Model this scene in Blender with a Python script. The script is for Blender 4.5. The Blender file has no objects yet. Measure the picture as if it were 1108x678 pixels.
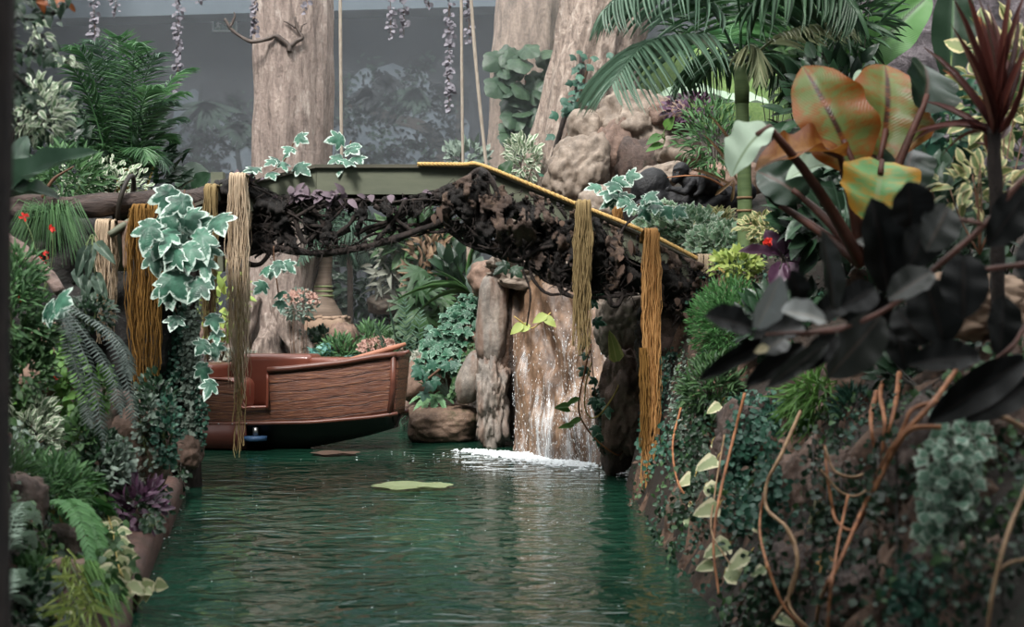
import bpy, bmesh, math, random
import numpy as np
from mathutils import Vector, Matrix, noise as mn

# ------------------------------------------------------------------ camera
W, H, F = 1108.0, 678.0, 1539.0
EYE = 1.5
sc = bpy.context.scene
C = sc.collection
cam_d = bpy.data.cameras.new('camera')
cam_d.sensor_width = 36.0
cam_d.lens = 36.0 * F / W
cam_d.clip_end = 200
cam_d.dof.use_dof = True
cam_d.dof.focus_distance = 14.5
cam_d.dof.aperture_fstop = 2.5
cam = bpy.data.objects.new('camera', cam_d)
C.objects.link(cam)
cam.location = (0, 0, EYE)
cam.rotation_euler = (math.pi / 2, 0, 0)
sc.camera = cam

def at(px, py, Y):
    return Vector(((px - 554.0) / F * Y, Y, EYE - (py - 339.0) / F * Y))

def sst(a, b, x):
    t = min(1.0, max(0.0, (x - a) / (b - a)))
    return t * t * (3 - 2 * t)

def lerp_tab(tab, x):
    if x <= tab[0][0]: return tab[0][1]
    for (a, u), (b, v) in zip(tab, tab[1:]):
        if x <= b: return u + (v - u) * (x - a) / (b - a)
    return tab[-1][1]

# ------------------------------------------------------------------ terrain function
XL = [(2, -0.75), (5, -1.5), (7.2, -1.94), (12.7, -2.9), (13.8, -6.6), (18.8, -7.0), (30, -7)]
XR = [(2, 1.0), (7, 1.0), (12.4, 1.0), (13.4, 1.5), (15.2, 1.3), (15.8, 0.9), (17.6, -0.1), (18.8, -0.8), (30, -0.8)]
CAPL = [(2, 1.7), (9, 1.8), (12, 1.95), (14.5, 1.3), (18, 0.85), (25, 1.0), (32, 1.0)]
CAPR = [(2, 1.6), (7, 1.75), (10, 2.05), (12, 2.5), (14, 2.7), (16, 2.5), (18, 2.6), (22, 4.7), (26, 6.2), (32, 6.4)]

def ground_z(x, Y):
    dl = lerp_tab(XL, Y) - x
    dr = x - lerp_tab(XR, Y)
    db = Y - 19.4
    d = max(dl, dr, db)
    if d < 0:
        return max(-0.7, d * 2.5)
    if Y < 16.5:
        wr = 1.0 if x > -0.9 else 0.0
    else:
        wr = sst(-0.9, 1.1, x)
    cl, cr = lerp_tab(CAPL, Y), lerp_tab(CAPR, Y)
    kl = 2.0 if Y < 14 else 0.55
    kr = 1.9 + 2.5 * sst(8.5, 11.5, Y) + 7 * sst(12, 13.5, Y) * (1 - sst(17.5, 19, Y))
    hl = cl * (1 - math.exp(-kl * d / cl))
    if Y < 14 and x < 0: hl = .15 * min(1, d * 8) + (cl - .15) * (1 - math.exp(-kl * max(0, d - .34) / cl))
    hr = cr * (1 - math.exp(-kr * d / cr))
    h = hl + (hr - hl) * wr
    h += 0.10 * min(1, d * 3) * mn.noise(Vector((x * 1.7, Y * 1.7, 0.3))) + 0.03 * mn.noise(Vector((x * 6, Y * 6, 1.3)))
    return h

def hit(px, py, y0=3.5, y1=29.0):
    """where the sight line through a point of the picture meets the ground"""
    Y = y0
    while Y < y1:
        p = at(px, py, Y)
        if p.z < ground_z(p.x, Y): return p
        Y += 0.04
    return at(px, py, y1)

# ------------------------------------------------------------------ materials
def lin(hexs):
    hexs = hexs.lstrip('#')
    o = []
    for i in (0, 2, 4):
        c = int(hexs[i:i + 2], 16) / 255.0
        o.append(c / 12.92 if c <= 0.04045 else ((c + 0.055) / 1.055) ** 2.4)
    return (o[0], o[1], o[2], 1.0)

MATS = {}
class NB:
    def __init__(s, name):
        s.m = bpy.data.materials.new(name); s.m.use_nodes = True
        s.t = s.m.node_tree; s.t.nodes.clear()
        s.out = s.t.nodes.new('ShaderNodeOutputMaterial')
    def n(s, typ, **kw):
        nd = s.t.nodes.new(typ)
        for k, v in kw.items():
            if k.startswith('_'): setattr(nd, k[1:], v)
            else: nd.inputs[k.replace('__', ' ')].default_value = v
        return nd
    def l(s, a, b): s.t.links.new(a, b)
    def coord(s, scale=(1, 1, 1), kind='Object'):
        tc = s.n('ShaderNodeTexCoord'); mp = s.n('ShaderNodeMapping'); mp.inputs['Scale'].default_value = scale
        s.l(tc.outputs[kind], mp.inputs['Vector']); return mp.outputs[0]
    def noise(s, vec, scale, detail=5, rough=.55, dist=0.0):
        nd = s.n('ShaderNodeTexNoise'); nd.inputs['Scale'].default_value = scale
        nd.inputs['Detail'].default_value = detail; nd.inputs['Roughness'].default_value = rough
        nd.inputs['Distortion'].default_value = dist
        s.l(vec, nd.inputs['Vector']); return nd.outputs['Fac']
    def ramp(s, fac, stops):
        r = s.n('ShaderNodeValToRGB'); e = r.color_ramp.elements
        while len(e) < len(stops): e.new(0.5)
        for el, (p, c) in zip(e, stops): el.position = p; el.color = c if len(c) == 4 else (*c, 1)
        s.l(fac, r.inputs[0]); return r.outputs[0]
    def mix(s, fac, a, b, blend='MIX'):
        m = s.n('ShaderNodeMix'); m.data_type = 'RGBA'; m.blend_type = blend
        for sock, v in ((m.inputs['Factor'], fac), (m.inputs['A'] if False else m.inputs[6], a), (m.inputs[7], b)):
            if hasattr(v, 'is_output'): s.l(v, sock)
            else: sock.default_value = v
        return m.outputs[2]
    def math(s, op, a, b=0.0):
        m = s.n('ShaderNodeMath'); m.operation = op
        for sock, v in ((m.inputs[0], a), (m.inputs[1], b)):
            if hasattr(v, 'is_output'): s.l(v, sock)
            else: sock.default_value = v
        return m.outputs[0]
    def bump(s, h, strength=.5, dist=.02):
        b = s.n('ShaderNodeBump'); b.inputs['Strength'].default_value = strength; b.inputs['Distance'].default_value = dist
        s.l(h, b.inputs['Height']); return b.outputs[0]
    def pbr(s, col, rough=.6, normal=None, **kw):
        p = s.n('ShaderNodeBsdfPrincipled')
        if hasattr(col, 'is_output'): s.l(col, p.inputs['Base Color'])
        else: p.inputs['Base Color'].default_value = col
        if hasattr(rough, 'is_output'): s.l(rough, p.inputs['Roughness'])
        else: p.inputs['Roughness'].default_value = rough
        if normal is not None: s.l(normal, p.inputs['Normal'])
        for k, v in kw.items(): p.inputs[k.replace('__', ' ')].default_value = v
        s.l(p.outputs[0], s.out.inputs[0]); return p

def leafmat(name, c1, c2, edge=None, edge_at=.7, rib=None, spots=None, rough=.42, trans=.22, coat=0.0, radial=False, spec=.4):
    """leaf: colour varies leaf by leaf; 'edge' is a pale variegated margin, 'rib' a midrib, 'spots' burnt patches"""
    if name in MATS: return MATS[name]
    b = NB(name)
    at_ = b.n('ShaderNodeAttribute', _attribute_name='rnd')
    uv = b.n('ShaderNodeUVMap'); sep = b.n('ShaderNodeSeparateXYZ'); b.l(uv.outputs[0], sep.inputs[0])
    nz = b.noise(b.coord((1, 1, 1)), 14, 3)
    fac = b.math('ADD', b.math('MULTIPLY', at_.outputs['Fac'], .75), b.math('MULTIPLY', nz, .3))
    if radial: fac = b.math('ADD', b.math('MULTIPLY', at_.outputs['Fac'], .5), b.math('MULTIPLY', b.math('SUBTRACT', nz, .38), 1.5))
    col = b.mix(fac, lin(c1), lin(c2))
    u = sep.outputs[0]
    ac = u if radial else b.math('ABSOLUTE', b.math('SUBTRACT', b.math('MULTIPLY', u, 2.0), 1.0))
    if edge:
        nz2 = b.noise(b.coord((1, 1, 1)), 30, 3)
        e = b.math('ADD', ac, b.math('MULTIPLY', b.math('SUBTRACT', nz2, .5), .8))
        m = b.ramp(e, [(edge_at - .05, (0, 0, 0)), (edge_at + .08, (1, 1, 1))])
        col = b.mix(m, col, lin(edge))
    if rib and not radial:
        m = b.ramp(ac, [(.04, (1, 1, 1)), (.10, (0, 0, 0))])
        col = b.mix(m, col, lin(rib))
    if spots:
        mpu = b.n('ShaderNodeMapping'); mpu.inputs['Scale'].default_value = (2.0, 9, 1); b.l(uv.outputs[0], mpu.inputs[0])
        nz3 = b.math('ADD', b.math('MULTIPLY', b.noise(mpu.outputs[0], 1.6, 5, .6), .5), b.math('MULTIPLY', b.noise(b.coord((1, 1, 1)), 6, 6, .65), .5))
        e = b.math('ADD', nz3, b.math('MULTIPLY', b.math('POWER', ac, 3.0), .16))
        m = b.ramp(e, [(.47, (0, 0, 0)), (.58, (.75, .75, .75)), (.68, (1, 1, 1))])
        col = b.mix(m, col, lin(spots))
    veins = b.n('ShaderNodeTexWave'); veins.inputs['Scale'].default_value = 9
    veins.inputs['Distortion'].default_value = 1.5
    cx = b.n('ShaderNodeCombineXYZ'); b.l(b.math('ADD', sep.outputs[1], b.math('MULTIPLY', ac, -.35)), cx.inputs[0])
    b.l(cx.outputs[0], veins.inputs['Vector'])
    nrm = b.bump(veins.outputs['Fac'], .25, .004)
    p = b.pbr(col, rough, nrm)
    p.inputs['Specular IOR Level'].default_value = spec
    p.inputs['Coat Weight'].default_value = coat; p.inputs['Coat Roughness'].default_value = .25
    if trans > 0:
        t = b.n('ShaderNodeBsdfTranslucent'); b.l(col, t.inputs[0])
        mx = b.n('ShaderNodeMixShader'); mx.inputs[0].default_value = trans
        b.l(p.outputs[0], mx.inputs[1]); b.l(t.outputs[0], mx.inputs[2]); b.l(mx.outputs[0], b.out.inputs[0])
    MATS[name] = b.m
    return b.m

def rockmat(name, cols, scale=2.2, streak=0.0, streak_c='#3a2a20', rough=.75, bump=.8, moss=None, wet=0.0):
    if name in MATS: return MATS[name]
    b = NB(name)
    v = b.coord()
    n1 = b.noise(v, scale, 9, .62, .4)
    k = len(cols)
    col = b.ramp(n1, [(.3 + .4 * i / max(1, k - 1), lin(c)) for i, c in enumerate(cols)])
    n2 = b.noise(v, scale * 8, 8, .75)
    col = b.mix(.6, col, b.ramp(n2, [(.34, (.2, .19, .18)), (.6, (1, 1, 1))]), 'MULTIPLY')
    n5 = b.noise(v, scale * 22, 3, .6)
    col = b.mix(b.ramp(n5, [(.66, (0, 0, 0)), (.72, (.5, .5, .5))]), col, lin('#c9bdb0'))
    if streak:
        sv = b.coord((5, 5, .5))
        n3 = b.noise(sv, 1.6, 5, .6, .3)
        m = b.ramp(n3, [(.45, (0, 0, 0)), (.62, (1, 1, 1))])
        col = b.mix(b.math('MULTIPLY', m, streak), col, lin(streak_c))
    if moss:
        n4 = b.noise(v, 3.0, 7, .7)
        m = b.ramp(n4, [(.56, (0, 0, 0)), (.66, (1, 1, 1))])
        col = b.mix(m, col, lin(moss))
    hgt = b.math('ADD', b.math('MULTIPLY', n1, 1.0), b.math('MULTIPLY', n2, .35))
    b.pbr(col, rough, b.bump(hgt, bump, .06))
    MATS[name] = b.m
    return b.m

def barkmat(name, cols, vert=6.0, scale=3.0, bump=.8, rough=.85, dist=.05, axis='z', lichen=None):
    if name in MATS: return MATS[name]
    b = NB(name)
    s = (vert, vert, 1.0) if axis == 'z' else (1.0, vert, vert)
    n1 = b.noise(b.coord(s), scale, 8, .65, .6)
    k = len(cols)
    col = b.ramp(n1, [(.3 + .4 * i / max(1, k - 1), lin(c)) for i, c in enumerate(cols)])
    n2 = b.noise(b.coord(), 22, 5, .6)
    col = b.mix(.4, col, b.ramp(n2, [(.3, (.3, .3, .3)), (.65, (1, 1, 1))]), 'MULTIPLY')
    if lichen:
        n3 = b.noise(b.coord((2.2, 2.2, .8)), 2.4, 7, .7)
        m = b.ramp(n3, [(.56, (0, 0, 0)), (.66, (1, 1, 1))])
        col = b.mix(b.math('MULTIPLY', m, .6), col, lin(lichen))
    b.pbr(col, rough, b.bump(b.math('ADD', n1, b.math('MULTIPLY', n2, .3)), bump, dist))
    MATS[name] = b.m
    return b.m

def plainmat(name, c1, c2=None, scale=8, rough=.6, bump=.2, spec=.4, coat=0.0, stretch=(1, 1, 1), dist=.01, metal=0.0):
    if name in MATS: return MATS[name]
    b = NB(name)
    n1 = b.noise(b.coord(stretch), scale, 6, .6)
    col = b.ramp(n1, [(.32, lin(c1)), (.68, lin(c2 or c1))])
    p = b.pbr(col, rough, b.bump(n1, bump, dist))
    p.inputs['Specular IOR Level'].default_value = spec
    p.inputs['Coat Weight'].default_value = coat; p.inputs['Metallic'].default_value = metal
    MATS[name] = b.m
    return b.m

# ------------------------------------------------------------------ mesh builder
class MB:
    def __init__(s):
        s.v, s.uv, s.r, s.f3, s.f4, s.nv = [], [], [], [], [], 0
    def add(s, v, f, uv=None, r=0.5):
        v = np.asarray(v, dtype=np.float32).reshape(-1, 3)
        k = len(v)
        s.v.append(v)
        s.uv.append(np.zeros((k, 2), np.float32) + .5 if uv is None else np.asarray(uv, np.float32))
        s.r.append(np.full(k, r, np.float32) if np.isscalar(r) else np.asarray(r, np.float32))
        for fa in (f if isinstance(f, list) else [f]):
            fa = np.asarray(fa, np.int32)
            if fa.size == 0: continue
            (s.f3 if fa.shape[1] == 3 else s.f4).append(fa + s.nv)
        s.nv += k
    def leaf(s, T, pos, d, n, length, width, r=.5):
        d = np.asarray(d, float); n = np.asarray(n, float)
        d = d / (np.linalg.norm(d) + 1e-9)
        x = np.cross(d, n); lx = np.linalg.norm(x)
        if lx < 1e-4:
            x = np.cross(d, (0.31, .2, .9)); lx = np.linalg.norm(x)
        x /= lx
        z = np.cross(x, d)
        M = np.stack([x * width, d * length, z * length])
        s.add(T[0] @ M + np.asarray(pos, float), T[1], T[2], r)
    def tube(s, pts, rad, n=6, cap=True, r=.5, noise=0.0, seed=0.0):
        P = np.asarray([tuple(p) for p in pts], float); m = len(P)
        if np.isscalar(rad): rad = [rad] * m
        tan = np.gradient(P, axis=0); tan /= (np.linalg.norm(tan, axis=1, keepdims=True) + 1e-9)
        ref = np.array((0, 0, 1.0)) if abs(tan[0][2]) < .9 else np.array((1.0, 0, 0))
        u = np.cross(tan[0], ref); u /= np.linalg.norm(u)
        ang = np.linspace(0, 2 * math.pi, n, endpoint=False)
        vs, uvs = [], []
        L = 0
        for i in range(m):
            t = tan[i]
            u = u - t * np.dot(u, t); u /= (np.linalg.norm(u) + 1e-9)
            w = np.cross(t, u)
            if i: L += np.linalg.norm(P[i] - P[i - 1])
            for a in ang:
                rr = rad[i]
                if noise:
                    q = Vector((math.cos(a) * 1.3 + seed, math.sin(a) * 1.3, L / max(rad[0], .01) * .35))
                    rr *= 1 + noise * mn.noise(q)
                vs.append(P[i] + (u * math.cos(a) + w * math.sin(a)) * rr)
                uvs.append((a / 6.283, L))
        idx = np.arange(m * n).reshape(m, n)
        a = idx[:-1]; b = idx[1:]
        q = np.stack([a, np.roll(a, -1, 1), np.roll(b, -1, 1), b], -1).reshape(-1, 4)
        fs = [q]
        if cap:
            vs += [P[0], P[-1]]; uvs += [(0, 0), (0, L)]
            t0 = [[m * n, (j + 1) % n, j] for j in range(n)]
            e = (m - 1) * n
            t1 = [[m * n + 1, e + j, e + (j + 1) % n] for j in range(n)]
            fs.append(np.array(t0 + t1))
        s.add(vs, fs, uvs, r)
    def box(s, c, size, rot=None, r=.5):
        x, y, z = [k / 2 for k in size]
        v = np.array([(a * x, b * y, e * z) for a in (-1, 1) for b in (-1, 1) for e in (-1, 1)])
        if rot is not None: v = v @ np.array(rot.to_3x3().transposed())
        s.add(v + np.array(tuple(c)), np.array([(0, 1, 3, 2), (4, 6, 7, 5), (0, 4, 5, 1), (2, 3, 7, 6), (0, 2, 6, 4), (1, 5, 7, 3)]), None, r)
    def build(s, name, mat, parent=None, smooth=True, loc=None):
        me = bpy.data.meshes.new(name)
        v = np.concatenate(s.v); uv = np.concatenate(s.uv); r = np.concatenate(s.r)
        off = Vector((0, 0, 0))
        if loc is not None: off = Vector(loc)
        if parent is not None and loc is None: off = (parent.parent or parent).location.copy()
        v = v - np.array(tuple(off), np.float32)
        f3 = np.concatenate(s.f3) if s.f3 else np.zeros((0, 3), np.int32)
        f4 = np.concatenate(s.f4) if s.f4 else np.zeros((0, 4), np.int32)
        loops = np.concatenate([f3.ravel(), f4.ravel()]).astype(np.int32)
        tot = np.concatenate([np.full(len(f3), 3), np.full(len(f4), 4)]).astype(np.int32)
        st = np.concatenate([[0], np.cumsum(tot)[:-1]]).astype(np.int32)
        me.vertices.add(len(v)); me.vertices.foreach_set('co', v.astype(np.float32).ravel())
        me.loops.add(len(loops)); me.loops.foreach_set('vertex_index', loops)
        me.polygons.add(len(tot)); me.polygons.foreach_set('loop_start', st)
        me.update(calc_edges=True)
        ul = me.uv_layers.new(name='UVMap'); ul.data.foreach_set('uv', uv[loops].astype(np.float32).ravel())
        a = me.attributes.new('rnd', 'FLOAT', 'POINT'); a.data.foreach_set('value', r.astype(np.float32))
        me.polygons.foreach_set('use_smooth', np.full(len(tot), smooth))
        me.validate()
        me.materials.append(mat)
        o = bpy.data.objects.new(name, me); C.objects.link(o)
        if parent is not None: o.parent = parent
        elif loc is not None: o.location = off
        return o

def thing(name, label, cat, loc, group=None):
    o = bpy.data.objects.new(name, None); C.objects.link(o)
    o.location = loc; o.empty_display_size = .1
    o['label'] = label; o['category'] = cat
    if group: o['group'] = group
    return o

def tag(o, label, cat, group=None, kind=None):
    o['label'] = label; o['category'] = cat
    if group: o['group'] = group
    if kind: o['kind'] = kind
    return o

def struct(o, label=None):
    o['kind'] = 'structure'
    if label: o['label'] = label
    return o

# ------------------------------------------------------------------ leaf shapes (unit: length 1 along y, width 1)
def T_blade(prof, rows=6, cols=2, fold=.12, droop=.15, wave=0.0, twist=0.0):
    v, uv = [], []
    for i in range(rows + 1):
        t = i / rows
        w = max(prof(t), .01)
        for j in range(cols + 1):
            u = -1 + 2 * j / cols
            z = -droop * t * t + fold * abs(u) * w * .5 + wave * math.sin(t * 17 + u * 2) * abs(u) * w
            v.append((u * w * .5 * math.cos(twist * t), t - .25 * droop * t * t, z + u * w * .5 * math.sin(twist * t)))
            uv.append(((u + 1) / 2, t))
    k = cols + 1
    f = [(i * k + j, i * k + j + 1, (i + 1) * k + j + 1, (i + 1) * k + j) for i in range(rows) for j in range(cols)]
    return (np.array(v), np.array(f), np.array(uv))

p_lance = lambda t: math.sin(math.pi * t ** .75) ** .9
p_oval = lambda t: math.sin(math.pi * min(1, t * .97 + .03)) ** .62
p_ovate = lambda t: math.sin(math.pi * min(1, t ** .7 * .985 + .015)) ** .8
p_strap = lambda t: min(1, .35 + 3 * t) * (1 - t ** 3) ** .8
p_grass = lambda t: (1 - t) ** .6
p_heart = lambda t: min(1, (t + .02) * 6) ** .5 * (1 - t) ** .55
LANCE = T_blade(p_lance, 4, 2, .2, .18)
LANCE_D = T_blade(p_lance, 5, 2, .2, .5)
STRAP = T_blade(p_strap, 5, 2, .15, .25)
STRAP_D = T_blade(p_strap, 6, 2, .15, .65)
GRASS = T_blade(p_grass, 4, 2, .1, .3)
OVAL = T_blade(p_oval, 5, 2, .22, .15)
OVAL_S = T_blade(p_oval, 3, 2, .2, .12)
OVATE = T_blade(p_ovate, 5, 2, .15, .22)
HEART = T_blade(p_heart, 6, 2, .18, .25)
BIG = T_blade(p_oval, 14, 6, .25, .12, .03)
BIGLONG = T_blade(p_strap, 16, 6, .3, .25, .04)

def T_lobed(lobes, depth=.45, n=40, cup=.12, seed=1):
    """lobed leaf (ivy, fig): rings round the stalk end; u runs from the centre to the margin"""
    rnd = random.Random(seed)
    out = []
    for k in range(n):
        a = -math.pi / 2 + 2 * math.pi * k / n
        best = .28
        for la, ll, lw in lobes:
            dd = (a - la + math.pi) % (2 * math.pi) - math.pi
            best = max(best, ll * (1 - depth * min(1, abs(dd) / lw) ** .8) if abs(dd) < lw else 0)
        out.append((math.cos(a) * best, math.sin(a) * best))
    v, uv = [(0, .0, 0)], [(0, .5)]
    for s in (.45, .78, 1.0):
        for k, (x, y) in enumerate(out):
            rr = math.hypot(x, y) * s
            v.append((x * s, y * s, -cup * rr * rr * 1.6 + .05 * math.sin(5 * math.atan2(y, x)) * rr))
            uv.append((s, k / n))
    f3 = [(0, 1 + k, 1 + (k + 1) % n) for k in range(n)]
    f4 = [(1 + r * n + k, 1 + (r + 1) * n + k, 1 + (r + 1) * n + (k + 1) % n, 1 + r * n + (k + 1) % n) for r in range(2) for k in range(n)]
    v = np.array(v); v[:, 1] += .35
    return (v, [np.array(f3), np.array(f4)], np.array(uv))
PI = math.pi
IVY = T_lobed([(PI / 2, .78, .62), (PI / 2 - 1.05, .62, .5), (PI / 2 + 1.05, .62, .5), (-.35, .45, .45), (PI + .35, .45, .45)], .5, 40, .25)
IVY_S = T_lobed([(PI / 2, .75, .7), (PI / 2 - 1.15, .6, .6), (PI / 2 + 1.15, .6, .6), (-.5, .42, .5), (PI + .5, .42, .5)], .45, 16, .2)
FIG = T_lobed([(PI / 2, .7, .9), (PI / 2 - 1.1, .6, .75), (PI / 2 + 1.1, .6, .75), (-.6, .5, .6), (PI + .6, .5, .6)], .3, 24, .25)
SPLIT = T_lobed([(PI / 2 + k * .52, .8 - abs(k) * .05, .27) for k in (-4, -3, -2, -1, 0, 1, 2, 3, 4)], .62, 64, .3)
ROUND = T_lobed([(PI / 2, .5, 3.2)], .02, 14, .2)

def rvec(rnd, s=1.0):
    while True:
        v = Vector((rnd.uniform(-1, 1), rnd.uniform(-1, 1), rnd.uniform(-1, 1)))
        if .01 < v.length < 1: return v.normalized() * s

def bez(a, b, c, n):
    a, b, c = Vector(a), Vector(b), Vector(c)
    return [a * (1 - t) ** 2 + b * 2 * t * (1 - t) + c * t * t for t in (i / (n - 1) for i in range(n))]

def cat(pts, per=6):
    """smooth curve through points"""
    P = [Vector(p) for p in pts]
    P = [P[0] * 2 - P[1]] + P + [P[-1] * 2 - P[-2]]
    out = []
    for i in range(1, len(P) - 2):
        for k in range(per):
            t = k / per
            a, b, c, d = P[i - 1], P[i], P[i + 1], P[i + 2]
            out.append(.5 * ((2 * b) + (c - a) * t + (2 * a - 5 * b + 4 * c - d) * t * t + (3 * b - a - 3 * c + d) * t ** 3))
    out.append(P[-2])
    return out

# ------------------------------------------------------------------ generators
def lumpy(center, rad, rot=(0, 0, 0), seed=0, p=3.0, amp=.16, freq=1.3, sub=4, ridge=.1):
    """a boulder: rounded block pushed in and out by noise, with ledges"""
    bm = bmesh.new()
    bmesh.ops.create_icosphere(bm, subdivisions=sub, radius=1)
    R = Matrix.Rotation(rot[2], 3, 'Z') @ Matrix.Rotation(rot[1], 3, 'Y') @ Matrix.Rotation(rot[0], 3, 'X')
    so = Vector((seed * 7.13, seed * 3.7, seed * 1.9))
    c = Vector(center); rv = Vector(rad)
    vs = []
    for v in bm.verts:
        d = v.co.normalized()
        k = (abs(d.x) ** p + abs(d.y) ** p + abs(d.z) ** p) ** (-1 / p)
        q = d * freq + so
        k *= 1 + amp * mn.fractal(q, .9, 2.1, 4) * 1.2
        dd, pp = mn.voronoi(q * 1.25 + Vector((.2, .3, .1)) * mn.noise(q * 3))
        k *= 1 + ridge * 1.1 * mn.noise(pp[0] * 5.3)
        k *= 1 - ridge * .8 * max(0, 1 - (dd[1] - dd[0]) * 7)
        rg = abs(mn.noise(q * 1.7 + Vector((0, 0, 9))))
        k *= 1 - ridge * .6 * max(0, 1 - rg * 8)
        k *= 1 + amp * .15 * mn.fractal(q * 5, .8, 2.2, 3)
        e = d * k
        vs.append(c + R @ Vector((e.x * rv.x, e.y * rv.y, e.z * rv.z)))
    f = np.array([[v.index for v in fa.verts] for fa in bm.faces])
    bm.free()
    return np.array([tuple(v) for v in vs]), f

def rock(label, px, py, Y, rpx, rpz, depth, mat, rot=0.0, seed=0, p=3.0, amp=.16, sub=4, name='boulder', tilt=(0, 0), ridge=.1, group=None, catg='rock', freq=1.3):
    c = at(px, py, Y)
    m = MB()
    v, f = lumpy((0, 0, 0), (rpx / F * Y, depth, rpz / F * Y), (tilt[0], tilt[1] if tilt[1] else rot, 0), seed, p, amp, freq, sub, ridge)
    m.add(v, f)
    o = m.build(name, mat, loc=(0, 0, 0))
    o.location = c
    return tag(o, label, catg, group)

def vine(label, pts, r0, r1, mat, name='vine', n=7, per=6, noise=.25, catg='vine', group=None):
    P = cat(pts, per) if len(pts) > 2 else [Vector(p) for p in pts]
    m = MB(); k = len(P)
    m.tube(P, [r0 + (r1 - r0) * i / (k - 1) for i in range(k)], n, True, .5, noise, r0 * 77)
    o = m.build(name, mat, loc=P[0])
    return tag(o, label, catg, group)

def bush(label, cen, rx, rz, n, T, size, mat, stem, base=None, depth=None, name='shrub', catg='plant', wr=.5, up=.35, out=1.0, seed=1, nstem=7, facing=.5, sr=.006, group=None, flowers=None, shell=.35):
    """a leafy plant: stems from its base into a leaf cloud; leaves look outwards"""
    rnd = random.Random(seed)
    cen = Vector(cen); ry = depth or (rx + rz) * .4
    base = Vector(base) if base is not None else cen - Vector((0, 0, rz))
    t = thing(name, label, catg, base, group)
    ml, ms = MB(), MB()
    for i in range(nstem):
        d = rvec(rnd, .75); tip = cen + Vector((d.x * rx, d.y * ry, d.z * rz))
        mid = base.lerp(tip, .5) + Vector((rnd.uniform(-.15, .15) * rx, rnd.uniform(-.15, .15) * ry, .1 * rz))
        ms.tube(bez(base, mid, tip, 6), [sr * (1 - .1 * k) for k in range(6)], 5)
    for i in range(n):
        d = rvec(rnd, 1.0); k = shell + (1 - shell) * rnd.random() ** .6
        e = Vector((d.x * rx * k, d.y * ry * k, d.z * rz * k))
        pos = cen + e
        dr = (Vector((d.x, d.y * .6, d.z)) * out + Vector((0, 0, up)) + rvec(rnd, .6))
        nn = Vector((0, -facing, .6)) + rvec(rnd, .55)
        L = size * rnd.uniform(.65, 1.2)
        ml.leaf(T, pos, dr, nn, L, L * wr, rnd.random())
    ml.build('foliage', mat, t)
    ms.build('stem', stem, t)
    if flowers:
        fm, fmat, fn = MB(), flowers[0], flowers[1]
        for i in range(fn):
            d = rvec(rnd, 1.0); d.y = -abs(d.y)
            pos = cen + Vector((d.x * rx, d.y * ry, abs(d.z) * rz * .95))
            for q in range(6):
                fm.leaf(OVAL_S, pos, rvec(rnd) + Vector((0, -.3, .6)), (0, -1, .3), flowers[2], flowers[2] * .5, rnd.random())
        fm.build('flowers', fmat, t)
    return t

def creeper(label, lines, n_per_m, T, size, mat, stem, wr=1.0, seed=1, spread=.05, name='creeper', catg='vine', sr=.004, hang=.5, facing=1.0, group=None, base=None):
    """stems along given lines with leaves on short stalks either side, leaves hang and face outwards"""
    rnd = random.Random(seed)
    t = thing(name, label, catg, base or lines[0][0], group)
    ml, ms = MB(), MB()
    for ln in lines:
        P = cat(ln, 8) if len(ln) > 2 else [Vector(ln[0]).lerp(Vector(ln[1]), k / 8) for k in range(9)]
        ms.tube(P, [sr * (1 - .6 * k / len(P)) for k in range(len(P))], 5)
        L = sum((b - a).length for a, b in zip(P, P[1:]))
        for i in range(max(2, int(L * n_per_m))):
            q = rnd.random() * (len(P) - 1.001); k = int(q)
            p0 = P[k].lerp(P[k + 1], q - k)
            off = rvec(rnd, spread * rnd.uniform(.3, 1.0)); off.y = -abs(off.y) * .8
            pos = p0 + off
            if spread > .03: ms.tube([p0, p0 + off * .5 + Vector((0, 0, .01)), pos], .0016, 3, False)
            d = Vector((off.x / spread, -.25, -hang)) + rvec(rnd, .55)
            nn = Vector((0, -facing, .45)) + rvec(rnd, .45)
            s = size * rnd.uniform(.55, 1.15)
            ml.leaf(T, pos, d, nn, s, s * wr, rnd.random())
    ml.build('foliage', mat, t)
    ms.build('stem', stem, t)
    return t

def frond_mesh(pts, n, leaf_len, width, ang=1.0, droop=.5, T=STRAP, rr=.008, lenprof=None, seed=0, vee=.25, r=None, start=.12, stiff=None, jitter=.12):
    """a feather leaf: rachis with leaflets either side"""
    rnd = random.Random(seed)
    P = [Vector(p) for p in pts]; k = len(P)
    m = MB()
    m.tube(P, [rr * (1 - .75 * i / (k - 1)) for i in range(k)], 5)
    lp = lenprof or (lambda t: math.sin(math.pi * (.12 + .86 * t)) ** .6)
    for i in range(n):
        t = start + (1 - start) * i / (n - 1)
        q = t * (k - 1.001); j = int(q)
        p0 = P[j].lerp(P[j + 1], q - j)
        tan = (P[j + 1] - P[j]).normalized()
        up = Vector((0, 0, 1)) - tan * tan.z
        if up.length < .15: up = Vector((0, -1, .2)) - tan * (Vector((0, -1, .2)).dot(tan))
        up.normalize()
        side = tan.cross(up).normalized()
        a = ang * (1 - .55 * t) + rnd.uniform(-jitter, jitter)
        for s in (-1, 1):
            d = tan * math.cos(a) + side * s * math.sin(a) + up * vee - Vector((0, 0, droop)) * rnd.uniform(.7, 1.2)
            nn = up - side * s * .3 + rvec(rnd, .15)
            L = leaf_len * lp(t) * rnd.uniform(.88, 1.08)
            m.leaf(T, p0, d, nn, L, width, rnd.random() if r is None else r * .7 + .3 * rnd.random())
    return m

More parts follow.
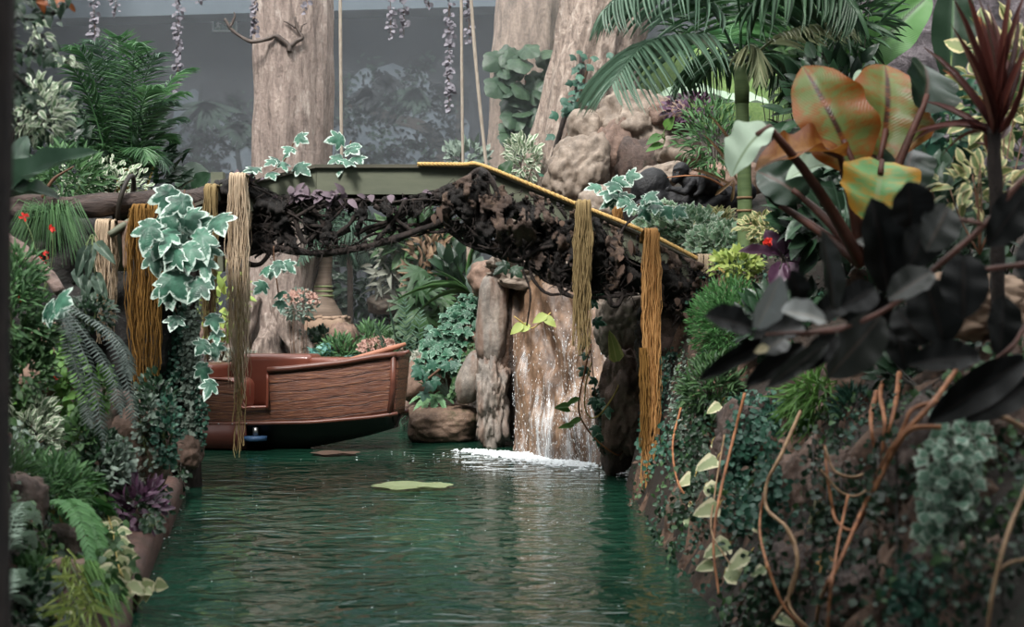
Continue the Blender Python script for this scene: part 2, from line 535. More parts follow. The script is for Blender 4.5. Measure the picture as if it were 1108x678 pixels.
def frond_plant(label, base, tips, mat, n=26, leaf_len=.3, width=.02, arch=.35, T=STRAP, stalk=None, rr=.008, name='fern', catg='fern', droop=.4, ang=1.05, seed=1, start=.12, vee=.25, lenprof=None, group=None, root=None):
    base = Vector(base)
    t = thing(name, label, catg, base, group)
    rnd = random.Random(seed)
    for i, tip in enumerate(tips):
        tip = Vector(tip)
        b = base + Vector((rnd.uniform(-.03, .03), rnd.uniform(-.03, .03), 0))
        mid = b.lerp(tip, .55) + Vector((0, 0, arch * (tip - b).length))
        fm = frond_mesh(bez(b, mid, tip, 12), n, leaf_len, width, ang, droop, T, rr, lenprof, seed * 31 + i, vee, rnd.random(), start)
        fm.build('frond', mat, t)
    return t

def leaf_plant(label, base, leaves, mats, stemmat, T=BIG, name='plant', catg='plant', pet=.008, fold=None, group=None, thick=False):
    """a plant whose big leaves are listed one by one: (base, tip, width, normal, material number)"""
    base = Vector(base)
    t = thing(name, label, catg, base, group)
    for i, (b, tip, w, nrm, k) in enumerate(leaves):
        b, tip = Vector(b), Vector(tip)
        m = MB(); d = tip - b
        m.leaf(T, b, d, nrm, d.length, w, (i * .37) % 1.0)
        lf = m.build('leaf', mats[k], t)
        if (b - base).length > .02:
            s = MB()
            s.tube(bez(base, base.lerp(b, .5) + Vector((0, 0, .05)) - d.normalized() * .03, b, 7) + [b + d * .25], [pet * (1.5 - .12 * q) for q in range(8)], 6)
            s.build('leaf_stalk', stemmat, lf)
    return t

def blades(label, base, n, length, width, mat, T=GRASS, seed=1, spread=.6, up=1.0, lean=(0, 0, 0), name='grass_tuft', catg='grass', rad=.06, group=None, ln=(.6, 1.1)):
    rnd = random.Random(seed)
    base = Vector(base)
    m = MB()
    for i in range(n):
        a = rnd.uniform(0, 2 * PI)
        d = Vector((math.cos(a) * spread, math.sin(a) * spread, up)) * 1.0 + Vector(lean) + rvec(rnd, .25)
        nn = Vector((-math.cos(a), -math.sin(a), .6))
        L = length * rnd.uniform(*ln)
        m.leaf(T, base + Vector((math.cos(a), math.sin(a), 0)) * rad * rnd.random(), d, nn, L, width, rnd.random())
    o = m.build(name, mat, loc=base)
    return tag(o, label, catg, group)

# ================================================================== MATERIALS
M_soil = rockmat('soil', ['#17110c', '#33261c', '#1c170f'], 3.0, bump=1.0, moss='#1b2416')
M_rock_b = rockmat('rock_brown', ['#4a3a33', '#7a6357', '#94796a'], 2.4, .5, '#4c3a2e', bump=.7)
M_rock_d = rockmat('rock_dark', ['#332a27', '#5d4b43', '#6f5b50'], 2.6, .5, '#241d1a', bump=.9, moss='#2b3322')
M_rock_p = rockmat('rock_pink', ['#5c4940', '#8c7262', '#a68a79'], 2.0, .4, '#4b3a30', bump=.6)
M_rock_g = rockmat('rock_grey', ['#6a645f', '#8f867d', '#a79a8d'], 2.2, .55, '#6b4a36', bump=.5)
M_rock_s = rockmat('rock_sand', ['#6a5f55', '#8b7d70', '#a29486'], 1.8, .35, '#665648', bump=.35)
M_rock_w = rockmat('rock_wet', ['#4b382c', '#866a54', '#a88a70'], 1.6, .75, '#3a2a20', rough=.42, bump=.6)
M_rock_cave = rockmat('rock_cave', ['#1d1713', '#5b4333', '#7a5c48'], 2.2, .8, '#15100d', rough=.5, bump=.8)
M_rock_m = rockmat('rock_mauve', ['#252226', '#6a6268', '#a59ca2'], 7.0, .2, '#2c282c', bump=1.0)
M_terra = rockmat('terracotta', ['#45302a', '#5c4038', '#6c4e43'], 3.0, .45, '#3a2a24', bump=.6, moss='#2c2a1e')
M_hess = plainmat('hessian', '#8a7361', '#a48c78', 6, .9, .5)
M_bark_a = barkmat('bark_pale', ['#6d6059', '#9c8b82', '#b8a79c'], 5, 2.6, .9, lichen='#cfc2b8')
M_bark_c = barkmat('bark_rough', ['#5c5149', '#9a897d', '#c4b5a8'], 3, 4.0, 1.0, lichen='#8a7b70')
M_bark_b = barkmat('bark_grey', ['#6c635b', '#938479', '#b3a294'], 3.5, 2.0, .6)
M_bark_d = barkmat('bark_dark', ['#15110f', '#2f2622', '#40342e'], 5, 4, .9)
M_bark_log = barkmat('bark_log', ['#241d1b', '#4a3d38', '#5e4f49'], 5, 4, 1.0, axis='x')
M_root_f = barkmat('bark_buttress', ['#4c403a', '#8a7a70', '#c4b4aa'], 5, 3.2, 1.0)
M_stem_g = plainmat('stem_green', '#3a4a24', '#56663a', 20)
M_stem_b = plainmat('stem_brown', '#4a3324', '#6b4c36', 20)
M_stem_k = plainmat('stem_dark', '#1d1a16', '#2d2720', 20)
M_vine_o = plainmat('vine_orange', '#6e432a', '#a8714a', 14, .65, .4, stretch=(1, 1, .4))
M_vine_t = plainmat('vine_tan', '#7c5f45', '#a98a68', 14, .65, .4)
M_vine_y = plainmat('vine_yellow', '#8f7a3a', '#b29a55', 14, .6)

L_palm = leafmat('leaf_palm', '#2f5a38', '#6a9763', trans=.3, rough=.33, spec=.6)
L_palm_d = leafmat('leaf_palm_dark', '#1f3826', '#3f5d40', trans=.2, rough=.4)
L_palm_p = leafmat('leaf_palm_pale', '#7b8a66', '#a9ab88', trans=.3, rough=.5)
L_palm_r = leafmat('leaf_palm_blue', '#3f5c48', '#74907b', trans=.28, rough=.33, spec=.6)
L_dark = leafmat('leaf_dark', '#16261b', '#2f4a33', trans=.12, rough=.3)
L_mid = leafmat('leaf_mid', '#27432a', '#4d6f40', trans=.22)
L_fresh = leafmat('leaf_fresh', '#39612f', '#6f9a4c', trans=.3)
L_lime = leafmat('leaf_lime', '#7f9a4a', '#b3bf6c', trans=.3)
L_fine = leafmat('leaf_fine', '#2f5133', '#5b8350', trans=.2, rough=.55)
L_teal = leafmat('leaf_teal', '#1a3b31', '#3d6854', trans=.15, rough=.35)
L_teal_p = leafmat('leaf_teal_pale', '#3f776e', '#79a69c', trans=.15, rough=.45)
L_ivyv = leafmat('leaf_ivy_white_edged', '#123a2c', '#54876f', edge='#c0d2c6', edge_at=.87, radial=True, rough=.4, trans=.18)
L_ivyg = leafmat('leaf_ivy_green', '#1e4433', '#467459', edge='#7fa48c', edge_at=.9, radial=True, rough=.35, trans=.15)
L_ivyb = leafmat('leaf_ivy_bright', '#50785a', '#93b08e', edge='#cfdac6', edge_at=.88, radial=True, rough=.4, trans=.2)
L_var = leafmat('leaf_variegated', '#5c7a56', '#8ca382', edge='#dfe3cf', edge_at=.55, rough=.5)
L_vary = leafmat('leaf_variegated_yellow', '#5a6f42', '#858f5c', edge='#c9bd8e', edge_at=.6, rough=.45)
L_pothos = leafmat('leaf_pothos', '#6d8458', '#b9bd8f', edge='#d9d3ae', edge_at=.6, rough=.4)
L_grey = leafmat('leaf_grey', '#5d6f64', '#98a89a', rough=.55)
L_silver = leafmat('leaf_silver', '#83887e', '#b5b6a6', rough=.6)
L_fig = leafmat('leaf_fig', '#2a4031', '#4a6349', rib='#8b9a7c', radial=True, rough=.4)
L_fern = leafmat('leaf_fern_grey', '#4a5751', '#7f8b85', trans=.1, rough=.5)
L_fernb = leafmat('leaf_fern_bright', '#44744f', '#86ab7e', trans=.25)
L_rub = leafmat('leaf_rubber', '#0a0b0a', '#121410', rib='#211b17', rough=.4, trans=.0, coat=0, spec=.22)
L_rubg = leafmat('leaf_rubber_grey', '#2b2e29', '#393a33', rib='#54493f', rough=.35, trans=.05, coat=.1, spec=.4)
L_rubs = leafmat('leaf_rubber_sky_sheen', '#a3a5a1', '#b5b6b0', rib='#bdb5aa', rough=.3, trans=.05, coat=.3, spec=.6)  # pale colour paints reflected sky gloss onto a few of the dark leaves
L_ens = leafmat('leaf_banana_burnt', '#5d6e3c', '#84884e', rib='#3a2418', spots='#874a1a', rough=.4, trans=.3)
L_ens_o = leafmat('leaf_banana_orange', '#85531f', '#966a30', rib='#3f2418', spots='#6e3814', rough=.4, trans=.3)
L_ens_p = leafmat('leaf_banana_pale', '#8ba58a', '#b3c5b0', rib='#7c8f70', rough=.5, trans=.15)
L_ens_g = leafmat('leaf_banana_green', '#4f7a44', '#6f9a58', rib='#35522c', spots=None, rough=.4, trans=.3)
L_ens_d = leafmat('leaf_banana_dark', '#101d14', '#1d3122', rib='#3a2a1c', rough=.35, trans=.08)
L_cord = leafmat('leaf_cordyline', '#3a1d1c', '#6b3a32', rib='#8a5a44', rough=.35, trans=.15)
L_cordo = leafmat('leaf_cordyline_orange', '#8a4a24', '#a4602e', rough=.35, trans=.2)
L_purp = leafmat('leaf_purple', '#2d1a26', '#5f3f58', rough=.4, trans=.1)
L_pink = leafmat('petal_pink', '#b58c82', '#d3b2a2', rough=.6)
L_red = leafmat('petal_red', '#b3201a', '#d8382a', rough=.5)
L_orange = leafmat('leaf_dry_orange', '#665040', '#93795c', rough=.6)
L_mauve = leafmat('leaf_mauve_dry', '#5d5a61', '#8a868e', rough=.7, trans=.1)
L_litter = leafmat('leaf_litter', '#50444b', '#75666f', rough=.7, trans=.1)
L_dead = leafmat('leaf_dead', '#3a2d26', '#6b5446', rough=.75, trans=.1)
L_bluegn = leafmat('leaf_far_green', '#3a5648', '#6a8872', rough=.5)

# ================================================================== THE SETTING
# ground: one height field for bed, banks and hill
def axis(a, b, fine, f0, f1, coarse):
    o = []; x = a
    while x < b:
        o.append(x); x += fine if f0 <= x < f1 else coarse
    return o + [b]
gx = axis(-13, 11, .09, -4.6, 3.2, .35); gy = axis(2.6, 30.2, .1, 4.2, 20.5, .35)
gv = [(x, y, ground_z(x, y)) for y in gy for x in gx]
k = len(gx)
gf = [(j * k + i, j * k + i + 1, (j + 1) * k + i + 1, (j + 1) * k + i) for j in range(len(gy) - 1) for i in range(k - 1)]
m = MB(); m.add(gv, np.array(gf))
struct(m.build('ground', M_soil), 'dark earth banks and bed of the channel')

# water
b = NB('water')
v = b.coord((1.0, 1.5, 1.0))
n1 = b.noise(v, 1.9, 2, .5, 1.4); n2 = b.noise(v, 4.6, 2, .5, .7); n3 = b.noise(b.coord(), .7, 2)
hgt = b.math('ADD', b.math('MULTIPLY', n1, 1.0), b.math('MULTIPLY', n2, .28))
col = b.mix(n3, lin('#0e2a21'), lin('#1c4030'))
b.pbr(col, .03, b.bump(hgt, .42, .10), IOR=1.36)
M_water = b.m
m = MB()
wx = np.linspace(-9, 3, 60); wy = np.linspace(2.8, 20.6, 80)
m.add([(x, y, 0) for y in wy for x in wx], np.array([(j * 60 + i, j * 60 + i + 1, (j + 1) * 60 + i + 1, (j + 1) * 60 + i) for j in range(79) for i in range(59)]))
o = m.build('water', M_water)
tag(o, 'dark green rippled channel water running under the bridge', 'water', kind='stuff')

# walls
M_wall = plainmat('wall_paint', '#1c2024', '#25292e', 1.2, .9, .05)
M_soffit = plainmat('soffit_paint', '#4d5860', '#58636b', 1.0, .9, .02)
WY = 29.4
def wall(name, c, s, mat):
    m = MB(); m.box(c, s); return struct(m.build(name, mat, None, False))
wall('wall_back', (-.5, WY + .15, 4.5), (26, .3, 11), M_wall)
wall('wall_left', (-13.1, 16, 4.5), (.3, 27, 11), M_wall)  # both unseen side walls are added dark, leaving only overhead light
wall('wall_right', (11.1, 16, 5.5), (.3, 27, 9), M_wall)
wall('wall_front', (-.5, -6.15, 4.5), (26, .3, 11), M_wall)  # unseen wall behind the camera, added to block light from there
m = MB()   # unseen roof, added to shade the near end and let light in further back
m.box((-1, -2.6, 6.2), (24.4, 6.8, .2)); m.box((-1, .7, 8.2), (24.4, .2, 4)); m.box((-11, 17, 10.1), (4.4, 25, .2)); m.box((10, 17, 10.1), (2.4, 25, .2)); m.box((-1, 29, 10.1), (24.4, 1.2, .2))
struct(m.build('shade_ceiling', M_soffit, None, False), 'unseen roof added to shade the near end, open above the rest')
m = MB()   # the pale soffit beam along the top of the back wall
a = at(-160, 26, 28.6); e = at(700, 2, 28.6)
vs = [(a.x, 28.6, a.z), (e.x, 28.6, e.z), (e.x, 28.6, 10), (a.x, 28.6, 10), (a.x, WY, a.z), (e.x, WY, e.z), (e.x, WY, 10), (a.x, WY, 10)]
m.add(vs, np.array([(0, 1, 2, 3), (0, 4, 5, 1), (5, 4, 7, 6), (0, 3, 7, 4), (1, 5, 6, 2), (3, 2, 6, 7)]))
struct(m.build('trim_1', M_soffit, None, False), 'pale blue-grey soffit along the top of the back wall')

T_FLAT = T_blade(p_oval, 4, 2, 0, 0)
# mural painted on the back wall: flat painted shapes, a few mm proud of it
mural = thing('mural', 'dim jungle mural of trees and palms painted on the dark back wall', 'mural', at(430, 180, WY - .02))
def flat(pts, mat, name, Y, parent):
    P = [at(x, y, Y) for x, y in pts]; c = sum(P, Vector()) / len(P)
    m = MB(); m.add([tuple(c)] + [tuple(p) for p in P], np.array([(0, 1 + i, 1 + (i + 1) % len(P)) for i in range(len(P))]))
    return m.build(name, mat, parent, False)
def blob(cx, cy, rx, ry, seed, n=40):
    return [(cx + rx * math.cos(a) * (1 + .3 * mn.noise(Vector((math.cos(a) * 2, math.sin(a) * 2, seed)))), cy + ry * math.sin(a) * (1 + .3 * mn.noise(Vector((math.cos(a) * 2, math.sin(a) * 2, seed + 5))))) for a in (i * 2 * PI / n for i in range(n))]
MU_l = plainmat('mural_pale', '#333c44', '#5d6870', 1.1, .9, 0)
MU_b = plainmat('mural_bark', '#1d1b1a', '#34302d', 3, .9, 0)
MU_g = plainmat('mural_green', '#1b2824', '#33463c', 3, .9, 0)
MU_k = plainmat('mural_dark', '#14181b', '#1d2225', 3, .9, 0)
for q, (cx, cy, rx, ry) in enumerate([(425, 110, 52, 42), (425, 160, 80, 34), (240, 170, 45, 50), (205, 140, 22, 40), (480, 150, 30, 30)]):
    flat(blob(cx, cy, rx, ry, q * 3.1), MU_l, 'painted_mist', WY - .004 - .002 * q, mural)
def painted_limb(pts, w, mat, nm, d):
    P = cat([(x, y, 0) for x, y in pts], 6); m = MB(); L = []; R = []
    for i, p in enumerate(P):
        t = (P[min(i + 1, len(P) - 1)] - P[max(i - 1, 0)]).normalized(); k = w * (1 - .5 * i / len(P))
        L.append(at(p.x - t.y * k, p.y + t.x * k, WY - d)); R.append(at(p.x + t.y * k, p.y - t.x * k, WY - d))
    n = len(P); m.add([tuple(q) for q in L + R], np.array([(i, i + 1, n + i + 1, n + i) for i in range(n - 1)]))
    m.build(nm, mat, mural, False)
painted_limb([(505, 185), (480, 160), (455, 136), (425, 128), (400, 118), (375, 112)], 8, MU_b, 'painted_bough', .020)
painted_limb([(470, 200), (474, 176), (482, 158)], 7, MU_b, 'painted_bough', .022)
painted_limb([(497, 230), (497, 150), (500, 70)], 6, MU_b, 'painted_trunk', .024)
painted_limb([(262, 200), (257, 160), (266, 140), (258, 120)], 3, MU_k, 'painted_trunk', .024)
painted_limb([(212, 200), (214, 150), (218, 90)], 4, MU_k, 'painted_trunk', .022)
rn = random.Random(4)
for q, (cx, cy, r_, n_, a0, a1) in enumerate([(452, 95, 30, 9, 1.0, 2.9), (420, 80, 26, 7, .9, 2.4), (222, 110, 36, 11, .3, 2.9), (398, 95, 24, 8, .8, 2.6), (258, 132, 25, 8, .5, 2.8)]):
    m = MB()
    for i in range(n_):
        a_ = a0 + (a1 - a0) * i / (n_ - 1)
        tip = (cx + math.cos(a_) * r_ * rn.uniform(.8, 1.2), cy + math.sin(a_) * r_ * rn.uniform(.8, 1.2))
        p0, p1 = at(cx, cy, WY - .03), at(*tip, WY - .03)
        m.leaf(T_FLAT, p0, p1 - p0, (0, -1, 0), (p1 - p0).length, .12)
    m.build('painted_frond', MU_g if q % 2 == 0 else MU_k, mural, False)
for q in range(110):
    cx, cy = (rn.uniform(365, 500), rn.uniform(60, 180)) if q < 70 else (rn.uniform(175, 272), rn.uniform(100, 205))
    m = MB()
    for i in range(22):
        p = at(cx + rn.gauss(0, 7), cy + rn.gauss(0, 6), WY - .026)
        m.leaf(T_FLAT, p, (rn.uniform(-1, 1), 0, rn.uniform(-1, .4)), (0, -1, 0), rn.uniform(.06, .16), .05)
    m.build('painted_leaves', MU_k if q % 3 else MU_g, mural, False)

# exit sign on the back wall
ex = thing('exit_sign', 'small green running man exit sign with arrow on the dark back wall', 'sign', at(243, 27, WY - .05))
M_sg = plainmat('sign_green', '#2f5a45', '#35634d', 3, .6, 0); M_sw = plainmat('sign_pale', '#eaf2ec', '#eef6f0', 3, .6, 0); M_sf = plainmat('sign_frame', '#d8e0dc', '#e0e8e4', 3, .6, 0)
SY = WY - .06; pxm = SY / F
m = MB(); m.box(at(243, 27, SY + .03), (27 * pxm, .05, 14.5 * pxm)); sfr = m.build('frame', M_sf, ex, False)
m = MB(); m.box(at(243, 27, SY), (23.5 * pxm, .02, 11 * pxm)); spn = m.build('panel', M_sg, ex, False)
def sgn(x, y): return at(x, y, SY - .014)
m = MB()
for pts, r_ in (([(236.5, 22.8), (236.6, 22.9)], .9), ([(236.3, 24.5), (235.6, 27.5)], .75), ([(235.6, 27.5), (237.6, 29), (237.2, 31.5)], .6), ([(235.6, 27.5), (234.6, 29.8), (232.6, 30.4)], .6),
                ([(236.2, 24.6), (238.2, 26), (239.6, 25.4)], .5), ([(236.2, 24.6), (234.4, 25.2), (233.8, 27)], .5)):
    m.tube([sgn(*p) for p in pts], r_ * pxm, 8)
m.build('running_man', M_sw, spn)
m = MB()
m.tube([sgn(242, 27), sgn(251.5, 27)], .55 * pxm, 6); m.tube([sgn(249, 24.4), sgn(251.8, 27), sgn(249, 29.6)], .55 * pxm, 6)
m.build('arrow', M_sw, spn)

# haze: a real, thin, even mist standing over the back of the hall
b = NB('mist'); b.t.nodes.remove(b.out); b.out = b.t.nodes.new('ShaderNodeOutputMaterial')
vs_ = b.n('ShaderNodeVolumeScatter'); vs_.inputs['Color'].default_value = (.86, .93, 1, 1); vs_.inputs['Density'].default_value = .013
vs_.inputs['Anisotropy'].default_value = .1
b.l(vs_.outputs[0], b.out.inputs['Volume'])
m = MB(); m.box((-1, 24.1, 4.6), (23.6, 10.2, 10.4)); o = m.build('mist', b.m, None, False)
tag(o, 'thin pale mist hanging in front of the back wall', 'mist', kind='stuff')

# ================================================================== LIGHT
w = bpy.data.worlds.new('sky'); sc.world = w; w.use_nodes = True
nt = w.node_tree; nt.nodes.clear()
wo = nt.nodes.new('ShaderNodeOutputWorld'); bg = nt.nodes.new('ShaderNodeBackground')
tc = nt.nodes.new('ShaderNodeTexCoord'); sp = nt.nodes.new('ShaderNodeSeparateXYZ'); rp = nt.nodes.new('ShaderNodeValToRGB')
nt.links.new(tc.outputs['Generated'], sp.inputs[0]); nt.links.new(sp.outputs[2], rp.inputs[0])
rp.color_ramp.elements[0].position = 0.0; rp.color_ramp.elements[0].color = (.28, .31, .33, 1)
rp.color_ramp.elements[1].position = .8; rp.color_ramp.elements[1].color = (.98, 1.0, 1.0, 1)
nt.links.new(rp.outputs[0], bg.inputs[0]); bg.inputs[1].default_value = 2.7
nt.links.new(bg.outputs[0], wo.inputs[0])
sd = bpy.data.lights.new('daylight', 'SUN'); sd.energy = 5.2; sd.angle = math.radians(14); sd.color = (1, .97, .93)
so = bpy.data.objects.new('daylight', sd); C.objects.link(so)
so.rotation_euler = (math.radians(36), math.radians(-20), 0); so.location = (0, 5, 12)

sc.view_settings.view_transform = 'Standard'; sc.view_settings.look = 'None'
sc.view_settings.exposure = 0.0; sc.view_settings.gamma = 1.0; sc.view_settings.use_curve_mapping = False
try:
    sc.cycles.use_denoising = True
    sc.cycles.max_bounces = 6; sc.cycles.diffuse_bounces = 3; sc.cycles.glossy_bounces = 3; sc.cycles.transmission_bounces = 4; sc.cycles.volume_bounces = 1
except Exception: pass

# ================================================================== BACKGROUND TREES
def trunk_mesh(path, rad, seg=64, rows=90, ridge=.06, fl=None, seed=0, rfreq=3.0, lump=.05):
    P = cat(path, max(2, rows // (len(path) - 1))); k = len(P)
    vs, uv = [], []
    for i, p in enumerate(P):
        t = i / (k - 1); r0 = lerp_tab(rad, t)
        for j in range(seg):
            a = 2 * PI * j / seg
            q = Vector((math.cos(a) * rfreq + seed, math.sin(a) * rfreq, p.z * .35))
            r = r0 * (1 + ridge * mn.fractal(q, .8, 2.2, 4) + lump * mn.noise(Vector((math.cos(a), math.sin(a) + seed, p.z * 1.4))))
            if fl:
                for (fa, fw, fs, fh) in fl:
                    d = (a - fa + PI) % (2 * PI) - PI
                    r += fs * math.exp(-(d / fw) ** 2) * math.exp(-(t / fh))
            vs.append((p.x + math.cos(a) * r, p.y + math.sin(a) * r, p.z)); uv.append((j / seg, t))
    idx = np.arange(k * seg).reshape(k, seg); a_ = idx[:-1]; b_ = idx[1:]
    f = np.stack([a_, np.roll(a_, -1, 1), np.roll(b_, -1, 1), b_], -1).reshape(-1, 4)
    m = MB(); m.add(vs, f, uv); return m

TY = 20.3
M_twiggy = plainmat('dead_wood', '#3f3530', '#5f534c', 20)
base = at(302, 400, TY); base.z = ground_z(base.x, TY) - .05
ta = thing('tree', 'broad pale straight trunk with a dead forked branch, rising behind the bridge', 'tree', base)
top = at(316, -60, TY)
pA = [base, at(303, 330, TY), at(308, 260, TY), at(315, 180, TY), at(317, 80, TY), top]
m = trunk_mesh(pA, [(0, .50), (.12, .46), (.3, .50), (.45, .555), (1, .57)], 96, 130, .07, [(-1.9, .35, .25, .09), (-.9, .3, .35, .10), (2.9, .4, .3, .1)], 1)
m.build('trunk', M_bark_a, ta)
for k_, pts in enumerate(([(300, 322), (312, 352), (326, 380), (334, 402)], [(276, 320), (262, 352), (250, 385), (240, 402)], [(290, 340), (292, 370), (288, 402)])):
    m = MB(); P = cat([at(x, y, TY - .5 - .1 * i) for i, (x, y) in enumerate(pts)], 8)
    m.tube(P, [.10 + .12 * i / len(P) for i in range(len(P))], 18, True, .5, .7, k_ * 3)
    m.build('buttress_root', M_root_f, ta)
for pts, r_ in (([(313, 56), (313, 50), (305, 43), (298, 39), (290, 42), (272, 45), (258, 38), (249, 30), (243, 20)], .04), ([(313, 50), (322, 44), (327, 40), (321, 30), (319, 18)], .035), ([(320, 30), (312, 25), (307, 23)], .018), ([(325, 36), (327, 28), (332, 25)], .016), ([(249, 30), (254, 18), (253, 13)], .02)):
    m = MB(); P = cat([at(x, y, TY - .6) for x, y in pts], 5)
    m.tube(P, [r_ * (1 - .6 * i / len(P)) for i in range(len(P))], 7, True, .5, .4)
    m.build('dead_branch', M_twiggy, ta)

tb_ = at(566, 320, 22.5); tb_.z = ground_z(tb_.x, 22.5) - .1
tb = thing('tree', 'grey-brown trunk behind the ropes carrying a fig creeper', 'tree', tb_)
trunk_mesh([tb_, at(564, 200, 22.5), at(567, 100, 22.5), at(578, -60, 22.5)], [(0, .62), (.5, .56), (1, .5)], 80, 90, .09, [(-1.0, .4, .3, .15)], 5).build('trunk', M_bark_b, tb)
tc_ = at(632, 250, 20.6); tc_.z = ground_z(tc_.x, 20.6) - .6
t3 = thing('tree', 'rough brown trunk leaning away behind the drooping palm frond', 'tree', tc_)
trunk_mesh([tc_, at(626, 190, 20.6), at(640, 90, 20.6), at(660, 0, 20.6), at(672, -60, 20.6)], [(0, .72), (.3, .62), (.6, .6), (1, .66)], 110, 130, .22, [(-2.0, .4, .5, .3), (-2.9, .3, .5, .3)], 9, 4).build('trunk', M_bark_c, t3)
m = MB(); P = cat([at(590, 195, 19.75), at(600, 165, 19.8), at(610, 130, 19.75), at(622, 105, 19.8), at(630, 60, 19.85)], 6); m.tube(P, .035, 8, True, .5, .3); m.build('climbing_stem', M_bark_d, t3)

# dim trunks in the shade under the bridge
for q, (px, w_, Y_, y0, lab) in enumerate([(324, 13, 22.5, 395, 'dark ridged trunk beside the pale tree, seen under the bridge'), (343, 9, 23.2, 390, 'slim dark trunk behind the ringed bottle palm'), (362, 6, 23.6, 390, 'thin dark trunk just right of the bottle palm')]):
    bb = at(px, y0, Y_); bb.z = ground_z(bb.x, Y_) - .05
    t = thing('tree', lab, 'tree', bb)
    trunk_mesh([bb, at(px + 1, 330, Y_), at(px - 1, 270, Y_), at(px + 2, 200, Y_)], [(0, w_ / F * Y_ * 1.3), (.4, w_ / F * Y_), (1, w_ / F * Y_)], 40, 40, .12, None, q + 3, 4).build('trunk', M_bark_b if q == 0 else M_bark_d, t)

# climbing plants on those trunks
def cluster_on(label, pts, T, size, mat, stempts, Y, name='creeper', stem=M_stem_b, catg='vine', seed=3, jit=.06, wr=1.0, droop=-.5):
    rn_ = random.Random(seed)
    t = thing(name, label, catg, at(*stempts[0][0], Y))
    for st in stempts:
        ms = MB(); ms.tube(cat([at(x, y, Y + .05) for x, y in st], 5) if len(st) > 2 else [at(x, y, Y + .05) for x, y in st], .018 if Y > 14 else .006, 6)
        ms.build('stem', stem, t)
    ml = MB()
    for (x, y) in pts:
        p = at(x, y, Y - rn_.uniform(0, .25)) + rvec(rn_, jit)
        ml.leaf(T, p, Vector((rn_.uniform(-.7, .7), -.5, droop)) + rvec(rn_, .35), Vector((0, -1, .45)) + rvec(rn_, .4), size * rn_.uniform(.75, 1.2), size * wr * rn_.uniform(.75, 1.2), rn_.random())
    ml.build('foliage', mat, t)
    return t
rn = random.Random(8)
cluster_on('lobed green fig creeper climbing the grey-brown trunk', [(rn.uniform(545, 598), rn.uniform(50, 150)) for _ in range(52)] + [(552, 48), (556, 62), (586, 55), (596, 62), (575, 140), (560, 148), (548, 90)], FIG, .36, L_fig, [[(566, 160), (568, 110), (570, 60)], [(590, 130), (590, 90), (588, 55)], [(580, 150), (582, 120), (578, 85)]], 21.7, seed=5)
cluster_on('teal leaved creeper on the rough leaning trunk', [(rn.gauss(632, 10), rn.uniform(55, 120)) for _ in range(26)] + [(rn.gauss(622, 8), rn.uniform(95, 125)) for _ in range(16)] + [(600, 150), (612, 148), (598, 190), (588, 192)], IVY_S, .14, L_teal, [[(600, 190), (622, 120), (640, 60)]], 19.75, seed=6)
bush('pale speckled shrub at the foot of the fig clad trunk', at(566, 172, 19.8), .26, .34, 260, OVAL_S, .12, L_var, M_stem_b, seed=2, base=at(568, 205, 19.8))
bush('small speckled shrub behind the slack right-hand rope', at(503, 172, 21.5), .34, .26, 160, LANCE, .16, L_grey, M_stem_b, seed=12, base=at(503, 215, 21.5))
leaf_plant('dark paddle leaf poking up behind the ivy covered log', at(205, 222, 16), [(at(207, 208, 16), at(214, 172, 16.2), .32, (0.5, -1, .3), 0), (at(209, 208, 16), at(226, 186, 15.9), .24, (-.3, -1, .5), 0), (at(206, 208, 16), at(196, 188, 16.1), .26, (.4, -1, .3), 0)], [L_dark], M_stem_g)
leaf_plant('grey-green paddle leaf beside the yellow rope at the bridge top', at(540, 200, 18), [(at(541, 196, 18), at(553, 172, 18), .2, (-.4, -1, .4), 0), (at(541, 196, 18), at(533, 180, 18.1), .16, (.4, -1, .4), 0)], [L_mid], M_stem_g)

# ropes hanging from the roof
M_rope = plainmat('rope', '#8d8276', '#aba092', 40, .9, .6, stretch=(1, 1, .25))
for lab, a_, e_, Y_, r_ in (('straight pale rope hanging beside the broad pale trunk', (368, -90), (370, 186), 17.5, .021),
                        ('taut pale rope hanging nearest the mauve garland', (499, -90), (501, 186), 17.0, .018),
                        ('slack pale rope slanting down to the bridge, in front of the grey-brown trunk', (505, -90), (527, 186), 16.6, .021)):
    m = MB(); A, B = at(*a_, Y_), at(*e_, Y_)
    bow = .03 if 'slack' in lab else .006
    P = [A.lerp(B, i / 30) + Vector((-bow * math.sin(PI * i / 30), 0, 0)) for i in range(31)]
    m.tube(P, r_, 10, True, .5, .12); tag(m.build('rope', M_rope, loc=A), lab, 'rope')

# dry mauve leaf garlands hanging from the roof
for q, (px, y0, y1, Y_, dx, lab) in enumerate([(100, -60, 46, 18, 3, 'mauve leaf garland hanging above the bushy palm'), (125, -60, 12, 18, 0, 'very short mauve garland end near the garland above the palm'), (195, -60, 96, 18, -3, 'long mauve garland hanging left of the exit sign'),
        (275, -60, 38, 18.8, 1, 'grey garland lying along the edge of the broad pale trunk'), (333, -60, 16, 18.8, -2, 'short grey garland in front of the broad pale trunk'), (422, -60, 42, 18, 1, 'left of the two mid length garlands right of the broad trunk'),
        (437, -60, 38, 18.2, 0, 'right of the two mid length garlands right of the broad trunk'), (464, -60, 8, 18, 0, 'shortest mauve garland tip before the longest garland'), (486, -60, 122, 17.6, 0, 'longest mauve garland, beside the taut rope'), (506, -60, 46, 18.4, 2, 'mauve garland hanging behind the top of the slack rope'), (215, -60, 3, 18, 0, 'tiny garland tip just right of the long garland')]):
    creeper(lab, [[at(px, y0, Y_), at(px + dx * .5, (y0 + y1) / 2, Y_), at(px + dx, y1, Y_)]], 78, OVATE, .072, L_mauve, M_stem_b, .8, q + 40, .05, 'leaf_garland', 'garland', .006, .6, group='dry garlands hanging from the roof')

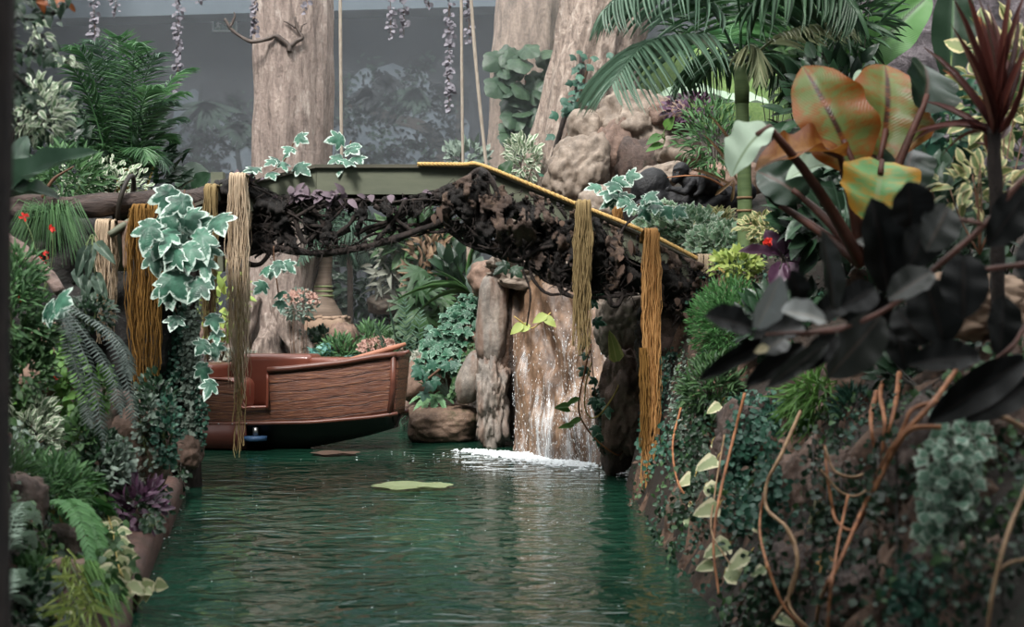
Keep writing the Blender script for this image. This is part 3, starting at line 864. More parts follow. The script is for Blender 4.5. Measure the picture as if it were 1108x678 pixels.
# ================================================================== ROCKS BEHIND THE BRIDGE
rock('big smooth sandy boulder behind the yellow rope', 626, 190, 17.5, 34, 46, .5, M_rock_s, 20, 1, 2.6, .14, 5, tilt=(0, .3))
rock('pale square topped boulder under the palm frond tips', 632, 142, 18.3, 19, 22, .4, M_rock_s, 0, 2, 3.5, .12, 4)
rock('tall tan boulder above the dark gap in the rocks', 690, 140, 18.2, 42, 42, .5, M_rock_s, 0, 3, 2.6, .2, 5, tilt=(.1, .4))
rock('brown weathered boulder wedged between the sandy ones', 664, 170, 17.9, 22, 40, .35, M_rock_b, 0, 4, 2.8, .2, 4, tilt=(0, .2))
rock('dark recessed rock beside the gorilla', 692, 186, 17.6, 26, 36, .3, M_rock_d, 0, 5, 2.6, .2, 4)
rock('rounded tan boulder above the young gorilla', 736, 165, 15, 27, 18, .35, M_rock_s, 0, 6, 2.5, .12, 4)
rock('low tan slab behind the gorillas back', 712, 192, 14.6, 30, 14, .35, M_rock_s, 0, 7, 2.6, .12, 4, tilt=(0, -.25))
rock('brown sloping rock behind the green ringed palm stem', 790, 200, 14.6, 44, 24, .4, M_rock_p, 0, 8, 2.6, .15, 4)
rock('brown rock under the drooping palm leaflets', 724, 128, 18, 24, 20, .35, M_rock_b, 0, 9, 2.6, .2, 4)
rock('small sandy boulder at the foot of the leaning trunk', 648, 222, 16.6, 24, 20, .3, M_rock_s, 0, 11, 2.8, .15, 4)

# mauve rock wall behind the banana leaves
m = MB(); v, f = lumpy((0, 0, 0), (1.5, .4, 1.3), (0, 0, -.35), 12, 5, .1, 2.2, 6, .06); m.add(v, f)
o = m.build('rock_face', M_rock_m, loc=(0, 0, 0)); o.location = at(1075, 70, 12.5); tag(o, 'knobbly mauve-grey rock face behind the banana and red leaved plant', 'rock')
m = MB(); v, f = lumpy((0, 0, 0), (1.6, .5, .8), (0, 0, 0), 13, 3, .12, 1.2, 4); m.add(v, f)
M_lawn = plainmat('lawn', '#56743c', '#789253', 30, .9, .5)
o = m.build('lawn_mound', M_lawn, loc=(0, 0, 0)); o.location = at(752, 92, 22) + Vector((0, 0, -.2)); tag(o, 'bright green mossy mound seen between the palm leaflets', 'mound')
leaf_plant('large pale leaf lying on the bright green mound', at(762, 112, 20.8), [(at(705, 112, 20.9), at(800, 98, 20.7), .5, (0, -.5, 1), 0), (at(780, 112, 20.7), at(835, 106, 20.6), .4, (0, -.5, 1), 0)], [L_ens_p], M_stem_g)

# ================================================================== UNDER THE BRIDGE: PLANTED BANK
GY = 19.6
def gp(px, Y):
    p = at(px, 400, Y); p.z = ground_z(p.x, Y); return p
# bottle palm in a hessian wrapped planter
bp = thing('planter', 'hessian wrapped planter below the bottle palm', 'planter', gp(352, 20.2))
m = MB(); c0 = at(352, 372, 20.2)
P = [Vector((c0.x, 20.2, z)) for z in np.linspace(gp(352, 20.2).z - .1, at(0, 344, 20.2).z, 12)]
m.tube(P, [.32, .33, .33, .34, .33, .34, .35, .34, .345, .35, .34, .34], 40, True, .5, .18, 2); hw = m.build('hessian_wrap', M_hess, bp)
m = MB()
for i in range(16):
    a_ = i * 2 * PI / 16; m.tube([P[-1] + Vector((math.cos(a_) * .34, math.sin(a_) * .34, 0)), P[-1] + Vector((math.cos(a_ + .4) * .34, math.sin(a_ + .4) * .34, .01 * (i % 3)))], .03, 6)
m.build('rolled_rim', M_hess, hw)
b_ = P[-1].copy()
bt = thing('bottle_palm', 'bottle palm with swollen ringed base standing in the hessian planter', 'palm', b_)
M_bottle = plainmat('bottle_trunk', '#57493f', '#7d6d5e', 9, .8, .4, stretch=(.3, .3, 4))
trunk_mesh([b_, at(349, 322, 20.2), at(352, 290, 20.2), at(354, 262, 20.2)], [(0, .26), (.12, .24), (.35, .15), (.6, .10), (1, .085)], 32, 60, .03).build('trunk', M_bottle, bt); btr = bt.children[-1]
m = MB()
for i, y in enumerate((310, 315, 320)): m.tube([at(350, y + 1, 20.2), at(350, y - 1, 20.2)], .137 + .008 * i, 24)
m.build('green_ring', plainmat('ring_green', '#66734a', '#7d885c', 9, .7, .2), btr)
crown = at(354, 264, 20.2)
for i, (tx, ty) in enumerate([(318, 262), (330, 230), (345, 215), (362, 214), (380, 232), (395, 262), (386, 285), (322, 285), (340, 255), (405, 240)]):
    tip = at(tx, ty, 20.2 + (-.5 if i % 2 else .4))
    frond_mesh(bez(crown, crown.lerp(tip, .5) + Vector((0, 0, .35)), tip, 12), 26, .30, .022, 1.0, .9, STRAP, .012, None, i, .1).build('frond', L_bluegn, bt)
for lab, px_, py0, Y_, r_, tips in (('slender grey palm stem right of the bottle palm', 378, 352, 21.5, .045, [(350, 240), (365, 225), (390, 225), (405, 250), (398, 285), (372, 285), (412, 275)]),):
    b_ = gp(px_, Y_); t = thing('slender_palm', lab, 'palm', b_)
    m = MB(); m.tube(cat([b_, at(px_ + 1, 310, Y_), at(px_ - 2, 250, Y_)], 10), r_, 10, True, .5, .15); m.build('trunk', M_bark_b, t)
    for i, (tx, ty) in enumerate(tips):
        c_ = at(px_ - 2, 250, Y_); tip = at(tx, ty, Y_ + (.4 if i % 2 else -.4))
        frond_mesh(bez(c_, c_.lerp(tip, .5) + Vector((0, 0, .3)), tip, 12), 22, .36, .022, .95, .9, STRAP, .01, None, i + 50, .1).build('frond', L_palm_r, t)
m = MB(); m.tube(cat([gp(504, 19.5), at(508, 300, 19.5), at(506, 240, 19.5), at(504, 190, 19.5)], 8), .04, 9, True, .5, .2)
tag(m.build('bamboo_cane', plainmat('cane', '#8a7a6c', '#a39385', 8), loc=gp(504, 19.5)), 'upright pale cane standing left of the waterfall rocks', 'cane')

rock('hessian coloured rounded rock behind the bow of the boat', 372, 368, 19.6, 16, 20, .3, M_rock_p, 0, 31, 2.6, .12, 4)
rock('tan boulder in the undergrowth above the bow', 414, 330, 21, 16, 11, .35, M_rock_s, 0, 32, 2.6, .15, 4)
rock('small tan rock between boat seat and tree root', 250, 384, 19.2, 14, 8, .25, M_rock_s, 0, 33, 2.5, .15, 4)
rock('brown earth rock left of the broad tree root', 240, 366, 20, 26, 22, .4, M_rock_b, 0, 34, 2.6, .15, 4)
rock('dark rock in the shade of the far undergrowth', 400, 375, 20.6, 40, 16, .4, M_rock_d, 0, 35, 2.6, .15, 4)
rock('dark rock below the cut leaved plant', 455, 372, 20.3, 34, 20, .4, M_rock_d, 0, 36, 2.6, .15, 4)

# undergrowth
G = 19.3
bush('soft bright fern mound behind the boat rail', at(372, 385, 19.2), .34, .26, 520, LANCE, .13, L_fine, M_stem_g, seed=3, wr=.22, name='fern_mound', catg='fern')
bush('soft green fern mound below the tan boulder', at(402, 372, 19.9), .32, .28, 480, LANCE, .14, L_fine, M_stem_g, seed=4, wr=.22, name='fern_mound', catg='fern')
bush('dark feathery fern mound above the bow post', at(436, 376, 19.6), .24, .26, 420, LANCE, .16, L_mid, M_stem_g, seed=5, wr=.22, name='fern_mound', catg='fern')
bush('pink flowering shrub above the bow', at(410, 380, 19.0), .28, .17, 240, OVAL_S, .09, L_mid, M_stem_b, seed=6, name='flowering_shrub', catg='shrub', flowers=(L_pink, 60, .06))
bush('pale pink flowering shrub beside the broad tree root', at(324, 330, 19.3), .26, .2, 220, OVAL_S, .09, L_grey, M_stem_b, seed=7, name='flowering_shrub', catg='shrub', flowers=(L_pink, 45, .055), base=gp(324, 19.3))
bush('teal leaved plant behind the middle of the boat rail', at(347, 388, 19.1), .2, .12, 34, OVATE, .15, L_teal_p, M_stem_g, seed=8, wr=.7)
bush('large teal leaves beside the bow rail', at(390, 392, 19.0), .15, .07, 12, OVATE, .19, L_teal_p, M_stem_g, seed=9, wr=.8)
bush('grey small leaved shrub right of the bow', at(462, 400, 18.4), .30, .28, 420, OVAL_S, .1, L_silver, M_stem_b, seed=10, name='silver_shrub', catg='shrub')
bush('low silver plant behind the rear boat seat', at(255, 388, 18.6), .3, .12, 160, OVAL_S, .08, L_silver, M_stem_b, seed=11, name='silver_shrub', catg='shrub')
bush('dark ivy heap hiding the planter foot', at(345, 372, 19.6), .26, .2, 220, IVY_S, .1, L_dark, M_stem_k, seed=13, wr=1, name='ivy', catg='vine')
bush('tall pale leaved plant with cream leaf tips above the tan boulder', at(425, 290, 21), .34, .55, 130, LANCE_D, .34, L_silver, M_stem_b, seed=14, wr=.24, name='variegated_plant', base=gp(428, 21))
bush('orange-brown withered plant hanging behind the root tangle', at(468, 290, 20.4), .38, .5, 260, LANCE_D, .22, L_orange, M_stem_b, seed=15, wr=.3, name='withered_plant', base=gp(470, 20.4))
bush('dark leafy plant left of the waterfall rocks', at(492, 320, 19.9), .3, .7, 150, OVATE, .28, L_dark, M_stem_k, seed=16, wr=.5, base=gp(492, 19.9))
bush('green leafy plant behind the gap in the root tangle', at(452, 262, 20.8), .6, .4, 200, OVATE, .32, L_mid, M_stem_g, seed=17, wr=.45, base=gp(452, 20.8))
bush('pale leaved shrub behind the long pale raffia', at(240, 325, 17.8), .3, .5, 120, OVATE, .16, L_lime, M_stem_b, seed=18, wr=.5, base=at(240, 390, 17.8))
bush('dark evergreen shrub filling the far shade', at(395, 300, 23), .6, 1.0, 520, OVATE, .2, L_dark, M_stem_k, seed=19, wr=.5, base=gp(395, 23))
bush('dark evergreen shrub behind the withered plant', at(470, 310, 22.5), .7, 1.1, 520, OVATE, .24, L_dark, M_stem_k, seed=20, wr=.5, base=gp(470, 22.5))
t = cluster_on('cut leaved plant with deeply split leaves above the rocks', [(455, 285), (442, 305), (466, 300), (450, 325), (470, 330), (458, 345), (440, 330), (475, 315)], SPLIT, .52, L_mid, [[(458, 385), (456, 340), (455, 290)]], 19.7, 'split_leaf_plant', M_stem_g, 'plant', 4, .05)
leaf_plant('long pale paddle leaf at the top of the waterfall rocks', at(515, 325, 17.6), [(at(512, 318, 17.6), at(520, 276, 17.5), .24, (-.3, -1, .3), 0)], [L_grey], M_stem_g)
blades('arching strap grass spilling left from the waterfall rocks', at(512, 318, 17.8), 9, .95, .02, L_mid, STRAP_D, 3, .5, .45, (-.9, -.1, .1), ln=(.7, 1.1))
frond_plant('feathery palm fern with fan tips beside the cut leaved plant', gp(445, 18.9), [at(405, 348, 18.7), at(420, 330, 18.9), at(438, 325, 19), at(412, 365, 18.6), at(455, 335, 19)], L_bluegn, 24, .22, .02, .2, name='fern', seed=3, rr=.008)
creeper('thick green ivy pouring over the sloping slabs', [[at(510 + a_, 322 + 3 * a_ % 9, 17.4), at(500 + a_, 345, 17.2), at(490 + a_ * 1.3 - b2, 375, 17.0), at(480 + a_ - b2, 398, 16.9)] for a_, b2 in ((-8, 0), (-2, 8), (4, 4), (8, 18), (0, 22), (-12, 12))], 42, IVY, .14, L_ivyg, M_stem_b, 1, 5, .16, 'ivy', facing=1.0)
creeper('small leaved creeper running down the edge of the sloping slabs', [[at(512, 372, 16.9), at(506, 392, 16.7), at(498, 410, 16.6), at(490, 428, 16.5)]] * 2, 140, OVAL_S, .06, L_mid, M_stem_b, .8, 6, .07)
cluster_on('bright teal ivy sprig above the rock fern', [(478, 392), (484, 396), (474, 400), (468, 404), (463, 410), (458, 404), (490, 390), (455, 422), (462, 398)], IVY, .17, L_teal, [[(490, 388), (475, 400), (460, 412)]], 16.7, 'ivy', seed=9)
frond_plant('bright fern sitting on the low waterside rock', at(468, 427, 17.0), [at(444, 436, 16.8), at(448, 446, 16.7), at(458, 448, 16.6), at(470, 447, 16.6), at(482, 444, 16.6), at(490, 436, 16.8), at(454, 414, 17), at(478, 412, 17.1), at(466, 408, 17.1), at(488, 424, 17)], L_fernb, 22, .085, .022, .25, OVAL_S, name='fern', seed=5, rr=.004, droop=.2)
blades('grey-green grass tuft beside the rock fern', at(485, 428, 16.9), 60, .32, .012, L_grey, GRASS, 6, .5, .9)

# ================================================================== WATERFALL
rock('upright smooth grey rock left of the waterfall', 533, 346, 16.4, 17, 49, .34, M_rock_g, 0, 41, 4.2, .08, 5, tilt=(0, .06), ridge=.03)
rock('egg shaped grey rock leaning on the craggy rock', 511, 407, 16.6, 15, 31, .3, M_rock_g, 0, 42, 2.4, .07, 4, tilt=(0, .35), ridge=.03)
rock('rust streaked craggy rock standing in the water', 534, 432, 16.2, 18, 50, .35, M_rock_g, 0, 43, 3.4, .34, 5, ridge=.2)
rock('low mossy brown rock at the waterline below the fern', 480, 459, 16.9, 38, 21, .45, rockmat('rock_low', ['#4a3a31', '#77604f', '#8b7362'], 2.2, .2, '#3a2a20', moss='#3a3a1c'), 0, 44, 4.0, .1, 5, ridge=.03)
rock('long sloping slab under the thick ivy', 470, 402, 17.6, 42, 22, .4, M_rock_p, 0, 45, 3.2, .1, 4, tilt=(0, -.55))
rock('narrow sloping slab above the egg shaped rock', 498, 390, 17.3, 16, 40, .3, M_rock_p, 0, 46, 3.0, .1, 4, tilt=(0, .6))
rock('flat dark ledge in the water beside the bow', 450, 440, 18.2, 22, 9, .4, M_rock_b, 0, 47, 3.0, .1, 4)
rock('pale ledge on top of the waterfall', 588, 297, 16.3, 58, 20, .5, M_rock_s, 0, 48, 3.2, .14, 5, tilt=(0, .08))
rock('pink-grey rock shelf behind the upright grey rock', 535, 302, 17.0, 28, 20, .4, M_rock_p, 0, 49, 3.0, .14, 4)
rock('dark cleft rock behind the left edge of the falling water', 566, 385, 16.5, 30, 84, .32, M_rock_cave, 0, 50, 3.6, .2, 5, tilt=(0, -.02))
# the sheet of rock the water runs down: a leaning, rippled face
m = MB(); nu, nv = 60, 60; vs = []
LBt, RTt = (558, 310, 16.3), (662, 300, 15.2); LB, RB = (556, 482, 15.55), (664, 512, 13.7)
tl, tr, bl, br = at(*LBt), at(*RTt), at(*LB), at(*RB); bl.z = -.3; br.z = -.3
for j in range(nv + 1):
    for i in range(nu + 1):
        u, t = i / nu, j / nv
        p = (tl.lerp(tr, u)).lerp(bl.lerp(br, u), t)
        nrm_ = Vector((-.55, -.8, .35)).normalized()
        s_ = .16 * mn.fractal(Vector((u * 3.2, t * 2.2, 4.2)), .9, 2.1, 5) + .05 * mn.noise(Vector((u * 12, t * 3, 1)))
        s_ += .22 * math.sin(PI * u) * (1 - .3 * t)
        vs.append(tuple(p + nrm_ * s_))
front = list(vs)
back = [tuple(Vector(q) + Vector((.35, .5, -.1))) for q in vs]
kk = nu + 1; nn_ = len(front)
fq = [(j * kk + i, (j + 1) * kk + i, (j + 1) * kk + i + 1, j * kk + i + 1) for j in range(nv) for i in range(nu)]
fb = [(a_ + nn_, d_ + nn_, c_ + nn_, b2 + nn_) for a_, b2, c_, d_ in fq]
rim = [j * kk for j in range(nv + 1)] + [nv * kk + i for i in range(1, kk)] + [j * kk + nu for j in range(nv - 1, -1, -1)] + [i for i in range(nu - 1, 0, -1)]
fr = [(rim[i], rim[(i + 1) % len(rim)] , rim[(i + 1) % len(rim)] + nn_, rim[i] + nn_) for i in range(len(rim))]
m.add(front + back, np.array(fq + fb + fr))
wf = tag(m.build('waterfall_rock', M_rock_w, loc=at(610, 420, 15)), 'leaning wet tan rock face that the waterfall runs down', 'rock')
def fall_pt(u, t):
    x = u * nu; y = t * nv; i, j = min(nu - 1, int(x)), min(nv - 1, int(y)); fx, fy = x - i, y - j
    A, B = Vector(front[j * kk + i]), Vector(front[j * kk + i + 1]); Cc, D = Vector(front[(j + 1) * kk + i]), Vector(front[(j + 1) * kk + i + 1])
    return (A.lerp(B, fx)).lerp(Cc.lerp(D, fx), fy)
b = NB('white_water'); b.pbr((.86, .9, .92, 1), .35, None, IOR=1.33); M_foam = b.m
rn = random.Random(21)
wt = thing('waterfall', 'thin white streaks of water running down the leaning rock face', 'waterfall', at(600, 490, 14.8))
off = Vector((-.55, -.8, .35)).normalized() * .012
b = NB('water_sheet'); uvn = b.n('ShaderNodeUVMap'); mp = b.n('ShaderNodeMapping'); mp.inputs['Scale'].default_value = (16, 2.6, 1); b.l(uvn.outputs[0], mp.inputs[0])
f1 = b.noise(mp.outputs[0], 2.0, 8, .75, .5)
mp2 = b.n('ShaderNodeMapping'); mp2.inputs['Scale'].default_value = (3, 1.2, 1); b.l(uvn.outputs[0], mp2.inputs[0]); f2 = b.noise(mp2.outputs[0], 1.7, 3)
sepw = b.n('ShaderNodeSeparateXYZ'); b.l(uvn.outputs[0], sepw.inputs[0])
fm_ = b.math('ADD', b.math('ADD', b.math('MULTIPLY', f1, .8), b.math('MULTIPLY', f2, .5)), b.math('MULTIPLY', sepw.outputs[1], .16))
al = b.ramp(fm_, [(.76, (0, 0, 0)), (.86, (.35, .35, .35)), (.98, (.75, .75, .75))])
pw = b.n('ShaderNodeBsdfPrincipled'); pw.inputs['Base Color'].default_value = (.86, .9, .92, 1); pw.inputs['Roughness'].default_value = .2
tr = b.n('ShaderNodeBsdfTransparent'); mx = b.n('ShaderNodeMixShader'); b.l(al, mx.inputs[0]); b.l(tr.outputs[0], mx.inputs[1]); b.l(pw.outputs[0], mx.inputs[2]); b.l(mx.outputs[0], b.out.inputs[0])
m = MB(); K_ = 61; sv, suv = [], []
for j in range(K_):
    for i in range(K_):
        u, t = .04 + .92 * i / 60, .10 + .87 * j / 60; sv.append(tuple(fall_pt(u, t) + off * (1.2 + .8 * mn.noise(Vector((u * 20, t * 6, 3)))))); suv.append((u, t))
m.add(sv, np.array([(j * K_ + i, (j + 1) * K_ + i, (j + 1) * K_ + i + 1, j * K_ + i + 1) for j in range(60) for i in range(60)]), suv)
m.build('water_sheet', b.m, wt)
m = MB()
for i in range(1200):
    t = .15 + .85 * rn.random() ** .6; u = min(.98, max(.02, rn.gauss(rn.choice((.12, .40, .62, .72, .85)), .07)))
    p = fall_pt(u, min(.97, t)) + off * (1 + 4 * rn.random()); s_ = rn.uniform(.0012, .0034); q = fall_pt(u, min(.99, t + .012)); d = (q - fall_pt(u, min(.97, t))).normalized()
    L_ = rn.uniform(.006, .03); m.tube([p, p + d * L_ * .5, p + d * L_], [s_ * .5, s_, s_ * .4], 4)
m.build('droplets', M_foam, wt)
# foam where it lands
m = MB()
fo = [((x0 + (rn.random() - .5) * .02), 0) for x0 in ()]
e0, e1 = at(505, 488, 15.6), at(648, 500, 14.35)
def blobf(p, r, hz):
    d = np.array([(math.cos(a_) * r * rn.uniform(.7, 1.2), math.sin(a_) * r * rn.uniform(.7, 1.2), 0) for a_ in np.linspace(0, 2 * PI, 9)[:-1]])
    v = np.concatenate([d + np.array((p.x, p.y, .002)), d * .6 + np.array((p.x, p.y, hz * .8)), [[p.x, p.y, hz]]])
    m.add(v, [np.array([(i, (i + 1) % 8, 8 + (i + 1) % 8, 8 + i) for i in range(8)]), np.array([(8 + i, 8 + (i + 1) % 8, 16) for i in range(8)])])
for i in range(2000):
    t = rn.random() ** .7; sp_ = .07 + .5 * t * (.4 + .6 * rn.random()); p = e0.lerp(e1, t) + Vector((rn.gauss(0, .09 + .10 * t), -abs(rn.gauss(0, sp_)) + .10, 0))
    blobf(p, rn.uniform(.006, .032), rn.uniform(.003, .02))
for i in range(260):
    t = rn.random(); p = e0.lerp(e1, t) + Vector((rn.gauss(-.2, .35), -abs(rn.gauss(.2, .6)), 0)); k_ = rn.uniform(.004, .014); blobf(p, k_, k_ * .3)
for i in range(90):
    y = rn.uniform(7, 15); p = Vector((rn.uniform(-2.4, .8), y, 0)); blobf(p, rn.uniform(.003, .008), .0015)
for i in range(60):
    y = rn.uniform(7.6, 12.6); p = Vector((lerp_tab(XL, y) + abs(rn.gauss(0, .03)), y, 0)); blobf(p, rn.uniform(.004, .010), .002)
tag(m.build('foam', M_foam, loc=(e0 + e1) / 2), 'white foam and bubbles where the waterfall meets the pool', 'foam', kind='stuff')

rock('rounded pink-grey boulder hanging over the right of the waterfall', 674, 349, 13.4, 29, 38, .38, M_rock_s, 0, 51, 3.4, .1, 5, tilt=(0, .05))
rock('dark split rock below the rounded boulder', 678, 432, 13.1, 30, 62, .4, M_rock_b, 0, 52, 3.0, .2, 5, tilt=(0, .12))
rock('dark wet rock at the waterline beside the foam', 668, 478, 13.3, 20, 34, .3, M_rock_d, 0, 53, 3.0, .18, 4)
rock('dark rock under the right end of the bridge', 742, 372, 12.3, 52, 48, .4, M_rock_d, 0, 54, 3.0, .2, 5)

# vines crossing the waterfall
vine('yellow-green vine looping across the foot of the waterfall', [at(676, 392, 12.9), at(668, 420, 12.7), at(652, 445, 12.7), at(640, 452, 12.8), at(633, 440, 12.8), at(634, 415, 12.8), at(640, 392, 12.9)], .008, .006, M_vine_y)
vine('thin brown vine hanging at the edge of the falling water', [at(640, 372, 13.0), at(633, 400, 12.9), at(626, 440, 12.8), at(634, 462, 12.8), at(650, 480, 12.8), at(668, 492, 12.9), at(674, 488, 13)], .009, .007, M_vine_o)
t = cluster_on('green ivy strand climbing beside the rounded boulder', [(638, 360), (640, 378), (642, 395), (640, 410), (636, 372), (641, 345), (643, 425), (638, 330), (641, 318), (645, 430), (652, 470), (650, 455), (648, 440)], IVY, .13, L_ivyg, [[(640, 300), (638, 360), (645, 430), (654, 485)]], 13.0, 'ivy', seed=12)
creeper('dark small leaved creeper down the edge of the waterfall', [[at(646, 420, 13.1), at(652, 450, 13.0), at(658, 486, 13.0)]] * 3, 110, OVAL_S, .05, L_dark, M_stem_k, .8, 16, .06)
leaf_plant('single yellowing heart leaf in front of the rounded boulder', at(668, 392, 12.4), [(at(667, 391, 12.4), at(662, 358, 12.3), .16, (.2, -1, .1), 0)], [leafmat('leaf_yellowing', '#7f8a4a', '#8f9456', edge='#a3a163', rib='#a8a76a')], M_vine_y, HEART)
for lab, pts, Y_ in (('pale green sprig lit in front of the wet rock', [(556, 342), (570, 352), (578, 354), (596, 338)], 14.6),):
    P = [at(x, y, Y_) for x, y in pts]; t = thing('leafy_sprig', lab, 'vine', P[-1])
    m = MB(); m.tube(cat(P, 5), .007, 5); m.build('stem', M_vine_y, t)
    m = MB()
    for (x, y, dx) in ((574, 352, -1), (588, 342, .4), (592, 340, -.6), (566, 350, -.4)): m.leaf(OVATE, at(x, y, Y_), (dx, -.2, -.3), (0, -1, .4), .18, .1, .8)
    m.build('foliage', L_lime, t)
for lab, pts in (('green leaf pair on the vine left of the ivy strand', [(628, 430), (618, 438)]), ('dark green leaf pair on the brown vine', [(630, 452), (622, 460), (618, 445)])):
    t = thing('leafy_sprig', lab, 'vine', at(*pts[0], 12.8)); m = MB(); ms = MB()
    for i, (x, y) in enumerate(pts): m.leaf(LANCE, at(x, y, 12.8), (-.8, -.2, -.35 + .3 * i), (0, -1, .6), .16, .06, .6); ms.tube([at(630, 445, 12.85), at(x, y, 12.8)], .003, 4)
    m.build('foliage', L_fresh, t); ms.build('stem', M_vine_y, t)

# leaves floating on the water
for lab, px, py, w_, mt in (('large pale leaf floating in mid channel', 445, 528, 1.0, L_pothos), ('dull brown leaf drifting in the shadow of the boat', 362, 492, .75, L_dead)):
    Y_ = EYE * F / (py - 339.0); p = at(px, py, Y_); m = MB(); R_ = .36 * w_
    n_ = 44; vs = [(0, 0, .012)]; uv = [(.5, .5)]
    for r_ in (.55, 1.0):
        for i in range(n_):
            a_ = 2 * PI * i / n_; rr = R_ * r_ * (1 - .10 * abs(math.sin(a_ * 3.5)) + .06 * math.sin(a_ * 9)) * (.25 if (abs(a_ - 5.2) < .12 and r_ == 1) else 1)
            vs.append((math.cos(a_) * rr, math.sin(a_) * rr * .8, .014 + .006 * math.sin(a_ * 4) + (.014 if r_ == 1 else 0))); uv.append((.5 + .5 * r_ * .5, i / n_))
    m.add(vs, [np.array([(0, 1 + i, 1 + (i + 1) % n_) for i in range(n_)]), np.array([(1 + i, 1 + n_ + i, 1 + n_ + (i + 1) % n_, 1 + (i + 1) % n_) for i in range(n_)])], uv, .3)
    o = m.build('floating_leaf', mt, loc=(0, 0, 0)); o.location = (p.x, p.y, 0.0); tag(o, lab, 'leaf')

# ================================================================== THE BOAT
b = NB('boat_planks')
uvn = b.n('ShaderNodeUVMap'); mp = b.n('ShaderNodeMapping'); mp.inputs['Scale'].default_value = (2.2, 11, 1); b.l(uvn.outputs[0], mp.inputs[0])
g1 = b.noise(mp.outputs[0], 3.0, 8, .65, .5)
col = b.ramp(g1, [(.28, lin('#3f2820')), (.48, lin('#6b4436')), (.62, lin('#84573f')), (.74, lin('#b58c62'))])
sp_ = b.n('ShaderNodeSeparateXYZ'); b.l(uvn.outputs[0], sp_.inputs[0])
mp2 = b.n('ShaderNodeMapping'); mp2.inputs['Scale'].default_value = (2.2, 2.2, 1); b.l(uvn.outputs[0], mp2.inputs[0])
wv = b.noise(mp2.outputs[0], 1.4, 3)
row = b.math('FRACT', b.math('ADD', b.math('MULTIPLY', sp_.outputs[1], 6.0), b.math('MULTIPLY', wv, .9)))
groove = b.ramp(row, [(.0, (0, 0, 0)), (.05, (1, 1, 1)), (.95, (1, 1, 1)), (1.0, (0, 0, 0))])
col = b.mix(1.0, col, b.mix(groove, lin('#6a5048'), (1, 1, 1, 1)), 'MULTIPLY')
b.pbr(col, .42, b.bump(b.math('ADD', b.math('MULTIPLY', groove, .8), b.math('MULTIPLY', g1, .5)), .9, .03))
M_plank = b.m
M_liner = plainmat('boat_liner', '#6e3b2e', '#784334', 3, .28, .03, coat=.2)
M_trim = plainmat('boat_trim', '#4f2f26', '#693f32', 8, .4, .3, stretch=(.3, 1, 1))
M_hull = plainmat('boat_bottom', '#161413', '#1f1c1a', 5, .5, .2)
M_skirt = plainmat('boat_skirt', '#4f2b24', '#5c342b', 4, .45, .1)
M_blue = plainmat('wheel_blue', '#2f4a6a', '#3a587a', 5, .5, .1)
M_steel = plainmat('steel', '#8a8a8a', '#a5a5a5', 9, .35, .1, metal=.9)

BX = at(437, 385, 15.6); ang_ = math.radians(-11)
boat = thing('boat', 'brown plank sided ride boat with terracotta seats floating under the bridge', 'boat', (BX.x - 1.9, 15.95, 0))
Rb = Matrix.Rotation(ang_, 4, 'Z'); OB = Vector((BX.x - .02, 15.72, 0))
def bl_(s, y, z):   # s: metres aft of the bow tip; y: across (negative = this side)
    return OB + Rb @ Vector((-s * .93, y * .93, z + .06))
def half(s): return lerp_tab([(0, .26), (.3, .34), (.9, .50), (1.8, .60), (3, .64), (5, .62)], s)
def zg(s): return lerp_tab([(0, .985), (.25, .96), (.6, .90), (1.2, .835), (1.7, .80), (5, .78)], s)
def zc(s): return lerp_tab([(0, .34), (.3, .30), (1.0, .245), (2.0, .22), (5, .235)], s)
N0, N1 = 1.48, 1.80    # boarding notch
def ztop(s):
    if s < N0: return zg(s)
    if s < N1: return .42
    return .72 - .22 * max(0, 1 - (s - N1) / .16) ** 2.2
ss = [0, .08, .16, .25, .35, .45, .6, .75, .9, 1.05, 1.2, 1.35, N0 - .001, N0 + .001, 1.55, 1.63, 1.70, 1.76, N1, N1 + .02, N1 + .05, N1 + .09, N1 + .13, N1 + .2, 2.2, 2.4, 2.6, 2.9, 3.2, 3.6, 4.0, 4.4]
def side_mesh(sg, inset=0.0, top=ztop, bottom=zc):
    m = MB(); nz = 10; vs = []; uv = []
    for s in ss:
        for j in range(nz + 1):
            t = j / nz; zt, zb = top(s), bottom(s); z = zb + (zt - zb) * t
            full = (z - zc(s)) / max(.01, zg(s) - zc(s))
            y = (half(s) - inset) * (.84 + .16 * full + .05 * math.sin(PI * min(1, max(0, full))))
            vs.append(tuple(bl_(s + (.06 * (1 - full) if s < .3 else 0), sg * y, z))); uv.append((s * .7, full * .98 + .01))
    f = [(i * (nz + 1) + j, i * (nz + 1) + j + 1, (i + 1) * (nz + 1) + j + 1, (i + 1) * (nz + 1) + j) for i in range(len(ss) - 1) for j in range(nz)]
    m.add(vs, np.array(f), uv); return m
o = side_mesh(-1).build('plank_side', M_plank, boat); md = o.modifiers.new('thick', 'SOLIDIFY'); md.thickness = .035; md.offset = -1
o = side_mesh(1, 0, zg).build('plank_side', M_plank, boat); md = o.modifiers.new('thick', 'SOLIDIFY'); md.thickness = .035; md.offset = 1
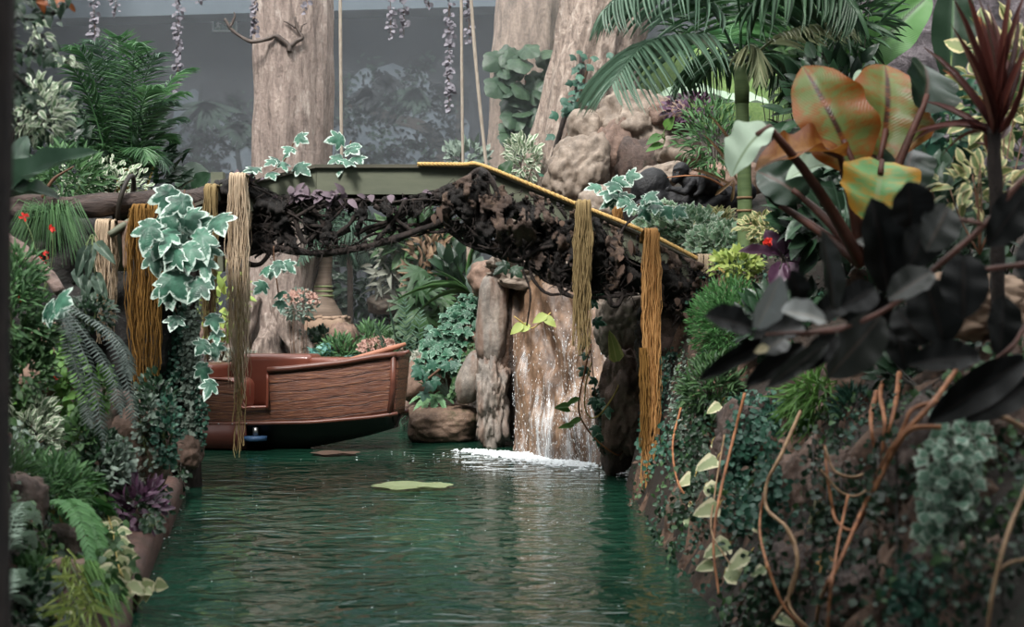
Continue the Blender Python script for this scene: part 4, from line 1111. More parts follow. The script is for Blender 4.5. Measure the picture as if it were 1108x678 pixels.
# flat bow panel
m = MB(); vs, uv = [], []
for i in range(9):
    for j in range(9):
        a_ = -1 + 2 * i / 8; t = j / 8; z = zc(0) + (zg(0) + .0 - zc(0)) * t
        vs.append(tuple(bl_(.06 * (1 - t) - .0, a_ * half(0) * (.84 + .16 * t), z))); uv.append((a_ * .2, t * .98 + .01))
m.add(vs, np.array([(i * 9 + j, i * 9 + j + 1, (i + 1) * 9 + j + 1, (i + 1) * 9 + j) for i in range(8) for j in range(8)]), uv)
o = m.build('bow_panel', M_plank, boat); md = o.modifiers.new('thick', 'SOLIDIFY'); md.thickness = .04; md.offset = 0
for sg in (-1, 1):
    m = MB(); m.tube([bl_(.10, sg * (half(0) * .84 + .012), zc(.05) - .02), bl_(.05, sg * (half(0) * .93 + .012), .65), bl_(.04, sg * (half(0) + .012), zg(0) + .0)], .032, 8); m.build('corner_post', M_trim, boat)
    P = [bl_(s, sg * (half(s) + .01), zg(s) + .01) for s in ss if s < N0] if sg < 0 else [bl_(s, sg * (half(s) + .01), zg(s) + .01) for s in ss if s < 3]
    m = MB(); m.tube(P, .032, 8); m.build('gunwale_rail', M_trim, boat)
    m = MB(); m.tube([bl_(s, sg * (half(s) * .85 + .005), zc(s) + .01) for s in ss], .022, 8); m.build('chine_rail', M_skirt if sg > 0 else M_trim, boat)
# raked prow rails that run up past the bow
m = MB(); m.tube([bl_(.62, -half(.55) + .02, .915), bl_(.4, -half(.4) + .03, .97), bl_(.15, -.22, 1.04), bl_(.0, -.14, 1.085), bl_(-.06, -.10, 1.105)], [.022, .03, .032, .026, .02], 8); m.build('prow_rail', plainmat('prow_wood', '#8a5a45', '#a87058', 8), boat)
m = MB(); m.tube([bl_(.5, .2, .9), bl_(.1, .12, .97), bl_(-.06, .05, 1.02)], [.03, .03, .02], 8); m.build('prow_rail', M_trim, boat)
m = MB(); m.box(bl_(.04, 0, zg(0) + .0), (.12, half(0) * 2.1, .05), Rb); m.build('bow_cap', M_trim, boat)
# bottom: chine to waterline, rising towards the bow
m = MB(); vs = []
for s in ss:
    rise = lerp_tab([(0, .20), (.4, .09), (1.0, -.03), (1.6, -.12), (5, -.14)], s)
    for y, z in ((-1, zc(s)), (-.62, (zc(s) + rise) / 2 - .01), (-.3, rise), (.3, rise), (.62, (zc(s) + rise) / 2 - .01), (1, zc(s))):
        vs.append(tuple(bl_(s + (.1 if s == 0 else 0), y * half(s) * .84, z)))
m.add(vs, np.array([(i * 6 + j, i * 6 + j + 1, (i + 1) * 6 + j + 1, (i + 1) * 6 + j) for i in range(len(ss) - 1) for j in range(5)] + [(0, 1, 4, 5), (1, 2, 3, 4)]))
m.build('bottom', M_hull, boat)
m = MB(); m.box(bl_(2.95, -half(3) * .80, .09), (2.2, .06, .26), Rb); m.box(bl_(1.87, -.3, .09), (.04, .5, .26), Rb); m.build('side_skirt', M_skirt, boat)
gw = MB(); c_ = bl_(1.66, -half(2) * .80, .075)
gw.tube([c_ + Vector((0, 0, -.025)), c_ + Vector((0, 0, .025))], .125, 28); gwo = gw.build('guide_wheel', M_blue, boat)
m = MB(); m.tube([c_ + Vector((0, 0, .02)), c_ + Vector((0, 0, .12))], .03, 10); m.build('axle', M_steel, gwo)
m = MB()
for s in np.arange(1.75, 4.3, .17): m.tube([bl_(s, -half(s) * .86 - .045, zc(s) + .012), bl_(s, -half(s) * .86 - .03, zc(s) + .012)], .008, 8)
m.build('rivets', M_steel, boat)
# liner: floor and inside faces
m = MB(); vs = []
for s in ss[2:]:
    vs += [tuple(bl_(s, -half(s) + .10, .40)), tuple(bl_(s, half(s) - .07, .40)), tuple(bl_(s, half(s) - .055, zg(s) + .005))]
m.add(vs, np.array([(i * 3 + j, i * 3 + j + 1, (i + 1) * 3 + j + 1, (i + 1) * 3 + j) for i in range(len(ss) - 3) for j in range(2)])); m.build('liner', M_liner, boat)
def rbox(s0, s1, y0, y1, z0, z1, r, name, mat, seg=5):
    bm = bmesh.new(); bmesh.ops.create_cube(bm, size=1)
    for v in bm.verts: v.co = Vector(((v.co.x + .5) * (s1 - s0) + s0, (v.co.y + .5) * (y1 - y0) + y0, (v.co.z + .5) * (z1 - z0) + z0))
    bmesh.ops.bevel(bm, geom=list(bm.edges), offset=r, segments=seg, affect='EDGES', profile=.5)
    bmesh.ops.triangulate(bm, faces=[f for f in bm.faces if len(f.verts) > 4])
    vs = [tuple(bl_(v.co.x, v.co.y, v.co.z)) for v in bm.verts]
    f3 = [[v.index for v in f.verts] for f in bm.faces if len(f.verts) == 3]; f4 = [[v.index for v in f.verts] for f in bm.faces if len(f.verts) == 4]
    m = MB(); m.add(vs, [np.array(f4)] + ([np.array(f3)] if f3 else []), [(v[0], v[2]) for v in vs]); bm.free()
    o = m.build(name, mat, boat)
    return o
rbox(1.16, 2.2, .06, .52, .38, .98, .07, 'seat_back', M_liner)
rbox(2.75, 2.95, -.56, .52, .38, .92, .06, 'seat_back', M_liner)
rbox(1.77, 2.22, -.555, -.15, .38, .735, .10, 'seat_arm', M_liner)
rbox(2.2, 2.72, -.5, .4, .38, .88, .07, 'bench_seat', M_liner)
rbox(.5, 1.2, .05, .50, .40, .945, .05, 'front_deck', M_liner)
rbox(3.3, 3.8, -.5, .5, .38, .85, .07, 'bench_seat', M_liner)
m = MB(); m.tube(cat([bl_(N0, -half(N0) - .004, .78), bl_(N0 + .004, -half(N0) - .004, .45), bl_(N0 + .04, -half(N0) - .003, .425), bl_(1.68, -half(1.7), .42), bl_(N1 - .01, -half(2), .425), bl_(N1 + .03, -half(2), .6), bl_(N1 + .14, -half(2), .715), bl_(2.5, -half(2.5), .725), bl_(3, -half(3), .725)], 5), .016, 7); m.build('notch_edge', M_liner, boat)

# ================================================================== THE BRIDGE
BY = 11.5; BD = 1.25
M_green = plainmat('fascia_green', '#565b4c', '#6a6d5b', 5, .65, .15, stretch=(.4, 1, 2))
M_deck = plainmat('deck_wood', '#4a4238', '#655a4c', 6, .8, .5, stretch=(1, 3, 1))
prof = [(196, 226), (275, 195), (342, 178), (518, 178), (650, 233), (760, 282), (822, 312)]
PW = [at(x, y, BY) for x, y in prof]
def top_z(px):
    X = at(px, 0, BY).x; return lerp_tab([(p.x, p.z) for p in PW], X)
br = thing('footbridge', 'low arched footbridge of green boards wrapped in dark roots over the water', 'bridge', (PW[3].x, BY + .6, PW[3].z - .3))
def strip(P, zoff0, zoff1, y0, y1):
    m = MB(); vs = []
    for p in P: vs += [(p.x, y0, p.z + zoff0), (p.x, y1, p.z + zoff0), (p.x, y1, p.z + zoff1), (p.x, y0, p.z + zoff1)]
    n = len(P); f = [(i * 4 + j, i * 4 + (j + 1) % 4, (i + 1) * 4 + (j + 1) % 4, (i + 1) * 4 + j) for i in range(n - 1) for j in range(4)]
    m.add(vs, np.array(f + [(0, 1, 2, 3), ((n - 1) * 4 + 3, (n - 1) * 4 + 2, (n - 1) * 4 + 1, (n - 1) * 4)])); return m
strip(PW, -.035, -.075, BY + .03, BY + BD).build('deck', M_deck, br, False)
strip(PW, .0, -.028, BY - .03, BY + .09).build('edge_cap', plainmat('cap_wood', '#48463c', '#5b584c', 6, .8, .3, stretch=(.3, 1, 1)), br, False)
for yy, nm in ((BY, 'fascia_board'), (BY + BD - .03, 'fascia_board')):
    for i in range(len(PW) - 1):
        a_, c_ = PW[i], PW[i + 1]
        d0 = .21; strip([a_ + (c_ - a_) * .002, c_ - (c_ - a_) * .002], -.03, -.03 - d0, yy, yy + .035).build(nm, M_green, br, False)
for yy in (BY + .3, BY + .9):
    strip(PW, -.08, -.2, yy, yy + .07).build('joist', M_bark_d, br, False)
for dy_ in (.05, 1.0): m = MB(); m.box(at(236, 240, BY + dy_), (.10, .10, .8)); m.build('end_post', M_green, br, False)
m = MB(); m.box(at(238, 212, BY - .02), (.22, .08, .07)); m.build('end_rail', M_green, br, False)
# root tangle: a torn sheet and many roots
def low(px): return lerp_tab([(232, 262), (262, 278), (300, 268), (345, 270), (400, 264), (450, 252), (480, 244), (505, 262), (560, 280), (590, 300), (620, 312), (690, 316), (720, 338), (770, 352)], px)
def high(px): return lerp_tab([(232, 196), (262, 192), (300, 210), (345, 212), (440, 213), (470, 205), (495, 196), (520, 184), (560, 202), (650, 238), (760, 286)], px)
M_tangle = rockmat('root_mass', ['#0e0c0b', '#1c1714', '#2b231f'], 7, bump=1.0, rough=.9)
M_tangle_p = rockmat('root_mass_dry', ['#3a2e28', '#5c4a40', '#75604f'], 7, bump=1.0, rough=.9)
def sheet(x0, x1, Y, name, mat, thr, seed, amp=.14, step=1.6):
    nx_ = int((x1 - x0) / step); nz_ = 44; vs = []; keep = []
    for i in range(nx_ + 1):
        px = x0 + (x1 - x0) * i / nx_; h_, l_ = high(px), low(px)
        for j in range(nz_ + 1):
            t = j / nz_; py = h_ + (l_ - h_) * t
            d = amp * mn.fractal(Vector((px * .035 + seed, py * .035, seed)), .8, 2.1, 4) + .022 * mn.noise(Vector((px * .16, py * .16, seed)))
            vs.append(tuple(at(px, py, Y) + Vector((0, d - .1 * math.sin(PI * t), .0))))
    for i in range(nx_):
        px = x0 + (x1 - x0) * i / nx_
        for j in range(nz_):
            t = j / nz_; py = high(px) + (low(px) - high(px)) * t
            q = mn.fractal(Vector((px * .055 + seed * 3, py * .03, seed + 3)), .7, 2.1, 3) + .25 * abs(mn.noise(Vector((px * .12, py * .05, seed))))
            if q + thr(px, t) > 0: keep.append((i * (nz_ + 1) + j, i * (nz_ + 1) + j + 1, (i + 1) * (nz_ + 1) + j + 1, (i + 1) * (nz_ + 1) + j))
    m = MB(); m.add(vs, np.array(keep)); o = m.build(name, mat, br)
    md = o.modifiers.new('thick', 'SOLIDIFY'); md.thickness = .014; md.offset = 0
    return o
def thr_front(px, t):
    mid = sst(285, 330, px) * (1 - sst(470, 520, px))
    return .30 - mid * (.12 + .5 * sst(.25, .6, t)) - .25 * sst(.8, 1, t) - (.15 + .55 * sst(500, 530, px)) * (1 - sst(.05, .32, t))
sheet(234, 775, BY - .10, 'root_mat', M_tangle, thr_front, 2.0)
sheet(480, 775, BY - .17, 'dry_root_mat', M_tangle_p, lambda px, t: -.16 - .14 * sst(.5, .8, t), 7.0)
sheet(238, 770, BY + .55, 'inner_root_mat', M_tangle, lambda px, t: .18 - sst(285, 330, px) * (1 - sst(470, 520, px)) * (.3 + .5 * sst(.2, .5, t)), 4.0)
rn = random.Random(11)
for q in range(80):
    x = rn.uniform(238, 750); right = x > 490
    P = []; y = rn.uniform(high(x) + 6, low(x)); Yy = BY - .12 + rn.uniform(-.06, .5 if right else .25); dx = rn.choice((-1, 1)) * rn.uniform(8, 20); dy = rn.uniform(-7, 9)
    for k_ in range(rn.randint(5, 9)):
        xc = min(768, max(236, x)); y = min(low(xc) + rn.uniform(0, 5), max(high(xc) + 4, y)); P.append(at(xc, y, Yy))
        x += dx + rn.uniform(-5, 5); dy += rn.uniform(-7, 7); dy = max(-12, min(12, dy)); y += dy; Yy += rn.uniform(-.05, .05)
    Q = cat(P, 5); r_ = rn.choice((.008, .012, .016, .022, .030))
    m = MB(); m.tube(Q, [r_ * (1 - .6 * i / len(Q)) for i in range(len(Q))], 7, True, .5, .6, q); m.build('root', M_bark_d, br)
for pts, r_ in (([(246, 268), (270, 262), (300, 268), (345, 274), (400, 266), (450, 250), (482, 236), (510, 205), (522, 186)], .032), ([(262, 268), (268, 284), (280, 286), (290, 276), (294, 262)], .022), ([(548, 262), (552, 276), (558, 272), (566, 280)], .02), ([(560, 268), (566, 292), (574, 318), (570, 352)], .009), ([(572, 272), (576, 300), (590, 316), (606, 318), (622, 308)], .014), ([(640, 262), (662, 268), (676, 245), (690, 232)], .012),
                ([(655, 310), (660, 326), (668, 330), (676, 316)], .024), ([(470, 212), (490, 208), (520, 184), (540, 215), (535, 240)], .03), ([(524, 186), (528, 222), (520, 250), (528, 268)], .028), ([(600, 300), (612, 318), (640, 322), (690, 318)], .02), ([(300, 252), (316, 232), (330, 262), (352, 240), (372, 220)], .024), ([(330, 215), (352, 245), (366, 268)], .022), ([(395, 216), (380, 240), (362, 255)], .02), ([(440, 216), (425, 240), (405, 262)], .022), ([(405, 222), (432, 240), (446, 250)], .02), ([(296, 240), (292, 262), (296, 276)], .02)):
    Q = cat([at(x, y, BY - .16) for x, y in pts], 6); m = MB(); m.tube(Q, [r_ * (1 - .3 * i / len(Q)) for i in range(len(Q))], 8, True, .5, .5, r_); m.build('root', M_bark_d, br)
m = MB()   # dead leaves caught in the roots
for q in range(60):
    x = rn.uniform(315, 378) if q < 42 else rn.uniform(250, 475); m.leaf(OVATE, at(x, high(x) + rn.uniform(-4, 5), BY - .12 - rn.random() * .1), rvec(rn) + Vector((0, -.4, .1)), (0, -1, .8), rn.uniform(.06, .13), .06, rn.random())
m.build('dead_leaves', L_litter, br)
m = MB()
for q in range(20):
    x = rn.uniform(455, 760); t_ = rn.random() * .85; m.leaf(OVATE, at(x, high(x) + (low(x) - high(x)) * t_ + 4, BY - .24 - rn.random() * .08), Vector((rn.uniform(-.6, .6), -.3, -.8)), Vector((0, -1, .3)) + rvec(rn, .6), rn.uniform(.05, .14), rn.uniform(.03, .055), rn.random())
m.build('dry_leaves', L_dead, br)
m = MB()
for q in range(900):
    x = rn.uniform(236, 768); y = high(x) + (low(x) + 6 - high(x)) * rn.random() ** .8
    if (300 < x < 480 and 226 < y < 258) or 244 < x < 274 or 618 < x < 644 or 692 < x < 718: continue
    p = at(x, y, BY - .17 - rn.random() * .08); m.tube([p, p + rvec(rn, .05), p + rvec(rn, .09) + Vector((0, 0, -.03))], [.005, .004, .002], 4)
m.build('rootlets', M_bark_d, br)['kind'] = 'stuff'

# yellow rope along the bridge edge
M_yrope = plainmat('rope_yellow', '#b08a4e', '#cfae72', 60, .8, .6, stretch=(1, 1, 1))
P = cat([at(452, 177.5, BY - .05), at(500, 178, BY - .06), at(518, 178, BY - .06), at(560, 194, BY - .06), at(620, 219, BY - .06), at(668, 238, BY - .07), at(705, 254, BY - .08), at(750, 277, BY - .08), at(790, 298, BY - .06), at(822, 311, BY - .04)], 8)
m = MB()
for ph in (0, 2.1, 4.2):
    L_ = 0; Q = []
    PP = [P[0].lerp(P[1], 0)]
    dense = []
    for a_, c_ in zip(P, P[1:]):
        for k_ in range(6): dense.append(a_.lerp(c_, k_ / 6))
    for i, p in enumerate(dense): Q.append(p + Vector((0, math.cos(i * .55 + ph) * .009, math.sin(i * .55 + ph) * .009)))
    m.tube(Q, .010, 6)
tag(m.build('rope', M_yrope, loc=P[0]), 'yellow rope running along the sloping edge of the bridge', 'rope')

# hanging raffia
def rafmat(n, a_, c_): return leafmat(n, a_, c_, rough=.8, trans=.15, spec=.2)
M_raf_p = rafmat('raffia_pale', '#9c8266', '#e0ccb2'); M_raf_g = rafmat('raffia_gold', '#5f431f', '#a37a40'); M_raf_o = rafmat('raffia_orange', '#8a5c2c', '#d0a068'); M_raf_t = rafmat('raffia_tan', '#6f5c3c', '#b59e72')
def raffia(label, px, y0, y1, wpx, Y, mat, n=90, seed=1, dx=0.0, knot=True, tail=.35, mid=1.0, dep=.06):
    rn_ = random.Random(seed); top = at(px, y0, Y); t = thing('hanging_raffia', label, 'raffia', top, 'raffia bundles hung from the bridge')
    m = MB(); w_ = wpx / F * Y / 2; Lt = (y1 - y0) / F * Y
    for i in range(n):
        a_ = rn_.uniform(-1, 1); dpt = rn_.uniform(-1, 1) * dep
        L_ = Lt * (1 - tail * rn_.random() ** 1.2) if rn_.random() < .8 else Lt * rn_.uniform(.15, .6)
        ph, fr = rn_.uniform(0, 6), rn_.uniform(5, 13); fz = rn_.gauss(0, 1); P = []
        n_ = max(7, int(L_ / .07))
        for k_ in range(n_ + 1):
            s_ = k_ / n_; zz = L_ * s_; g = (.75 + .35 * min(1, zz / .25)) * (1 - .35 * (zz / Lt) ** 2) * mid
            P.append(top + Vector((a_ * w_ * g + dx / F * Y * (zz / Lt) + .011 * math.sin(zz * fr + ph) + .006 * math.sin(zz * 31 + ph) + .02 * fz * (zz / Lt) ** 2, dpt * g - .02 + .006 * math.cos(zz * fr * 1.2 + ph), -zz)))
        m.tube(P, rn_.uniform(.0018, .0046), 4, False, rn_.random())
    m.build('strands', mat, t)
    if knot:
        m = MB()
        for i in range(26):
            a_ = rn_.uniform(-1, 1) * w_ * .9
            m.tube(cat([top + Vector((a_, .36, -.06)), top + Vector((a_ * .95, .28, .012)), top + Vector((a_ * .9, .0, .025 + rn_.random() * .012)), top + Vector((a_, -.05 - .02 * rn_.random(), -.01)), top + Vector((a_ * 1.02, -.05, -.13 - rn_.random() * .1))], 4), .0065, 5)
        m.build('fold', mat, t)
    return t
raffia('widest golden raffia bundle, hanging below the ivy on the log', 157, 226, 428, 34, 10.9, M_raf_g, 150, 1, 2, True, .35, 1.0, .08)
raffia('short pale raffia bundle hanging behind the long leaved plant', 116, 242, 372, 22, 11.2, M_raf_p, 80, 2, -2)
raffia('pale raffia bundle half hidden behind the white edged ivy', 229, 204, 392, 15, 11.2, M_raf_t, 70, 3, -3)
raffia('long pale raffia bundle whose thin tail reaches down over the boat', 258, 192, 432, 22, 11.15, M_raf_p, 110, 4, 0, True, .5)
raffia('thin raffia tail trailing to the water beside the boat', 260, 300, 496, 5, 11.12, M_raf_t, 14, 5, 0, False, .25)
raffia('greenish raffia bundle hanging over the waterfall side of the bridge', 631, 221, 385, 17, 11.12, M_raf_t, 100, 6, -2, True, .45)
raffia('longest orange raffia bundle reaching down to the water by the far bank', 705, 252, 552, 17, 11.06, M_raf_o, 120, 7, -1, True, .3)
raffia('small orange raffia tuft on the side of the longest bundle', 697, 376, 500, 9, 11.02, M_raf_g, 36, 8, 2, False, .3)
raffia('short pale raffia knot at the low end of the bridge', 762, 280, 318, 16, 11.4, M_raf_p, 50, 9, 12, True, .5)
raffia('stubby raffia end poking out behind the bridge rope', 668, 224, 240, 12, 12.1, M_raf_o, 40, 10, 0, False, .3)

# the craggy face of the right bank (shape first: plants are set on it)
from mathutils.bvhtree import BVHTree
def rface(Y, d, seed=0.0):
    x = lerp_tab(XR, Y) + d; z = ground_z(x, Y) if d > 0 else d * 2.2
    q = Vector((x * 1.1, Y * 1.5, z * .8)); dd, pp = mn.voronoi(q * 1.7)
    s_ = -.02 + .20 * mn.fractal(q * 1.2, .85, 2.1, 5) + .12 * mn.noise(pp[0] * 3.3) - .12 * max(0, 1 - (dd[1] - dd[0]) * 4)
    s_ *= min(1, .35 + max(0, d) * 3)
    return Vector((x, Y, z)) + Vector((-.75, -.3, .45)) * s_
mface = MB(); ny, nd = 260, 90; vs = []
for j in range(ny + 1):
    for i in range(nd + 1): vs.append(tuple(rface(4.0 + 7.9 * j / ny, -.12 + 1.9 * i / nd)))
mface.add(vs, np.array([(j * (nd + 1) + i, j * (nd + 1) + i + 1, (j + 1) * (nd + 1) + i + 1, (j + 1) * (nd + 1) + i) for j in range(ny) for i in range(nd)]))
fpoly = [(j * (nd + 1) + i, j * (nd + 1) + i + 1, (j + 1) * (nd + 1) + i + 1, (j + 1) * (nd + 1) + i) for j in range(ny) for i in range(nd)]
FACE = BVHTree.FromPolygons([Vector(v) for v in vs], fpoly)
ground_hit = hit
def hit(px, py, y0=3.5, y1=29.0):
    g = ground_hit(px, py, y0, y1)
    if px < 215 and g.y > 10.6: g = at(px, py, 9.6)
    o_ = Vector((0, 0, EYE)); d_ = (at(px, py, 10) - o_).normalized()
    r = FACE.ray_cast(o_, d_)
    return r[0] if r[0] is not None and r[0].y < g.y + .4 and px > 560 else g

# ================================================================== LEFT SIDE
def hp(px, py, fwd=.08, lift=0.0):
    p = hit(px, py); k_ = (p.y - fwd) / p.y
    return Vector((p.x * k_, p.y - fwd, EYE + (p.z - EYE) * k_ + lift))
def hrock(label, px, py, rx, rz, mat, seed, depth=None, rot=0.0, p=3.0, amp=.16, sub=4, back=.05, tilt=(0, 0), name='boulder'):
    Y = hit(px, py).y + back
    return rock(label, px, py, Y, rx, rz, depth or (rx + rz) * .45 / F * Y, mat, rot, seed, p, amp, sub, name, tilt)
def hbush(label, px, py, rx, rz, n, T, size_px, mat, stem, seed, wr=.5, fwd=.1, drop=.8, **kw):
    c_ = hp(px, py, fwd)
    if px < 130 and c_.y > 8.6: c_ = at(px, py, 8.6)
    s_ = c_.y / F; q_ = at(px, py + rz * drop, c_.y); q_.z = max(min(q_.z, c_.z - .1), ground_z(q_.x, c_.y) - .03) if px < 130 else q_.z
    return bush(label, c_, rx * s_, rz * s_, n, T, size_px * s_, mat, stem, seed=seed, wr=wr, base=q_ if px < 130 else hp(px, py + rz * drop, -.03), **kw)
def hl(pts, fwd=.1): return [hp(x, y, fwd) for x, y in pts]

for q, (x, y, rx, rz, mt, lab, tl) in enumerate([
        (735, 430, 26, 60, M_rock_d, 'dark rock behind the longest raffia at the bridge foot', .1), (745, 515, 24, 36, M_rock_d, 'dark rock at the waterline right of the longest raffia', 0),
        (800, 575, 30, 56, M_rock_d, 'dark rock behind the pale pothos leaves', .1), (812, 500, 40, 60, M_rock_d, 'dark rock under the teal creeper curtain', 0),
        (865, 545, 36, 60, M_rock_b, 'brown rock between the two orange root tangles', .2), (866, 640, 40, 46, M_rock_d, 'dark rock at the bottom behind the looping vines', 0),
        (925, 560, 44, 66, M_rock_b, 'tall brown rock behind the orange vine tangle', -.2), (945, 650, 50, 36, M_rock_d, 'black shaded rock at the bottom edge', 0),
        (880, 430, 46, 40, M_rock_d, 'dark rock behind the hanging grass', 0), (945, 432, 54, 42, M_rock_p, 'pinkish rock below the rubber plant leaves', .2),
        (1005, 520, 40, 80, M_rock_d, 'dark rock behind the speckled ivy strand', 0), (1078, 500, 46, 90, M_rock_b, 'big tan-brown rock at the right edge', .1),
        (1074, 640, 46, 56, M_rock_p, 'pale brown rock in the lower right corner', -.3), (1010, 640, 36, 50, M_rock_d, 'dark wet rock beside the lower right rock', 0),
        (775, 440, 30, 50, M_rock_d, 'dark rock below the feathery asparagus fern', 0)]):
    if rx < 36: continue
    o = hrock(lab, x, y, rx, rz, mt, 130 + q, tilt=(0, tl), sub=5, amp=.22, back=.16)
    k_ = len(vs); vs += [tuple(v.co + o.location) for v in o.data.vertices]; fpoly += [tuple(a_ + k_ for a_ in pl_.vertices) for pl_ in o.data.polygons]
FACE = BVHTree.FromPolygons([Vector(v) for v in vs], fpoly)
M_shade_black = rockmat('rock_shade_black', ['#0d0b0a', '#1c1815', '#2a2420'], 2.6, .3, '#0c0a09', bump=.9, moss='#161c13')  # near-black colour stands in for the deep shade under the log
# log and frame left of the bridge
m = MB(); P = cat([at(-60, 226, 11.6), at(0, 227, 11.5), at(60, 224, 11.35), at(110, 222, 11.3), at(150, 220, 11.35), at(200, 216, 11.6), at(232, 212, 11.8)], 10)
m.tube(P, [.105 - .02 * abs(math.sin(i * .21)) for i in range(len(P))], 28, True, .5, .45, 3)
tag(m.build('log', M_bark_log, loc=at(60, 224, 11.35)), 'dark rough horizontal log left of the bridge', 'log')
m = MB(); c_ = at(136, 216, 11.33)
m.tube([c_ + Vector((.05 * math.sin(2 * PI * i / 24) * 1.0, math.cos(2 * PI * i / 24) * .15, math.sin(2 * PI * i / 24) * .19)) for i in range(25)], .02, 8, False)
tag(m.build('strap_ring', M_stem_k, loc=c_), 'dark ring strap looped round the log', 'strap')
vine('grey-green timber brace under the log strap', [at(118, 254, 11.1), at(140, 240, 11.15), at(160, 228, 11.3)], .03, .03, M_green, 'brace', catg='beam')
m = MB(); m.box(at(132, 256, 11.45), (.13, .1, .55)); tag(m.build('support_post', M_green, loc=at(132, 256, 11.45)), 'green timber post below the log strap', 'post')
vine('pale pinkish root tuft hanging beside the green timber post', [at(142, 240, 11.2), at(140, 262, 11.2), at(136, 290, 11.2)], .10, .02, M_rock_p, 'root_tuft', 12, 8, .5, 'root')
rock('mossy rock below the log, blackened to stand for deep shade', 130, 350, 12.4, 78, 112, .5, M_shade_black, 0, 61, 3.0, .2, 5)
rock('rock under the log at the frame edge, blackened to stand for shade', 30, 320, 12.0, 80, 92, .6, M_shade_black, 0, 62, 3.0, .2, 5)
# overgrown pier beside the boat
pz = at(202, 505, 12.35)
t = thing('bridge_pier', 'bark clad pier under the bridge end, overgrown beside the boat', 'pier', Vector((pz.x, 12.35, 0)))
trunk_mesh([Vector((pz.x - .04, 12.35, -.3)), at(197, 440, 12.35), at(196, 360, 12.35), at(200, 300, 12.35), at(214, 240, 12.35)], [(0, .16), (.2, .13), (.6, .12), (1, .11)], 32, 60, .3, None, 4, 3).build('pier_trunk', M_bark_d, t)
trunk_mesh([Vector((pz.x - .26, 12.5, -.3)), at(172, 420, 12.5), at(180, 330, 12.5), at(186, 250, 12.5)], [(0, .24), (.3, .2), (1, .17)], 32, 50, .3, None, 8, 3).build('pier_trunk', M_bark_d, t)
creeper('pale small leaved creeper covering the outer edge of the pier', [[at(206 + a_, 308, 12.15), at(207 + a_, 360, 12.12), at(208 + a_ * .8, 410, 12.12), at(209 + a_ * .6, 480, 12.12)] for a_ in (-9, -5, -1, 3, 6)], 120, OVAL_S, .055, L_grey, M_stem_k, .7, 31, .07)
creeper('dark green creeper hanging on the inner face of the pier', [[at(178 + a_, 290 + a_, 12.1), at(182 + a_, 360, 12.1), at(180 + a_, 430, 12.1), at(184 + a_, 495, 12.1)] for a_ in (-16, -9, -2, 5, 11)], 110, OVAL_S, .055, L_teal, M_stem_k, .7, 32, .08)
creeper('teal tinged creeper fringe beside the stern of the boat', [[at(214, 400, 12.1), at(216, 440, 12.1), at(214, 490, 12.1)], [at(217, 430, 12.1), at(219, 455, 12.1), at(217, 482, 12.1)]], 130, OVAL_S, .05, L_teal, M_stem_k, .7, 33, .05)
rock('knobbly tan rock at the foot of the pier beside the boat', 204, 489, 12.1, 15, 18, .16, M_rock_b, 0, 63, 2.6, .2, 4)

# white edged ivy on the bridge end
pts = [(187, 200), (208, 214), (167, 232), (164, 258), (194, 250), (214, 232), (226, 252), (190, 266), (206, 270), (181, 284), (201, 290), (214, 274), (198, 224), (176, 216), (222, 238), (190, 238), (178, 248), (170, 208), (204, 256), (186, 275), (183, 300), (226, 296), (212, 262), (228, 232)]
cluster_on('large white edged ivy draped over the bridge end beside the golden raffia', pts, IVY, .27, L_ivyv, [[(200, 205), (192, 250), (190, 300), (196, 330)], [(205, 210), (225, 262), (228, 320), (226, 370)], [(180, 210), (165, 240)]], 10.75, 'ivy', M_stem_b, 'vine', 14, .05, .95, -.75)
cluster_on('white edged ivy tail dangling below the bridge end', [(222, 300), (231, 298), (186, 306), (180, 318), (190, 336), (228, 356), (222, 362), (233, 366), (221, 388), (229, 402), (226, 338)], IVY, .17, L_ivyv, [[(214, 290), (226, 320), (227, 360), (224, 402)], [(188, 296), (186, 320), (191, 338)]], 10.85, 'ivy', M_stem_b, 'vine', 15, .04, .95, -.7)
